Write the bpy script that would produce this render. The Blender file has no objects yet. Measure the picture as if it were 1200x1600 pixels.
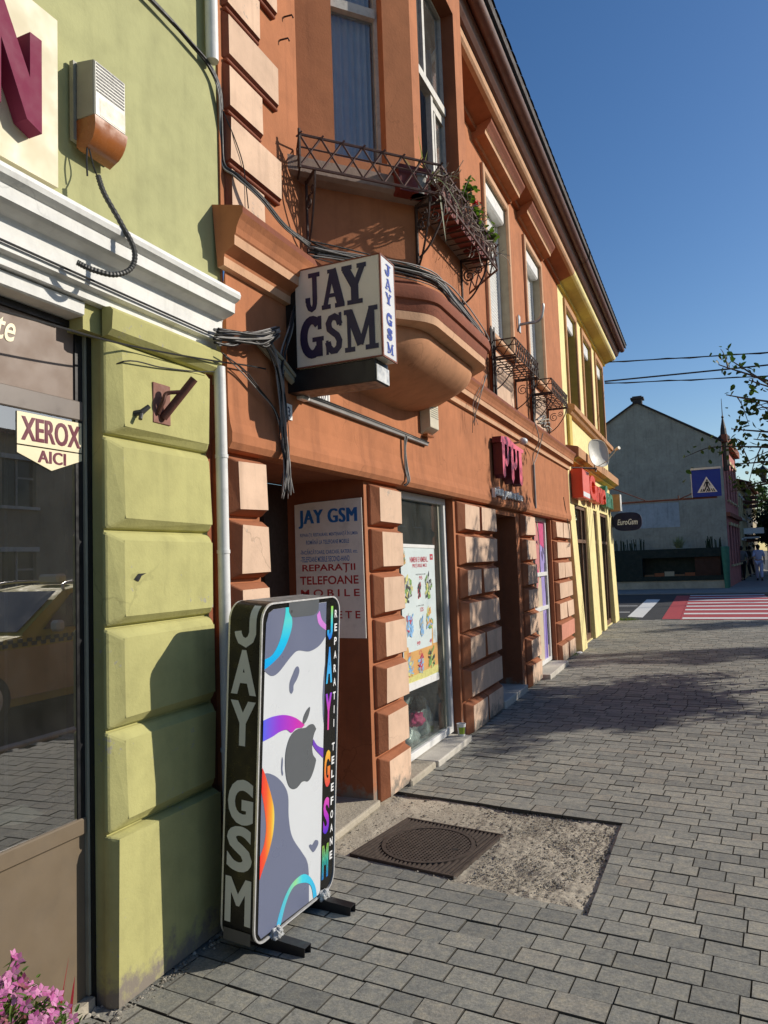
import bpy, bmesh, math, random
import numpy as np
from mathutils import Vector, Matrix
random.seed(7); NR = np.random.default_rng(11)
SC = bpy.context.scene
COL = SC.collection
R = math.radians

# ------------------------------------------------------------------ camera
cam_d = bpy.data.cameras.new("camera"); cam = bpy.data.objects.new("camera", cam_d); COL.objects.link(cam)
cam_d.sensor_fit = 'VERTICAL'; cam_d.sensor_height = 36.0; cam_d.lens = 1150.0 / 1600.0 * 36.0
cam_d.clip_start = 0.05; cam_d.clip_end = 2000
CAM_R = Matrix(((0.91572889, 0.05887217, 0.39746026), (0.40027819, -0.0477469, -0.91514895), (-0.03489931, 0.99712301, -0.06728846)))
CAM_P = Vector((2.0, 0.0, 1.55))
cam.matrix_world = Matrix.Translation(CAM_P) @ CAM_R.to_4x4()
SC.camera = cam
# ------------------------------------------------------------------ sky and sun
SUN = Vector((1.0, 0.65, 0.58)).normalized()
SUN_EL = math.asin(SUN.z); SUN_AZ = math.atan2(SUN.x, SUN.y)
world = bpy.data.worlds.new("World"); SC.world = world; world.use_nodes = True
wn = world.node_tree.nodes; wl = world.node_tree.links
sky = wn.new("ShaderNodeTexSky"); sky.sky_type = 'NISHITA'; sky.sun_disc = False
sky.sun_elevation = SUN_EL; sky.sun_rotation = SUN_AZ
sky.air_density = 1.0; sky.dust_density = 0.6; sky.ozone_density = 1.6; sky.altitude = 200
hs = wn.new("ShaderNodeHueSaturation"); hs.inputs["Saturation"].default_value = 1.30; hs.inputs["Hue"].default_value = 0.506; hs.inputs["Value"].default_value = 1.04; wl.new(sky.outputs[0], hs.inputs["Color"]); wl.new(hs.outputs[0], wn["Background"].inputs[0]); wn["Background"].inputs[1].default_value = 0.10
sun_d = bpy.data.lights.new("sun", 'SUN'); sun_d.energy = 4.3; sun_d.angle = R(0.53); sun_d.color = (1.0, 0.92, 0.80)
sun = bpy.data.objects.new("sun", sun_d); COL.objects.link(sun)
sun.rotation_euler = (-SUN).to_track_quat('-Z', 'Y').to_euler(); sun.location = (20, 10, 20)
SC.view_settings.view_transform = 'Standard'; SC.view_settings.look = 'None'
SC.view_settings.exposure = 0.15; SC.view_settings.gamma = 1.0
SC.view_settings.use_curve_mapping = False
SC.render.engine = 'CYCLES'
SC.cycles.use_denoising = True; SC.cycles.max_bounces = 8; SC.cycles.diffuse_bounces = 4
SC.cycles.transparent_max_bounces = 12; SC.cycles.caustics_reflective = False; SC.cycles.caustics_refractive = False

# ------------------------------------------------------------------ helpers
def link(o, parent=None):
    COL.objects.link(o)
    if parent is not None: o.parent = parent
    return o
def tag(o, label=None, cat=None, group=None, kind=None):
    if label: o["label"] = label
    if cat: o["category"] = cat
    if group: o["group"] = group
    if kind: o["kind"] = kind
    return o
def thing(name, label, cat, loc=(0, 0, 0), rot=(0, 0, 0), group=None):
    o = bpy.data.objects.new(name, None); o.empty_display_size = 0.1
    o.location = loc; o.rotation_euler = rot; link(o)
    return tag(o, label, cat, group)
def copy_tree(o, parent=None):
    c = o.copy(); COL.objects.link(c)
    if parent is not None:
        c.parent = parent
    for ch in list(o.children):
        copy_tree(ch, c)
    return c

class MB:
    def __init__(s): s.v = []; s.f = []; s.m = []
    def add(s, vs, fs, m=0):
        b = len(s.v); s.v.extend([tuple(v) for v in vs]); s.f.extend([tuple(i + b for i in f) for f in fs]); s.m.extend([m] * len(fs)); return s
    def box(s, a, b, m=0):
        x0, y0, z0 = a; x1, y1, z1 = b
        v = [(x0, y0, z0), (x1, y0, z0), (x1, y1, z0), (x0, y1, z0), (x0, y0, z1), (x1, y0, z1), (x1, y1, z1), (x0, y1, z1)]
        return s.add(v, [(0, 3, 2, 1), (4, 5, 6, 7), (0, 1, 5, 4), (1, 2, 6, 5), (2, 3, 7, 6), (3, 0, 4, 7)], m)
    def cbox(s, a, b, c=0.01, m=0):
        """box with chamfered edges"""
        x0, y0, z0 = a; x1, y1, z1 = b
        c = min(c, (x1 - x0) * .45, (y1 - y0) * .45, (z1 - z0) * .45)
        bm = bmesh.new(); bmesh.ops.create_cube(bm, size=1)
        for v in bm.verts: v.co = Vector(((x0 + x1) / 2 + v.co.x * (x1 - x0), (y0 + y1) / 2 + v.co.y * (y1 - y0), (z0 + z1) / 2 + v.co.z * (z1 - z0)))
        bmesh.ops.bevel(bm, geom=bm.edges[:], offset=c, segments=1, affect='EDGES')
        bm.verts.index_update(); s.add([v.co[:] for v in bm.verts], [[v.index for v in f.verts] for f in bm.faces], m); bm.free(); return s
    def tube(s, pts, r, n=6, m=0, cap=True, closed=False):
        pts = [Vector(p) for p in pts]; N = len(pts); rs = r if hasattr(r, '__len__') else [r] * N
        vs = []; t0 = None; up = None
        for i, p in enumerate(pts):
            if closed: d = pts[(i + 1) % N] - pts[i - 1]
            else: d = pts[min(i + 1, N - 1)] - pts[max(i - 1, 0)]
            if d.length < 1e-9: d = Vector((0, 0, 1))
            d.normalize()
            if up is None:
                up = Vector((0, 0, 1)) if abs(d.z) < .9 else Vector((1, 0, 0))
            a = (up - d * up.dot(d)); 
            if a.length < 1e-6: a = d.orthogonal()
            a.normalize(); up = a; b = d.cross(a)
            for k in range(n):
                t = 2 * math.pi * k / n; vs.append(p + (a * math.cos(t) + b * math.sin(t)) * rs[i])
        fs = []
        for i in range(N if closed else N - 1):
            j = (i + 1) % N
            for k in range(n):
                k2 = (k + 1) % n; fs.append((i * n + k, i * n + k2, j * n + k2, j * n + k))
        if cap and not closed:
            fs.append(tuple(range(n - 1, -1, -1))); fs.append(tuple((N - 1) * n + k for k in range(n)))
        return s.add(vs, fs, m)
    def prism(s, poly, mapf, d0, d1, m=0):
        """closed 2D polygon (ccw) extruded from depth d0 to d1 through mapf(u,v,d)"""
        n = len(poly); vs = [mapf(u, v, d0) for u, v in poly] + [mapf(u, v, d1) for u, v in poly]
        fs = [tuple(range(n - 1, -1, -1)), tuple(range(n, 2 * n))] + [(i, (i + 1) % n, n + (i + 1) % n, n + i) for i in range(n)]
        return s.add(vs, fs, m)
    def poly(s, poly, mapf, d=0.0, m=0):
        return s.add([mapf(u, v, d) for u, v in poly], [tuple(range(len(poly)))], m)
    def loft(s, rings, m=0, cap=True, closed=True):
        n = len(rings[0]); vs = [p for r in rings for p in r]; fs = []
        for i in range(len(rings) - 1):
            for k in range(n if closed else n - 1):
                k2 = (k + 1) % n; fs.append((i * n + k, i * n + k2, (i + 1) * n + k2, (i + 1) * n + k))
        if cap and closed:
            fs.append(tuple(range(n - 1, -1, -1))); fs.append(tuple((len(rings) - 1) * n + k for k in range(n)))
        return s.add(vs, fs, m)
    def build(s, name, mats, parent=None, smooth=False, auto=None, flip=False):
        me = bpy.data.meshes.new(name); me.from_pydata([tuple(v) for v in s.v], [], s.f)
        mats = mats if isinstance(mats, (list, tuple)) else [mats]
        for q in mats: me.materials.append(q)
        if len(mats) > 1: me.polygons.foreach_set("material_index", s.m)
        bm = bmesh.new(); bm.from_mesh(me); bmesh.ops.recalc_face_normals(bm, faces=bm.faces)
        bm.to_mesh(me); bm.free()
        if smooth: me.polygons.foreach_set("use_smooth", [True] * len(me.polygons))
        if auto is not None:
            me.polygons.foreach_set("use_smooth", [True] * len(me.polygons)); me.set_sharp_from_angle(angle=R(auto))
        me.update()
        return link(bpy.data.objects.new(name, me), parent)

def bevel(o, w=0.01, seg=2, ang=40):
    b = o.modifiers.new("bevel", 'BEVEL'); b.width = w; b.segments = seg; b.limit_method = 'ANGLE'; b.angle_limit = R(ang); return o
def onX(x):  return lambda u, v, d=0.0: (x + d, u, v)        # plate facing the street (+X)
def onY(y):  return lambda u, v, d=0.0: (u, y - d, v)        # plate facing the camera end (-Y)
def smooth_path(pts, n=6, closed=False):
    pts = [Vector(p) for p in pts]; out = []; N = len(pts)
    for i in range(N - 1):
        p0 = pts[max(i - 1, 0)]; p1 = pts[i]; p2 = pts[i + 1]; p3 = pts[min(i + 2, N - 1)]
        for k in range(n):
            t = k / n
            out.append(0.5 * ((2 * p1) + (p2 - p0) * t + (2 * p0 - 5 * p1 + 4 * p2 - p3) * t * t + (3 * p1 - p0 - 3 * p2 + p3) * t ** 3))
    out.append(pts[-1]); return out
def smooth2(pts, n=5):
    """closed smooth 2D outline"""
    out = []; N = len(pts)
    for i in range(N):
        p0, p1, p2, p3 = [Vector((*pts[(i + k) % N], 0)) for k in (-1, 0, 1, 2)]
        for k in range(n):
            t = k / n
            q = 0.5 * ((2 * p1) + (p2 - p0) * t + (2 * p0 - 5 * p1 + 4 * p2 - p3) * t * t + (3 * p1 - p0 - 3 * p2 + p3) * t ** 3)
            out.append((q.x, q.y))
    return out
def circ(cx, cy, r, n=24, ry=None, a0=0.0, a1=2 * math.pi, end=False):
    ry = ry or r; k = n + 1 if end else n
    return [(cx + r * math.cos(a0 + (a1 - a0) * i / n), cy + ry * math.sin(a0 + (a1 - a0) * i / n)) for i in range(k)]
def rrect(x0, y0, x1, y1, r, n=6):
    p = []
    for cx, cy, a in ((x1 - r, y0 + r, -90), (x1 - r, y1 - r, 0), (x0 + r, y1 - r, 90), (x0 + r, y0 + r, 180)):
        p += [(cx + r * math.cos(R(a + 90 * i / n)), cy + r * math.sin(R(a + 90 * i / n))) for i in range(n + 1)]
    return p

_FONT_CACHE = {}
def text_geo(body, bold=0.0, space=1.0, shear=0.0):
    key = (body, bold, space, shear)
    if key in _FONT_CACHE: return _FONT_CACHE[key]
    c = bpy.data.curves.new("txt", 'FONT'); c.body = body; c.offset = bold; c.space_character = space; c.shear = shear
    c.resolution_u = 4; c.align_x = 'LEFT'
    o = bpy.data.objects.new("txt", c); COL.objects.link(o)
    bpy.context.view_layer.update()
    me = bpy.data.meshes.new_from_object(o.evaluated_get(bpy.context.evaluated_depsgraph_get()))
    vs = [(v.co.x, v.co.y) for v in me.vertices]; fs = [tuple(p.vertices) for p in me.polygons]
    bpy.data.objects.remove(o); bpy.data.curves.remove(c); bpy.data.meshes.remove(me)
    _FONT_CACHE[key] = (vs, fs); return vs, fs
def text(mb, body, rect, mapf, d0=0.001, thick=0.0, bold=0.0, space=1.0, shear=0.0, m=0, fat=0.0):
    """letters stretched to fill rect = (u0, v0, u1, v1); thick > 0 gives them sides; fat widens the strokes"""
    if fat:
        u0, v0, u1, v1 = rect
        for k, s_ in enumerate((0, .33, .67, 1)): text(mb, body, (u0 + fat * s_, v0, u1 - fat * (1 - s_), v1), mapf, d0 + .00025 * k, thick, bold, space, shear, m)
        return mb
    vs, fs = text_geo(body, bold, space, shear)
    xs = [v[0] for v in vs]; ys = [v[1] for v in vs]; x0, x1, y0, y1 = min(xs), max(xs), min(ys), max(ys)
    u0, v0, u1, v1 = rect
    P = [(u0 + (x - x0) / (x1 - x0) * (u1 - u0), v0 + (y - y0) / (y1 - y0) * (v1 - v0)) for x, y in vs]
    mb.add([mapf(u, v, d0 + thick) for u, v in P], fs, m)
    if thick > 0:
        from collections import Counter
        edges = Counter(); dirs = {}
        for f in fs:
            for i in range(len(f)):
                a, b = f[i], f[(i + 1) % len(f)]; k = (min(a, b), max(a, b)); edges[k] += 1; dirs[k] = (a, b)
        n = len(P); vv = [mapf(u, v, d0 + thick) for u, v in P] + [mapf(u, v, d0) for u, v in P]
        mb.add(vv, [(dirs[k][1], dirs[k][0], dirs[k][0] + n, dirs[k][1] + n) for k, c in edges.items() if c == 1], m)
    return mb
def stroke(mb, pts, w, mapf, d=0.0, m=0, thick=0.0, taper=None):
    """flat ribbon of width w along a 2D polyline"""
    P = [Vector(p) for p in pts]; N = len(P); L = []; Rr = []
    for i in range(N):
        if i == 0: t = P[1] - P[0]
        elif i == N - 1: t = P[-1] - P[-2]
        else: t = (P[i + 1] - P[i]).normalized() + (P[i] - P[i - 1]).normalized()
        t.normalize(); nrm = Vector((-t.y, t.x)); ww = w / 2
        if 0 < i < N - 1:
            c = nrm.dot(Vector((-(P[i] - P[i - 1]).normalized().y, (P[i] - P[i - 1]).normalized().x))); ww = w / 2 / max(c, .5)
        if taper: ww *= taper[i]
        L.append(P[i] + nrm * ww); Rr.append(P[i] - nrm * ww)
    poly = [tuple(p) for p in Rr] + [tuple(p) for p in reversed(L)]
    for i in range(N - 1):
        q = [tuple(Rr[i]), tuple(Rr[i + 1]), tuple(L[i + 1]), tuple(L[i])]
        if thick: mb.prism(q, mapf, d, d + thick, m)
        else: mb.poly(q, mapf, d, m)

def wall_panel(mb, p0, p1, z0, z1, openings=(), depth=0.2, m=0, mr=0, thick=None):
    """vertical wall from p0 to p1 (outside on the right hand), openings (u0,u1,z0,z1) with reveals of the given depth"""
    p0 = Vector(p0); p1 = Vector(p1); L = (p1 - p0).length; t = (p1 - p0) / L; n = Vector((t.y, -t.x))
    us = sorted({0.0, L, *[o[0] for o in openings], *[o[1] for o in openings]}); zs = sorted({z0, z1, *[o[2] for o in openings], *[o[3] for o in openings]})
    us = [u for u in us if 0 <= u <= L]; zs = [z for z in zs if z0 <= z <= z1]
    P = lambda u, z, d=0.0: (p0.x + t.x * u - n.x * d, p0.y + t.y * u - n.y * d, z)
    def hole(u, z): return any(o[0] < u < o[1] and o[2] < z < o[3] for o in openings)
    for i in range(len(us) - 1):
        for j in range(len(zs) - 1):
            if not hole((us[i] + us[i + 1]) / 2, (zs[j] + zs[j + 1]) / 2):
                mb.add([P(us[i], zs[j]), P(us[i + 1], zs[j]), P(us[i + 1], zs[j + 1]), P(us[i], zs[j + 1])], [(0, 1, 2, 3)], m)
    for u0, u1, a, b in openings:
        D = depth
        mb.add([P(u0, a), P(u0, a, D), P(u0, b, D), P(u0, b)], [(0, 1, 2, 3)], mr)
        mb.add([P(u1, a), P(u1, a, D), P(u1, b, D), P(u1, b)], [(3, 2, 1, 0)], mr)
        mb.add([P(u0, b), P(u1, b), P(u1, b, D), P(u0, b, D)], [(3, 2, 1, 0)], mr)
        mb.add([P(u0, a), P(u1, a), P(u1, a, D), P(u0, a, D)], [(0, 1, 2, 3)], mr)
    if thick:
        for (u, w_) in ((0.0, 1), (L, -1)):
            mb.add([P(u, z0), P(u, z0, thick), P(u, z1, thick), P(u, z1)], [(0, 1, 2, 3)], m)
        mb.add([P(0, z1), P(L, z1), P(L, z1, thick), P(0, z1, thick)], [(0, 1, 2, 3)], m)
        mb.add([P(0, z0), P(L, z0), P(L, z0, thick), P(0, z0, thick)], [(3, 2, 1, 0)], m)
        mb.add([P(0, z0, thick), P(L, z0, thick), P(L, z1, thick), P(0, z1, thick)], [(3, 2, 1, 0)], m)
    return mb
def profile_run(mb, prof, y0, y1, m=0, mats=None):
    """moulding profile [(x,z)..] swept along Y; mats gives the slot of each profile segment"""
    n = len(prof); vs = [(x, y0, z) for x, z in prof] + [(x, y1, z) for x, z in prof]
    for i in range(n - 1): mb.add([vs[i], vs[n + i], vs[n + i + 1], vs[i + 1]], [(0, 1, 2, 3)], mats[i] if mats else m)
    xb = min(p[0] for p in prof) - 0.01
    for y in (y0, y1): mb.add([(x, y, z) for x, z in prof], [tuple(range(n))], m)
    return mb
def quoin(y0, y1, z0, z1, x0, x1, cy=0.05, cz=0.03, j=0.006):
    """rusticated block with sloping edges: slot 0 face, slot 1 edges"""
    r = lambda: random.uniform(-j, j)
    b = MB(); A = [(x0, y0, z0), (x0, y1, z0), (x0, y1, z1), (x0, y0, z1)]
    xm = x0 + (x1 - x0) * 0.35
    B = [(xm, y0, z0), (xm, y1, z0), (xm, y1, z1), (xm, y0, z1)]
    Cc = [(x1 + r(), y0 + cy + r(), z0 + cz + r()), (x1 + r(), y1 - min(cy, .025) + r(), z0 + cz + r()), (x1 + r(), y1 - min(cy, .025) + r(), z1 - cz + r()), (x1 + r(), y0 + cy + r(), z1 - cz + r())]
    b.add(A + B + Cc, [(0, 1, 5, 4), (1, 2, 6, 5), (2, 3, 7, 6), (3, 0, 4, 7), (4, 5, 9, 8), (5, 6, 10, 9), (6, 7, 11, 10), (7, 4, 8, 11)], 1)
    b.add(Cc, [(0, 1, 2, 3)], 0)
    return b
# ------------------------------------------------------------------ materials
def _new(name):
    m = bpy.data.materials.new(name); m.use_nodes = True; nt = m.node_tree
    return m, nt, nt.nodes["Principled BSDF"]
def N(nt, t, **kw):
    n = nt.nodes.new(t)
    for k, v in kw.items(): setattr(n, k, v)
    return n
def noise(nt, vec, scale, detail=4, rough=.55, stretch=None):
    if stretch:
        mp = N(nt, "ShaderNodeMapping"); mp.inputs["Scale"].default_value = stretch; nt.links.new(vec, mp.inputs[0]); vec = mp.outputs[0]
    n = N(nt, "ShaderNodeTexNoise"); n.inputs["Scale"].default_value = scale; n.inputs["Detail"].default_value = detail; n.inputs["Roughness"].default_value = rough
    nt.links.new(vec, n.inputs["Vector"]); return n.outputs[0]
def ramp(nt, fac, stops):
    r = N(nt, "ShaderNodeValToRGB"); e = r.color_ramp.elements
    while len(e) < len(stops): e.new(.5)
    for q, (p, c) in zip(e, stops): q.position = p; q.color = (*c, 1) if len(c) == 3 else c
    nt.links.new(fac, r.inputs[0]); return r.outputs[0]
def mixc(nt, fac, a, b, blend='MIX'):
    n = N(nt, "ShaderNodeMix", data_type='RGBA', blend_type=blend)
    for s, val in ((0, fac), (6, a), (7, b)):
        if isinstance(val, (int, float)): n.inputs[s].default_value = val
        elif isinstance(val, (tuple, list)): n.inputs[s].default_value = (*val[:3], 1)
        else: nt.links.new(val, n.inputs[s])
    return n.outputs[2]
def g(v): return (v, v, v)
def bump(nt, bsdf, h, strength=.3, dist=.01):
    b = N(nt, "ShaderNodeBump"); b.inputs["Strength"].default_value = strength; b.inputs["Distance"].default_value = dist
    nt.links.new(h, b.inputs["Height"]); nt.links.new(b.outputs[0], bsdf.inputs["Normal"])
def pos(nt): return N(nt, "ShaderNodeNewGeometry").outputs["Position"]
def objc(nt): return N(nt, "ShaderNodeTexCoord").outputs["Object"]
def stucco(name, col, var=.18, *args, crack=.34, chip=None, **kw):
    return _stucco(name, col, var, *args, crack=crack, chip=chip, **kw)
def _stucco(name, col, var=.18, dirt=.35, streak=.25, bmp=.35, bscale=60, rough=.9, peel=None, peel_amt=.0, base_z=None, island=0.0, coord='pos', trowel=.5, dirtcol=(.05, .045, .04), crack=.5, chip=None):
    """painted render: patchy colour, drips of dirt, fine grain and broad trowel waves"""
    m, nt, b = _new(name); p = pos(nt) if coord == 'pos' else objc(nt)
    c0 = tuple(max(0, x * (1 - var)) for x in col); c1 = tuple(min(1, x * (1 + var)) for x in col)
    n1 = noise(nt, p, 1.7, 6, .62); c = ramp(nt, n1, [(.3, c0), (.5, col), (.72, c1)])
    n2 = noise(nt, p, 9, 5, .6); c = mixc(nt, 1.0, c, ramp(nt, n2, [(.25, g(.86)), (.55, g(1.0)), (.8, g(1.06))]), 'MULTIPLY')
    if streak:
        n3 = noise(nt, p, 5, 4, .6, (2.2, 2.2, .16)); f = ramp(nt, n3, [(.52, g(0)), (.75, g(1))])
        k = N(nt, "ShaderNodeMath", operation='MULTIPLY'); nt.links.new(f, k.inputs[0]); k.inputs[1].default_value = streak
        c = mixc(nt, k.outputs[0], c, dirtcol)
    if dirt:
        n4 = noise(nt, p, 3.3, 8, .7); f = ramp(nt, n4, [(.56, g(0)), (.80, g(1))])
        k = N(nt, "ShaderNodeMath", operation='MULTIPLY'); nt.links.new(f, k.inputs[0]); k.inputs[1].default_value = dirt
        c = mixc(nt, k.outputs[0], c, dirtcol)
    if base_z is not None:      # splash-back grime and lost paint close to the pavement
        sx = N(nt, "ShaderNodeSeparateXYZ"); nt.links.new(p, sx.inputs[0])
        mr = N(nt, "ShaderNodeMapRange"); mr.inputs[1].default_value = base_z; mr.inputs[2].default_value = 0.0; mr.inputs[3].default_value = 0.0; mr.inputs[4].default_value = .55
        nt.links.new(sx.outputs[2], mr.inputs[0]); n5 = noise(nt, p, 11, 7, .7)
        ad = N(nt, "ShaderNodeMath", operation='ADD'); nt.links.new(mr.outputs[0], ad.inputs[0]); nt.links.new(n5, ad.inputs[1])
        f = ramp(nt, ad.outputs[0], [(.78, g(0)), (.98, g(1))]); c = mixc(nt, f, c, (.23, .20, .165))
    if peel_amt:
        n6 = noise(nt, p, 4.5, 9, .72); f = ramp(nt, n6, [(1 - peel_amt, g(0)), (1 - peel_amt + .012, g(1))]); c = mixc(nt, f, c, peel)
    if chip:                    # small flakes of lost paint
        n7 = noise(nt, p, 26, 6, .7); n8 = noise(nt, p, 3.1, 3, .5); mu = N(nt, "ShaderNodeMath", operation='MULTIPLY'); nt.links.new(n7, mu.inputs[0]); nt.links.new(n8, mu.inputs[1])
        c = mixc(nt, ramp(nt, mu.outputs[0], [(.395, g(0)), (.405, g(1))]), c, chip)
    if crack:                   # hairline cracks in some areas only
        ds = N(nt, "ShaderNodeTexNoise"); ds.inputs["Scale"].default_value = 4.0; ds.inputs["Detail"].default_value = 6; nt.links.new(p, ds.inputs["Vector"])
        ad = N(nt, "ShaderNodeMix", data_type='VECTOR'); ad.inputs[0].default_value = .22; nt.links.new(p, ad.inputs[4]); nt.links.new(ds.outputs["Color"], ad.inputs[5])
        vo = N(nt, "ShaderNodeTexVoronoi", feature='DISTANCE_TO_EDGE'); vo.inputs["Scale"].default_value = 2.1; nt.links.new(ad.outputs[1], vo.inputs["Vector"])
        ln = ramp(nt, vo.outputs["Distance"], [(.0, g(1)), (.0035, g(.7)), (.007, g(0))]); ms = ramp(nt, noise(nt, p, 1.1, 2, .5), [(.57, g(0)), (.64, g(1))])
        k = N(nt, "ShaderNodeMath", operation='MULTIPLY'); nt.links.new(ln, k.inputs[0]); nt.links.new(ms, k.inputs[1]); k2 = N(nt, "ShaderNodeMath", operation='MULTIPLY'); nt.links.new(k.outputs[0], k2.inputs[0]); k2.inputs[1].default_value = crack
        c = mixc(nt, k2.outputs[0], c, tuple(x * .28 for x in col))
    if island:
        gi = N(nt, "ShaderNodeObjectInfo").outputs["Random"]
        c = mixc(nt, 1.0, c, ramp(nt, gi, [(0, g(1 - island)), (1, g(1 + island * .6))]), 'MULTIPLY')
    nt.links.new(c, b.inputs["Base Color"]); b.inputs["Roughness"].default_value = rough; b.inputs["Specular IOR Level"].default_value = .25
    h1 = noise(nt, p, bscale, 5, .6); h2 = noise(nt, p, 3.2, 3, .5)
    ma = N(nt, "ShaderNodeMath", operation='MULTIPLY_ADD'); nt.links.new(h2, ma.inputs[0]); ma.inputs[1].default_value = trowel * 4; nt.links.new(h1, ma.inputs[2])
    bump(nt, b, ma.outputs[0], bmp, .006)
    return m
def plain(name, col, rough=.6, metal=0.0, var=.12, scale=12, bmp=.0, spec=.4, coord='pos', dirt=0.0):
    m, nt, b = _new(name); p = pos(nt) if coord == 'pos' else objc(nt)
    n1 = noise(nt, p, scale, 5, .6)
    c = ramp(nt, n1, [(.25, tuple(x * (1 - var) for x in col)), (.75, tuple(min(1, x * (1 + var)) for x in col))])
    if dirt:
        f = ramp(nt, noise(nt, p, scale * 1.7, 7, .7), [(.5, g(0)), (.78, g(dirt))]); c = mixc(nt, f, c, (.09, .08, .07))
    nt.links.new(c, b.inputs["Base Color"]); b.inputs["Roughness"].default_value = rough; b.inputs["Metallic"].default_value = metal; b.inputs["Specular IOR Level"].default_value = spec
    rr = ramp(nt, noise(nt, p, scale * 2.3, 4), [(.3, g(max(0, rough - .12))), (.7, g(min(1, rough + .12)))]); nt.links.new(rr, b.inputs["Roughness"])
    if bmp: bump(nt, b, noise(nt, p, scale * 6, 4), bmp, .003)
    return m
def glass(name, tint=(.75, .8, .8), refl=1.0, base=.06, rough=.0, dirt=.06):
    """window pane: a clear sheet that mirrors by Fresnel, with a film of dust"""
    m = bpy.data.materials.new(name); m.use_nodes = True; nt = m.node_tree; nt.nodes.clear()
    out = N(nt, "ShaderNodeOutputMaterial"); tr = N(nt, "ShaderNodeBsdfTransparent"); tr.inputs[0].default_value = (*tint, 1)
    gl = N(nt, "ShaderNodeBsdfGlossy"); gl.inputs["Roughness"].default_value = rough; gl.inputs[0].default_value = (1, 1, 1, 1)
    fr = N(nt, "ShaderNodeFresnel"); fr.inputs[0].default_value = 1.52
    ma = N(nt, "ShaderNodeMath", operation='MULTIPLY_ADD', use_clamp=True); nt.links.new(fr.outputs[0], ma.inputs[0]); ma.inputs[1].default_value = refl; ma.inputs[2].default_value = base
    bk = N(nt, "ShaderNodeMath", operation='SUBTRACT'); bk.inputs[0].default_value = 1.0; nt.links.new(N(nt, "ShaderNodeNewGeometry").outputs["Backfacing"], bk.inputs[1])
    fm = N(nt, "ShaderNodeMath", operation='MULTIPLY'); nt.links.new(ma.outputs[0], fm.inputs[0]); nt.links.new(bk.outputs[0], fm.inputs[1])      # the inner face of the pane adds no second mirror
    mx = N(nt, "ShaderNodeMixShader"); nt.links.new(fm.outputs[0], mx.inputs[0]); nt.links.new(tr.outputs[0], mx.inputs[1]); nt.links.new(gl.outputs[0], mx.inputs[2])
    df = N(nt, "ShaderNodeBsdfDiffuse"); df.inputs[0].default_value = (.45, .44, .40, 1)
    p = pos(nt); f = ramp(nt, noise(nt, p, 3.0, 7, .7), [(.35, g(dirt * .3)), (.75, g(dirt))])
    m2 = N(nt, "ShaderNodeMixShader"); nt.links.new(f, m2.inputs[0]); nt.links.new(mx.outputs[0], m2.inputs[1]); nt.links.new(df.outputs[0], m2.inputs[2])
    nt.links.new(m2.outputs[0], out.inputs[0]); return m
def gradient(name, axis, a, b, stops, rough=.35):
    """flat print whose ink runs through several colours along one local axis"""
    m, nt, bs = _new(name); sx = N(nt, "ShaderNodeSeparateXYZ"); nt.links.new(objc(nt), sx.inputs[0])
    mr = N(nt, "ShaderNodeMapRange"); mr.inputs[1].default_value = a; mr.inputs[2].default_value = b; nt.links.new(sx.outputs[axis], mr.inputs[0])
    c = ramp(nt, mr.outputs[0], stops); nt.links.new(c, bs.inputs["Base Color"]); bs.inputs["Roughness"].default_value = rough; return m
def leafmat(name, cols, trans=.35, rough=.55):
    m = bpy.data.materials.new(name); m.use_nodes = True; nt = m.node_tree; b = nt.nodes["Principled BSDF"]
    ri = N(nt, "ShaderNodeNewGeometry").outputs["Random Per Island"]
    c = ramp(nt, ri, [(i / max(1, len(cols) - 1), q) for i, q in enumerate(cols)])
    nt.links.new(c, b.inputs["Base Color"]); b.inputs["Roughness"].default_value = rough; b.inputs["Specular IOR Level"].default_value = .35
    t = N(nt, "ShaderNodeBsdfTranslucent"); nt.links.new(mixc(nt, 1.0, c, (1.3, 1.5, .6), 'MULTIPLY'), t.inputs[0])
    mx = N(nt, "ShaderNodeMixShader"); mx.inputs[0].default_value = trans
    nt.links.new(b.outputs[0], mx.inputs[1]); nt.links.new(t.outputs[0], mx.inputs[2]); nt.links.new(mx.outputs[0], nt.nodes["Material Output"].inputs[0]); return m
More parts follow.
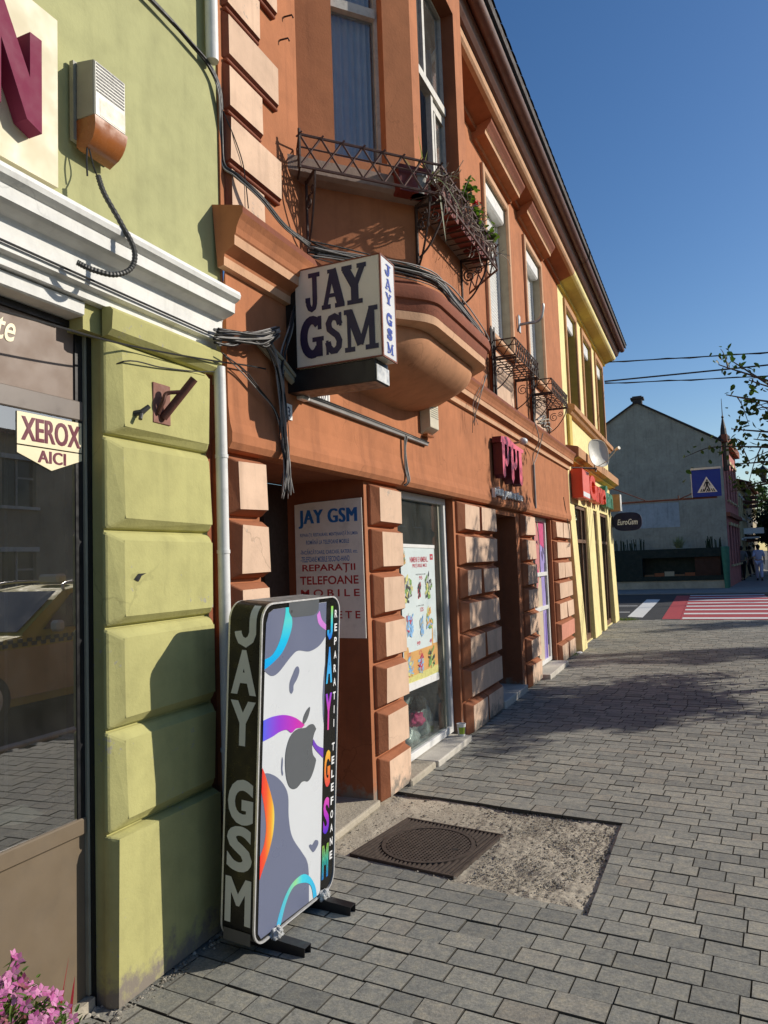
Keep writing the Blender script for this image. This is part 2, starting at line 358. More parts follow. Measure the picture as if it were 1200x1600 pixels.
def paver_mat(name):
    m, nt, b = _new(name); p = pos(nt)
    isl = N(nt, "ShaderNodeNewGeometry").outputs["Random Per Island"]; ob = N(nt, "ShaderNodeObjectInfo").outputs["Random"]
    ad = N(nt, "ShaderNodeMath", operation='ADD'); nt.links.new(isl, ad.inputs[0]); nt.links.new(ob, ad.inputs[1])
    fr = N(nt, "ShaderNodeMath", operation='FRACT'); nt.links.new(ad.outputs[0], fr.inputs[0])
    c = ramp(nt, fr.outputs[0], [(0, (.20, .202, .184)), (.3, (.245, .246, .222)), (.62, (.275, .273, .243)), (.85, (.305, .298, .26)), (1, (.26, .244, .21))])
    c = mixc(nt, 1.0, c, ramp(nt, noise(nt, p, 23, 6, .72), [(.27, (.58, .60, .64)), (.48, g(.96)), (.70, (1.30, 1.23, 1.10))]), 'MULTIPLY')
    c = mixc(nt, 1.0, c, ramp(nt, noise(nt, p, 95, 5, .7), [(.3, g(.66)), (.52, g(1.0)), (.74, g(1.34))]), 'MULTIPLY')
    c = mixc(nt, 1.0, c, ramp(nt, noise(nt, p, .9, 4, .6), [(.3, g(.86)), (.7, g(1.08))]), 'MULTIPLY')
    f = ramp(nt, noise(nt, p, 7, 8, .75), [(.66, g(0)), (.72, g(.55))]); c = mixc(nt, f, c, (.09, .086, .075))
    vo = N(nt, "ShaderNodeTexVoronoi"); vo.inputs["Scale"].default_value = 2.6; nt.links.new(p, vo.inputs["Vector"])      # chewing-gum spots
    f = ramp(nt, vo.outputs["Distance"], [(.0, g(.75)), (.045, g(.7)), (.055, g(0))]); c = mixc(nt, f, c, (.06, .058, .052))
    nt.links.new(c, b.inputs["Base Color"]); b.inputs["Roughness"].default_value = .82; b.inputs["Specular IOR Level"].default_value = .35
    ma = N(nt, "ShaderNodeMath", operation='ADD'); nt.links.new(noise(nt, p, 190, 4, .65), ma.inputs[0]); nt.links.new(noise(nt, p, 38, 4, .6), ma.inputs[1])
    bump(nt, b, ma.outputs[0], .5, .003); return m
M = {}
M['orange'] = stucco("orange_render", (.435, .170, .078), .14, .30, .34, .22, 70, dirtcol=(.13, .05, .028))
M['orange_low'] = stucco("orange_render_low", (.41, .158, .074), .15, .34, .36, .22, 70, base_z=.35, dirtcol=(.11, .045, .025))
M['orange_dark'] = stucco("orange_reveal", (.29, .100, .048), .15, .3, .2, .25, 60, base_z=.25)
M['peach'] = stucco("peach_paint", (.68, .48, .345), .10, .30, .30, .22, 80, island=.10, base_z=.30, dirtcol=(.20, .12, .08), chip=(.42, .34, .28))
M['peach_trim'] = stucco("peach_trim", (.60, .36, .22), .10, .35, .2, .35, 70, dirtcol=(.18, .10, .06))
M['corbel'] = stucco("corbel_render", (.52, .255, .135), .10, .25, .25, .2, 70, dirtcol=(.16, .07, .04))
M['brown_trim'] = stucco("brown_trim", (.25, .085, .05), .15, .35, .2, .35, 70)
M['green'] = stucco("olive_render", (.45, .43, .178), .10, .20, .20, .22, 80, base_z=.24, chip=(.36, .34, .25), dirtcol=(.16, .15, .07), peel=(.45, .40, .30), peel_amt=.0)
M['green_up'] = stucco("olive_render_upper", (.405, .405, .20), .09, .26, .22, .2, 70, peel=(.40, .36, .36), peel_amt=.262, dirtcol=(.2, .2, .1))
M['white_plaster'] = stucco("white_plaster", (.78, .78, .75), .05, .28, .25, .2, 60, dirtcol=(.25, .23, .20))
M['yellow'] = stucco("yellow_render", (.86, .74, .36), .08, .2, .2, .3, 50, dirtcol=(.35, .24, .10))
M['yellow_trim'] = stucco("salmon_trim", (.50, .27, .14), .12, .25, .2, .3, 50)
M['ochre'] = stucco("ochre_soffit", (.62, .46, .12), .08, .2, .1, .2, 50)
M['gray_wall'] = stucco("bare_gray_render", (.37, .345, .285), .16, .45, .30, .4, 40, dirtcol=(.06, .06, .058))
M['pink_wall'] = stucco("pink_brick_render", (.50, .19, .17), .2, .4, .2, .4, 40)
M['cream_wall'] = stucco("cream_render", (.62, .53, .30), .1, .3, .2, .3, 40)
M['beige_wall'] = stucco("beige_render", (.42, .36, .26), .1, .3, .2, .3, 40)
M['stone'] = stucco("pale_stone", (.52, .49, .43), .15, .4, .0, .5, 80)
M['concrete'] = stucco("rough_concrete", (.43, .385, .305), .25, .4, .0, 1.0, 45, dirtcol=(.10, .09, .07))
M['sand'] = stucco("dry_joint_sand", (.050, .046, .039), .3, .4, .0, .6, 90)
M['paver'] = paver_mat("gray_concrete_paver")
M['asphalt'] = stucco("asphalt", (.052, .052, .054), .2, .3, .0, .6, 120, rough=.85)
M['joint'] = stucco("soiled_paver_edge", (.075, .070, .058), .3, .3, .0, .3, 90, crack=0)
M['earth'] = stucco("bare_ground", (.16, .14, .11), .3, .4, .0, .8, 20)
M['line_white'] = plain("road_paint_white", (.72, .72, .70), .7, var=.1, scale=20, dirt=.35)
M['line_red'] = plain("road_paint_red", (.42, .055, .06), .7, var=.12, scale=16, dirt=.3)
M['white_pvc'] = plain("white_plastic", (.74, .74, .72), .4, var=.05, scale=8, dirt=.18)
M['white_paint'] = plain("white_painted_metal", (.72, .72, .70), .45, var=.05, scale=9, dirt=.25)
M['white_wood'] = plain("old_white_wood", (.55, .53, .48), .6, var=.15, scale=14, dirt=.5, bmp=.2)
M['brown_wood'] = plain("brown_wood", (.16, .085, .045), .55, var=.2, scale=18, bmp=.15)
M['dark_wood'] = plain("dark_door_wood", (.045, .028, .02), .5, var=.25, scale=15)
M['brown_panel'] = plain("brown_metal_panel", (.165, .125, .082), .5, var=.10, scale=5, dirt=.3)
M['mauve_panel'] = plain("mauve_sign_panel", (.21, .15, .115), .55, var=.06, scale=4, dirt=.1)
M['bar_panel'] = plain("gray_brown_bar", (.17, .14, .12), .4, var=.06, scale=6, dirt=.1)
M['black'] = plain("black_metal", (.012, .012, .014), .4, var=.2, scale=14)
M['black_gloss'] = plain("black_gloss_print", (.010, .010, .009), .32, var=.1, scale=10, spec=.3)
M['rubber'] = plain("black_cable_sheath", (.018, .018, .019), .5, var=.3, scale=20)
M['cable_gray'] = plain("gray_cable_sheath", (.24, .23, .22), .55, var=.3, scale=9)
M['hose'] = plain("dark_ribbed_hose", (.06, .06, .055), .5, var=.2, scale=30)
M['iron'] = plain("rusty_wrought_iron", (.055, .032, .026), .7, var=.4, scale=30, bmp=.4)
M['rust'] = plain("rust_red_iron", (.12, .045, .032), .7, var=.3, scale=25, bmp=.4)
M['rust_plate'] = plain("rust_red_plate", (.25, .115, .085), .75, var=.2, scale=18, bmp=.3)
M['cast_iron'] = plain("cast_iron", (.085, .066, .055), .62, var=.35, scale=26, bmp=.4, metal=.3)
M['walk_gray'] = stucco('worn_gray_paving', (.24, .24, .23), .15, .4, .0, .4, 60, crack=0)
M['silver'] = plain("aluminium_trim", (.74, .74, .74), .4, metal=.5, var=.1, scale=20)
M['galv'] = plain("galvanised_steel", (.42, .43, .43), .45, metal=.7, var=.2, scale=14)
M['foil'] = plain("crumpled_tape", (.42, .43, .43), .4, metal=.1, var=.3, scale=60, bmp=.9)
M['gutter'] = plain("brown_gutter_metal", (.125, .055, .042), .45, var=.25, scale=6, dirt=.3)
M['roof'] = plain("dark_roof_tile", (.035, .026, .024), .8, var=.3, scale=10, bmp=.3)
M['roof_red'] = plain("red_roof_tile", (.16, .06, .04), .8, var=.3, scale=10, bmp=.3)
M['cream_plastic'] = plain("cream_plastic", (.62, .57, .44), .45, var=.06, scale=10, dirt=.15)
M['siren_gray'] = plain("aged_gray_plastic", (.30, .29, .22), .5, var=.1, scale=10, dirt=.2)
M['siren_white'] = plain("siren_white_plastic", (.62, .61, .54), .45, var=.05, scale=10, dirt=.15)
M['amber'] = plain("amber_lens", (.30, .10, .028), .25, var=.15, scale=12)
M['maroon'] = plain("maroon_letter", (.20, .032, .07), .7, var=.0, spec=.15, scale=8)
M['cream_board'] = plain("cream_board", (.62, .56, .38), .55, var=.03, scale=4, dirt=.06)
M['cream_print'] = plain("cream_print", (.80, .70, .46), .4, var=.03, scale=6)
M['maroon_print'] = plain("maroon_print", (.13, .010, .03), .4, var=.05, scale=6)
M['sign_white'] = plain("sign_white_acrylic", (.84, .83, .79), .35, var=.04, scale=5, dirt=.12)
def acrylic(name, col, k):
    m = bpy.data.materials.new(name); m.use_nodes = True; nt = m.node_tree; b = nt.nodes["Principled BSDF"]; b.inputs["Roughness"].default_value = .35
    p = pos(nt); f = ramp(nt, noise(nt, p, 7, 6, .65), [(.3, tuple(x * .93 for x in col)), (.6, col)]); nt.links.new(f, b.inputs["Base Color"])
    t = N(nt, "ShaderNodeBsdfTranslucent"); nt.links.new(f, t.inputs[0]); mx = N(nt, "ShaderNodeMixShader"); mx.inputs[0].default_value = k
    nt.links.new(b.outputs[0], mx.inputs[1]); nt.links.new(t.outputs[0], mx.inputs[2]); nt.links.new(mx.outputs[0], nt.nodes["Material Output"].inputs[0]); return m
M['acrylic'] = acrylic("milky_acrylic", (.88, .86, .80), .38)
M['acrylic2'] = acrylic("milky_street_acrylic", (.90, .90, .90), .30)
M['sign_white2'] = plain("sign_bright_acrylic", (.80, .81, .82), .35, var=.03, scale=5, dirt=.05)
M['navy'] = plain("navy_print", (.010, .013, .06), .4, var=.1, scale=12)
M['blue_print'] = plain("blue_print", (.02, .05, .32), .4, var=.1, scale=12)
M['rust_edge'] = plain("rusted_sign_edge", (.20, .06, .035), .7, var=.4, scale=40)
M['poster_white'] = plain("weathered_sign_white", (.90, .85, .77), .55, var=.07, scale=5, dirt=.28)
M['poster_blue'] = plain("poster_blue", (.025, .17, .50), .5, var=.12, scale=20, dirt=.15)
M['poster_red'] = plain("poster_red", (.46, .03, .03), .5, var=.15, scale=20, dirt=.15)
M['pale_paper'] = plain("pale_poster_paper", (.60, .68, .68), .4, var=.05, scale=4)
M['ink_red'] = plain("poster_ink_red", (.45, .05, .08), .5)
M['ink_orange'] = plain("poster_ink_orange", (.60, .34, .12), .5, var=.1, scale=9)
M['ink_yellow'] = plain("poster_ink_yellow", (.58, .55, .20), .5, var=.2, scale=40)
M['ink_green'] = plain("poster_ink_green", (.18, .32, .10), .5, var=.4, scale=50)
M['ink_blue'] = plain("poster_ink_blue", (.22, .42, .68), .5, var=.3, scale=40)
M['ink_dark'] = plain("poster_ink_dark", (.06, .06, .06), .5, var=.4, scale=50)
M['ink_gray'] = plain("poster_ink_gray", (.36, .40, .38), .5, var=.4, scale=60)
M['pink_plastic'] = plain("hot_pink_fabric", (.75, .05, .22), .6, var=.2, scale=40)
M['ppt_red'] = plain("sign_pink_face", (.80, .14, .20), .4, var=.06, scale=10)
M['ppt_dark'] = plain("sign_dark_red_side", (.10, .012, .02), .4, var=.1, scale=10)
M['sign_red'] = plain("sign_red", (.70, .06, .03), .4, var=.08, scale=10)
M['sign_pink'] = plain("sign_salmon_face", (.80, .16, .12), .4, var=.08, scale=10)
M['sign_green'] = plain("sign_green", (.05, .20, .12), .4, var=.1, scale=10)
M['blue_sign'] = plain("road_sign_blue", (.012, .04, .36), .4, var=.06, scale=6)
M['navy_sign'] = plain("oval_sign_navy", (.008, .010, .045), .6, var=.1, scale=6)
M['teal_panel'] = plain("dark_green_hoarding", (.007, .016, .013), .7, var=.25, scale=3, dirt=.2)
M['red_panel'] = plain("reddish_shutter", (.05, .017, .009), .7, var=.3, scale=3)
M['green_pot'] = plain("green_fabric", (.05, .18, .12), .7, var=.2, scale=6)
M['terracotta'] = plain("red_brown_planter", (.17, .025, .018), .5, var=.15, scale=10)
M['gray_pot'] = plain("gray_planter", (.28, .27, .25), .6, var=.15, scale=10)
M['soil'] = plain("dark_soil", (.03, .022, .016), .95, var=.4, scale=60, bmp=.8)
M['blind'] = plain("white_shutter_slat", (.72, .72, .70), .45, var=.04, scale=6, dirt=.1)
M['curtain'] = plain("pale_net_curtain", (.72, .73, .75), .9, var=.10, scale=9)
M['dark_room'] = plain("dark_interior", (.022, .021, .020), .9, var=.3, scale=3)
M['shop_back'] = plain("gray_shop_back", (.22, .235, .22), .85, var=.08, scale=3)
M['shop_floor'] = plain("pale_shop_floor", (.60, .66, .66), .5, var=.1, scale=5)
M['plastic_bag'] = plain("translucent_bag", (.62, .66, .66), .25, var=.25, scale=14, bmp=.5)
M['glass_shop'] = glass("shop_glass", (.52, .54, .52), 1.5, .22, dirt=.05)
M['glass_win'] = glass("window_glass", (.80, .83, .86), .9, .05, dirt=.12)
M['glass_gray'] = glass("gray_shop_glass", (.80, .84, .82), .8, .04, dirt=.08)
M['glass_dark'] = plain("dark_far_glass", (.03, .034, .04), .12, var=.2, scale=2, spec=.6)
M['bark'] = plain("gray_bark", (.085, .07, .055), .9, var=.3, scale=14, bmp=.8)
M['leaf'] = leafmat("tree_leaf", [(.018, .045, .014), (.032, .07, .018), (.055, .10, .026)], .38)
M['leaf_dark'] = leafmat("dark_leaf", [(.008, .02, .009), (.014, .03, .011), (.022, .04, .014)], .15)
M['leaf_light'] = leafmat("geranium_leaf", [(.06, .12, .02), (.10, .17, .03), (.14, .20, .045)], .35)
M['leaf_pale'] = leafmat("spider_leaf", [(.16, .20, .10), (.26, .28, .17), (.34, .33, .24)], .3)
M['grass'] = leafmat("weed_blade", [(.06, .11, .02), (.10, .15, .03), (.16, .17, .06)], .35)
M['petal_pink'] = leafmat("pink_petal", [(.50, .10, .33), (.62, .17, .44), (.74, .33, .58), (.70, .25, .50)], .3)
M['petal_red'] = leafmat("red_petal", [(.55, .01, .015), (.65, .02, .025)], .25)
M['spike_red'] = leafmat("dark_red_leaf", [(.22, .012, .025), (.32, .02, .035)], .3)
M['dry_stem'] = plain("dry_twig", (.17, .12, .075), .8, var=.3, scale=40)
M['skin'] = plain("skin", (.42, .25, .17), .6, var=.08, scale=30)
M['hair'] = plain("dark_hair", (.022, .016, .012), .7, var=.3, scale=60)
M['cloth_gray'] = plain("gray_brown_cloth", (.24, .21, .195), .9, var=.15, scale=30)
M['cloth_dark'] = plain("dark_cloth", (.028, .026, .028), .9, var=.15, scale=30)
M['cloth_lilac'] = plain("pale_lilac_cloth", (.68, .69, .88), .9, var=.08, scale=30)
M['cloth_white'] = plain("white_cloth", (.62, .62, .62), .9, var=.08, scale=30)
M['taxi'] = plain("taxi_yellow_paint", (.50, .41, .04), .65, var=.04, scale=4, spec=.15)
M['taxi_beige'] = plain("taxi_lower_paint", (.50, .36, .18), .5, var=.06, scale=4)
M['feather'] = plain("gray_feather", (.06, .065, .075), .7, var=.3, scale=40)
M['walk_far'] = stucco('plain_gray_pavement', (.33, .32, .28), .1, .3, .0, .4, 60)
# ------------------------------------------------------------------ ground, roads, pavement
def sheet(name, x0, y0, x1, y1, z, mat, parent=None):
    b = MB(); b.add([(x0, y0, z), (x1, y0, z), (x1, y1, z), (x0, y1, z)], [(0, 1, 2, 3)]); return b.build(name, mat, parent)
tag(sheet("ground", -400, -200, 400, 600, -0.16, M['earth']), kind='structure')
main_road = tag(sheet("main_road", 3.74, -40, 11.0, 120, -0.12, M['asphalt']), kind='structure')
side_road = MB(); side_road.box((-60, 18.12, -0.15), (3.735, 29.3, -0.022)); side_road = tag(side_road.build("side_street", M['asphalt']), kind='structure')
far_walk = MB(); far_walk.box((-60, 29.32, -0.15), (5.9, 110, 0.0)); far_walk = tag(far_walk.build("far_pavement", M['walk_gray']), kind='structure')
opp_walk = MB(); opp_walk.box((11.02, -40, -0.15), (40, 120, 0.0)); opp_walk = tag(opp_walk.build("opposite_pavement", M['concrete']), kind='structure')

# markings on the side street
xw = sheet("pedestrian_crossing", 1.36, 18.35, 3.73, 28.2, -0.018, M['line_red'], side_road)
for k in range(8):
    y = 18.50 + 1.345 * k
    sheet("crossing_stripe", 1.40, y, 3.73, y + 0.43, -0.014, M['line_white'], xw)
sheet("red_border", 0.96, 18.5, 1.355, 28.2, -0.018, M['line_red'], xw)
st = MB(); st.add([(0.13, 19.15, -0.016), (0.50, 18.95, -0.016), (0.52, 26.1, -0.016), (0.09, 26.2, -0.016)], [(0, 1, 2, 3)]); st.build("stop_line", M['line_white'], side_road)
for yy in (20.6, 23.0): sheet("lane_line", -20, yy, 0.05, yy + 0.16, -0.0165, M['line_white'], side_road)

# pavement bed with the hole of the broken-up patch
PATCH = [(-0.15, 3.66), (0.18, 3.575), (0.80, 3.470), (1.44, 3.375), (1.465, 4.505), (0.60, 4.605), (0.08, 4.70), (-0.15, 4.72)]
def inside(p, poly):
    c = False; n = len(poly); x, y = p
    for i in range(n):
        x1, y1 = poly[i]; x2, y2 = poly[(i + 1) % n]
        if (y1 > y) != (y2 > y) and x < (x2 - x1) * (y - y1) / (y2 - y1) + x1: c = not c
    return c
bed = MB()
for x0, y0, x1, y1 in ((-1.0, -4.0, 3.6, 3.37), (-1.0, 3.37, -0.02, 4.72), (1.44, 3.37, 3.6, 4.72), (-1.0, 4.72, 3.6, 18.11)):
    bed.box((x0, y0, -0.15), (x1, y1, -0.028))
bounce_walk = MB(); bounce_walk.box((-1.0, -30, -0.15), (3.735, -4.01, -0.002)); tag(bounce_walk.build("bounce_pavement", M['walk_far']), kind='structure')  # unseen paving added behind the camera to throw light on shaded faces
sidewalk = tag(bed.build("sidewalk", M['sand']), kind='structure')
ks = MB(); ks.cbox((3.602, 0, -0.16), (3.735, 0.995, 0.004), 0.012); kme = ks.build("kerb_stone", M['stone'], sidewalk)
for k in range(-5, 18):
    if k == 0: continue
    o = kme.copy(); COL.objects.link(o); o.location = (0, k * 1.0, 0)

CAMI = CAM_R.transposed()
CAMI = CAM_R.transposed()
ROT = R(-4.8); cR, sR = math.cos(ROT), math.sin(ROT)
def rotp(x, y): return (cR * x - sR * y, sR * x + cR * y)
def pix(P):
    v = CAMI @ (Vector(P) - CAM_P)
    if v.z > -0.05: return None
    return (600 + 1150 * v.x / -v.z, 800 - 1150 * v.y / -v.z, -v.z)
CAMI = CAM_R.transposed()
ROT = R(-4.8); cR, sR = math.cos(ROT), math.sin(ROT)
def rotp(x, y): return (cR * x - sR * y, sR * x + cR * y)
def pix(P):
    v = CAMI @ (Vector(P) - CAM_P)
    if v.z > -0.05: return None
    return (600 + 1150 * v.x / -v.z, 800 - 1150 * v.y / -v.z, -v.z)
rnd = random.Random(5)
ROW = 0.1185; pavers = []
def clip_out(poly, P):
    """cut a paver along the edge of the patch that it straddles; None when nothing useful is left"""
    if not any(inside(p, P) for p in poly): return poly
    if all(inside(p, P) for p in poly): return None
    best = None; n = len(P)
    for i in range(n):
        ax, ay = P[i]; bx, by = P[(i + 1) % n]
        f = lambda p: (bx - ax) * (p[1] - ay) - (by - ay) * (p[0] - ax)      # > 0 inside (ccw)
        out = []
        for k in range(len(poly)):
            p, q = poly[k], poly[(k + 1) % len(poly)]; fp, fq = f(p), f(q)
            if fp <= 0: out.append(p)
            if fp * fq < 0: t = fp / (fp - fq); out.append((p[0] + (q[0] - p[0]) * t, p[1] + (q[1] - p[1]) * t))
        if len(out) >= 3:
            c = (sum(p[0] for p in out) / len(out), sum(p[1] for p in out) / len(out))
            if not inside(c, P):
                A = abs(sum(out[k][0] * out[(k + 1) % len(out)][1] - out[(k + 1) % len(out)][0] * out[k][1] for k in range(len(out)))) / 2
                if best is None or A > best[0]: best = (A, out)
    return best[1] if best and best[0] > .0016 else None
for r in range(-8, 160):
    y = r * ROW; x = -0.25 - .088 * max(0, y) + rnd.uniform(-.15, 0)
    while x < 4.2:
        L = rnd.choice([.120, .156, .156, .196, .196]); cx, cy = rotp(x + L / 2, y + ROW / 2)
        corners = [rotp(x + a * L, y + b_ * ROW) for a, b_ in ((0, 0), (1, 0), (1, 1), (0, 1))]
        if -0.10 < cx < 3.60 and -0.4 < cy < 18.06 and max(c[0] for c in corners) < 3.60:
            q = clip_out(corners, PATCH)
            if q is not None: pavers.append((cx, cy, L, None if q is corners else q))
        x += L
def paver_geo(b, L, W, cx=0, cy=0, ang=0.0, dz=0.0, tx=0.0, ty=0.0):
    g_ = 0.0019; c = 0.0017; h = 0.05; ca, sa = math.cos(ang), math.sin(ang)
    out = []
    gy = .0028
    for (ex, ey, z) in ((L / 2 - g_, W / 2 - gy, -h), (L / 2 - g_, W / 2 - gy, -c), (L / 2 - g_ - c, W / 2 - gy - c, 0)):
        for sx_, sy_ in ((-1, -1), (1, -1), (1, 1), (-1, 1)):
            u, v = sx_ * ex, sy_ * ey
            out.append((cx + ca * u - sa * v, cy + sa * u + ca * v, z + dz + tx * u + ty * v))
    b.add(out, [(0, 1, 5, 4), (1, 2, 6, 5), (2, 3, 7, 6), (3, 0, 4, 7), (4, 5, 9, 8), (5, 6, 10, 9), (6, 7, 11, 10), (7, 4, 8, 11)], 1); b.add(out, [(8, 9, 10, 11)], 0)
def cut_geo(b, poly, dz):
    n = len(poly); c = (sum(p[0] for p in poly) / n, sum(p[1] for p in poly) / n); vs = []
    for k, z in ((.975, -.05), (.975, -.002), (.955, 0)):
        vs += [(c[0] + (p[0] - c[0]) * k, c[1] + (p[1] - c[1]) * k, z + dz) for p in poly]
    b.add(vs, [tuple(range(2 * n, 3 * n))], 0); b.add(vs, [(i + n * r_, (i + 1) % n + n * r_, (i + 1) % n + n * (r_ + 1), i + n * (r_ + 1)) for r_ in (0, 1) for i in range(n)], 1)
def vis_area(p):
    q = pix((p[0], p[1], 0))
    if not q or not (-30 < q[0] < 1230 and 0 < q[1] < 1640): return 0
    return p[2] / q[2] ** 3
order = sorted(range(len(pavers)), key=lambda i: -vis_area(pavers[i])); near = set(order[:295])
proto = {}
for L in (.120, .156, .196):
    b = MB(); paver_geo(b, L, ROW); proto[L] = b.build("paver", [M['paver'], M['joint']], sidewalk)
used = set(); field = MB()
for i in order:
    cx, cy, L, cut = pavers[i]; dz = rnd.gauss(0, .0012); tx, ty = rnd.gauss(0, .006), rnd.gauss(0, .008); a = ROT + rnd.gauss(0, .005)
    if cut:
        if i in near: b = MB(); cut_geo(b, cut, dz); b.build("paver", [M['paver'], M['joint']], sidewalk)
        else: cut_geo(field, cut, dz)
    elif i in near:
        o = proto[L] if L not in used else proto[L].copy()
        if L in used: COL.objects.link(o)
        used.add(L); o.location = (cx, cy, dz); o.rotation_euler = (ty, -tx, a)
    else: paver_geo(field, L, ROW, cx, cy, a, dz, tx, ty)
pf = field.build("paver_field", [M['paver'], M['joint']], sidewalk); tag(pf, kind='stuff')

# broken-up patch: uneven old concrete and grit, 3 cm below the paving
def h2(x, y, s=1.0): return (math.sin(x * 7.1 * s + 1.3) * math.cos(y * 6.3 * s - .7) + math.sin(x * 17 * s - y * 13 * s) * .5 + math.sin(x * 41 * s + y * 37 * s) * .25)
b = MB(); nx, ny = 130, 120; X0, X1, Y0, Y1 = -0.08, 1.50, 3.33, 4.74; idx = {}
gr = np.random.default_rng(3).normal(0, 1, (nx + 1, ny + 1)); gr = (gr + np.roll(gr, 1, 0) + np.roll(gr, 1, 1) + np.roll(gr, (1, 1), (0, 1))) / 4
vs = []
for i in range(nx + 1):
    for j in range(ny + 1):
        x = X0 + (X1 - X0) * i / nx; y = Y0 + (Y1 - Y0) * j / ny
        rough = min(1, max(0.15, (x - .35) / .4)); z = -0.021 + 0.004 * h2(x, y) + .0055 * rough * gr[i, j]
        for (px_, py_, pr, pd) in ((1.05, 3.72, .10, .020), (1.22, 3.62, .07, .018), (.98, 4.25, .08, .012), (1.15, 4.1, .06, .012)):
            d = math.hypot(x - px_, y - py_) / pr
            if d < 1.6: z -= pd * math.exp(-d * d * 2)
        if abs(x - .505) < .36 and abs(y - 3.895) < .36: z = min(z, -.022)
        z = min(z, -0.006); vs.append((x, y, z))
fs = [(i * (ny + 1) + j, (i + 1) * (ny + 1) + j, (i + 1) * (ny + 1) + j + 1, i * (ny + 1) + j + 1) for i in range(nx) for j in range(ny)]
b.add(vs, fs); tag(b.build("bare_ground", M['concrete'], smooth=True), kind='structure')
# loose grit and pebbles
def pebble(b, x, y, z, s):
    pts = []
    for dx, dy, dz in ((1, 0, 0), (-1, 0, 0), (0, 1, 0), (0, -1, 0), (0, 0, 1), (0, 0, -.6)):
        k = s * random.uniform(.6, 1.25); pts.append((x + dx * k, y + dy * k, z + dz * k * .7))
    b.add(pts, [(0, 2, 4), (2, 1, 4), (1, 3, 4), (3, 0, 4), (2, 0, 5), (1, 2, 5), (3, 1, 5), (0, 3, 5)])
M['grit'] = leafmat("grit", [(.10, .09, .075), (.26, .235, .19), (.40, .37, .31), (.17, .15, .12)], .0, .9)
b = MB(); n = 0
while n < 9500:
    x = random.uniform(0.0, 1.44); y = random.uniform(3.38, 4.68)
    if not inside((x, y), PATCH) or (abs(x - .505) < .33 and abs(y - 3.895) < .33 and random.random() < .97) or random.random() > min(1, .18 + max(0, x - .45) * 1.3): n += .2; continue
    pebble(b, x, y, -0.019 + random.uniform(-.004, .004), min(.014, .0018 + random.expovariate(1 / .0019))); n += 1
for k in range(420):       # grit washed against the wall bases
    y = random.uniform(1.3, 2.75); pebble(b, abs(random.gauss(.0, .03)) + .012, y, .002, .002 + random.expovariate(1 / .003))
tag(b.build("gravel", M['grit']), kind='stuff')
# weeds at the foot of the walls
def blade(b, x, y, z, h, w, ang, lean):
    dx, dy = math.cos(ang), math.sin(ang); px_, py_ = -dy * w / 2, dx * w / 2
    pts = []
    for t, ww in ((0, 1), (.5, .85), (1, .05)):
        ox = dx * lean * h * t * t; oy = dy * lean * h * t * t; zz = z + h * t * (1 - .25 * lean * t)
        pts += [(x + ox - px_ * ww, y + oy - py_ * ww, zz), (x + ox + px_ * ww, y + oy + py_ * ww, zz)]
    b.add(pts, [(0, 1, 3, 2), (2, 3, 5, 4)])
b = MB()
for (cx, cy, sx_, sy_, n, h) in ((.20, 18.0, .28, .12, 260, .09), (.02, 11.75, .06, .14, 90, .05), (.03, 12.02, .05, .1, 60, .06), (1.6, 18.08, .25, .03, 50, .03), (.02, 16.2, .05, .25, 40, .05)):
    for k in range(n):
        blade(b, cx + random.gauss(0, sx_ / 2), cy + random.gauss(0, sy_ / 2), -0.01, h * random.uniform(.4, 1.2), .008, random.uniform(0, 6.28), random.uniform(.2, 1))
tag(b.build("grass", M['grass']), kind='stuff')
# ------------------------------------------------------------------ olive green shop building (nearest)
GB = thing("green_building", "olive green plastered shop building with a white cornice and a dark shop window", "building", (0, 0, 0))
b = MB(); wall_panel(b, (-0.01, -4.0), (-0.01, 2.80), 2.62, 7.0); b.box((-0.30, 2.79, 2.4), (-0.012, 2.80, 7.0)); b.build("upper_wall", M['green_up'], GB)
b = MB(); b.box((-0.32, 2.085, 0.0), (-0.040, 2.705, 2.44)); b.box((-1.6, 2.10, 0.0), (-0.33, 2.70, 2.44)); b.build("pier_core", M['green'], GB)
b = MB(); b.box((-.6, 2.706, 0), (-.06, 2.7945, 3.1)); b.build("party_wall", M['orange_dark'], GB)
GZ = [0.0, 0.60, 0.968, 1.342, 1.702, 2.058, 2.435]
for i in range(6):
    q = quoin(2.078, 2.70, GZ[i] + (.004 if i else 0), GZ[i + 1] - .004, -0.045, 0.004 + (0.008 if i == 0 else 0), .065 if i else .012, .036 if i else .012)
    q.m = [0] * len(q.m); o = q.build("pier_block", M['green'], GB); bevel(o, .010, 2, 20)
b = MB(); prof = [(-.02, 2.425), (.006, 2.43), (.028, 2.45), (.034, 2.52), (.02, 2.535), (-.02, 2.54)]
profile_run(b, prof, 2.065, 2.742); bevel(b.build("pier_cap", M['green'], GB), .006)
# white cornice
gx = -0.11
prof = [(-.12, 2.535), (.000, 2.537), (.002, 2.570), (.030, 2.574), (.034, 2.668), (.040, 2.678), (.088, 2.690), (.104, 2.698), (.107, 2.742), (.118, 2.746), (.134, 2.756), (.140, 2.772), (.134, 2.789), (.115, 2.800), (-.01, 2.83)]
b = MB(); profile_run(b, prof, -3.5, 2.745); o = b.build("cornice", M['white_plaster'], GB, auto=35)
b = MB(); prof = [(gx - .06, 2.478), (-.034, 2.482), (-.026, 2.487), (-.024, 2.530), (-.05, 2.536)]; profile_run(b, prof, -3.5, 1.985); b.build("shopfront_moulding", M['white_plaster'], GB)
b = MB(); b.box((-.32, 1.988, 2.436), (-.036, 2.20, 2.536)); b.build("soffit_stop", M['green'], GB)
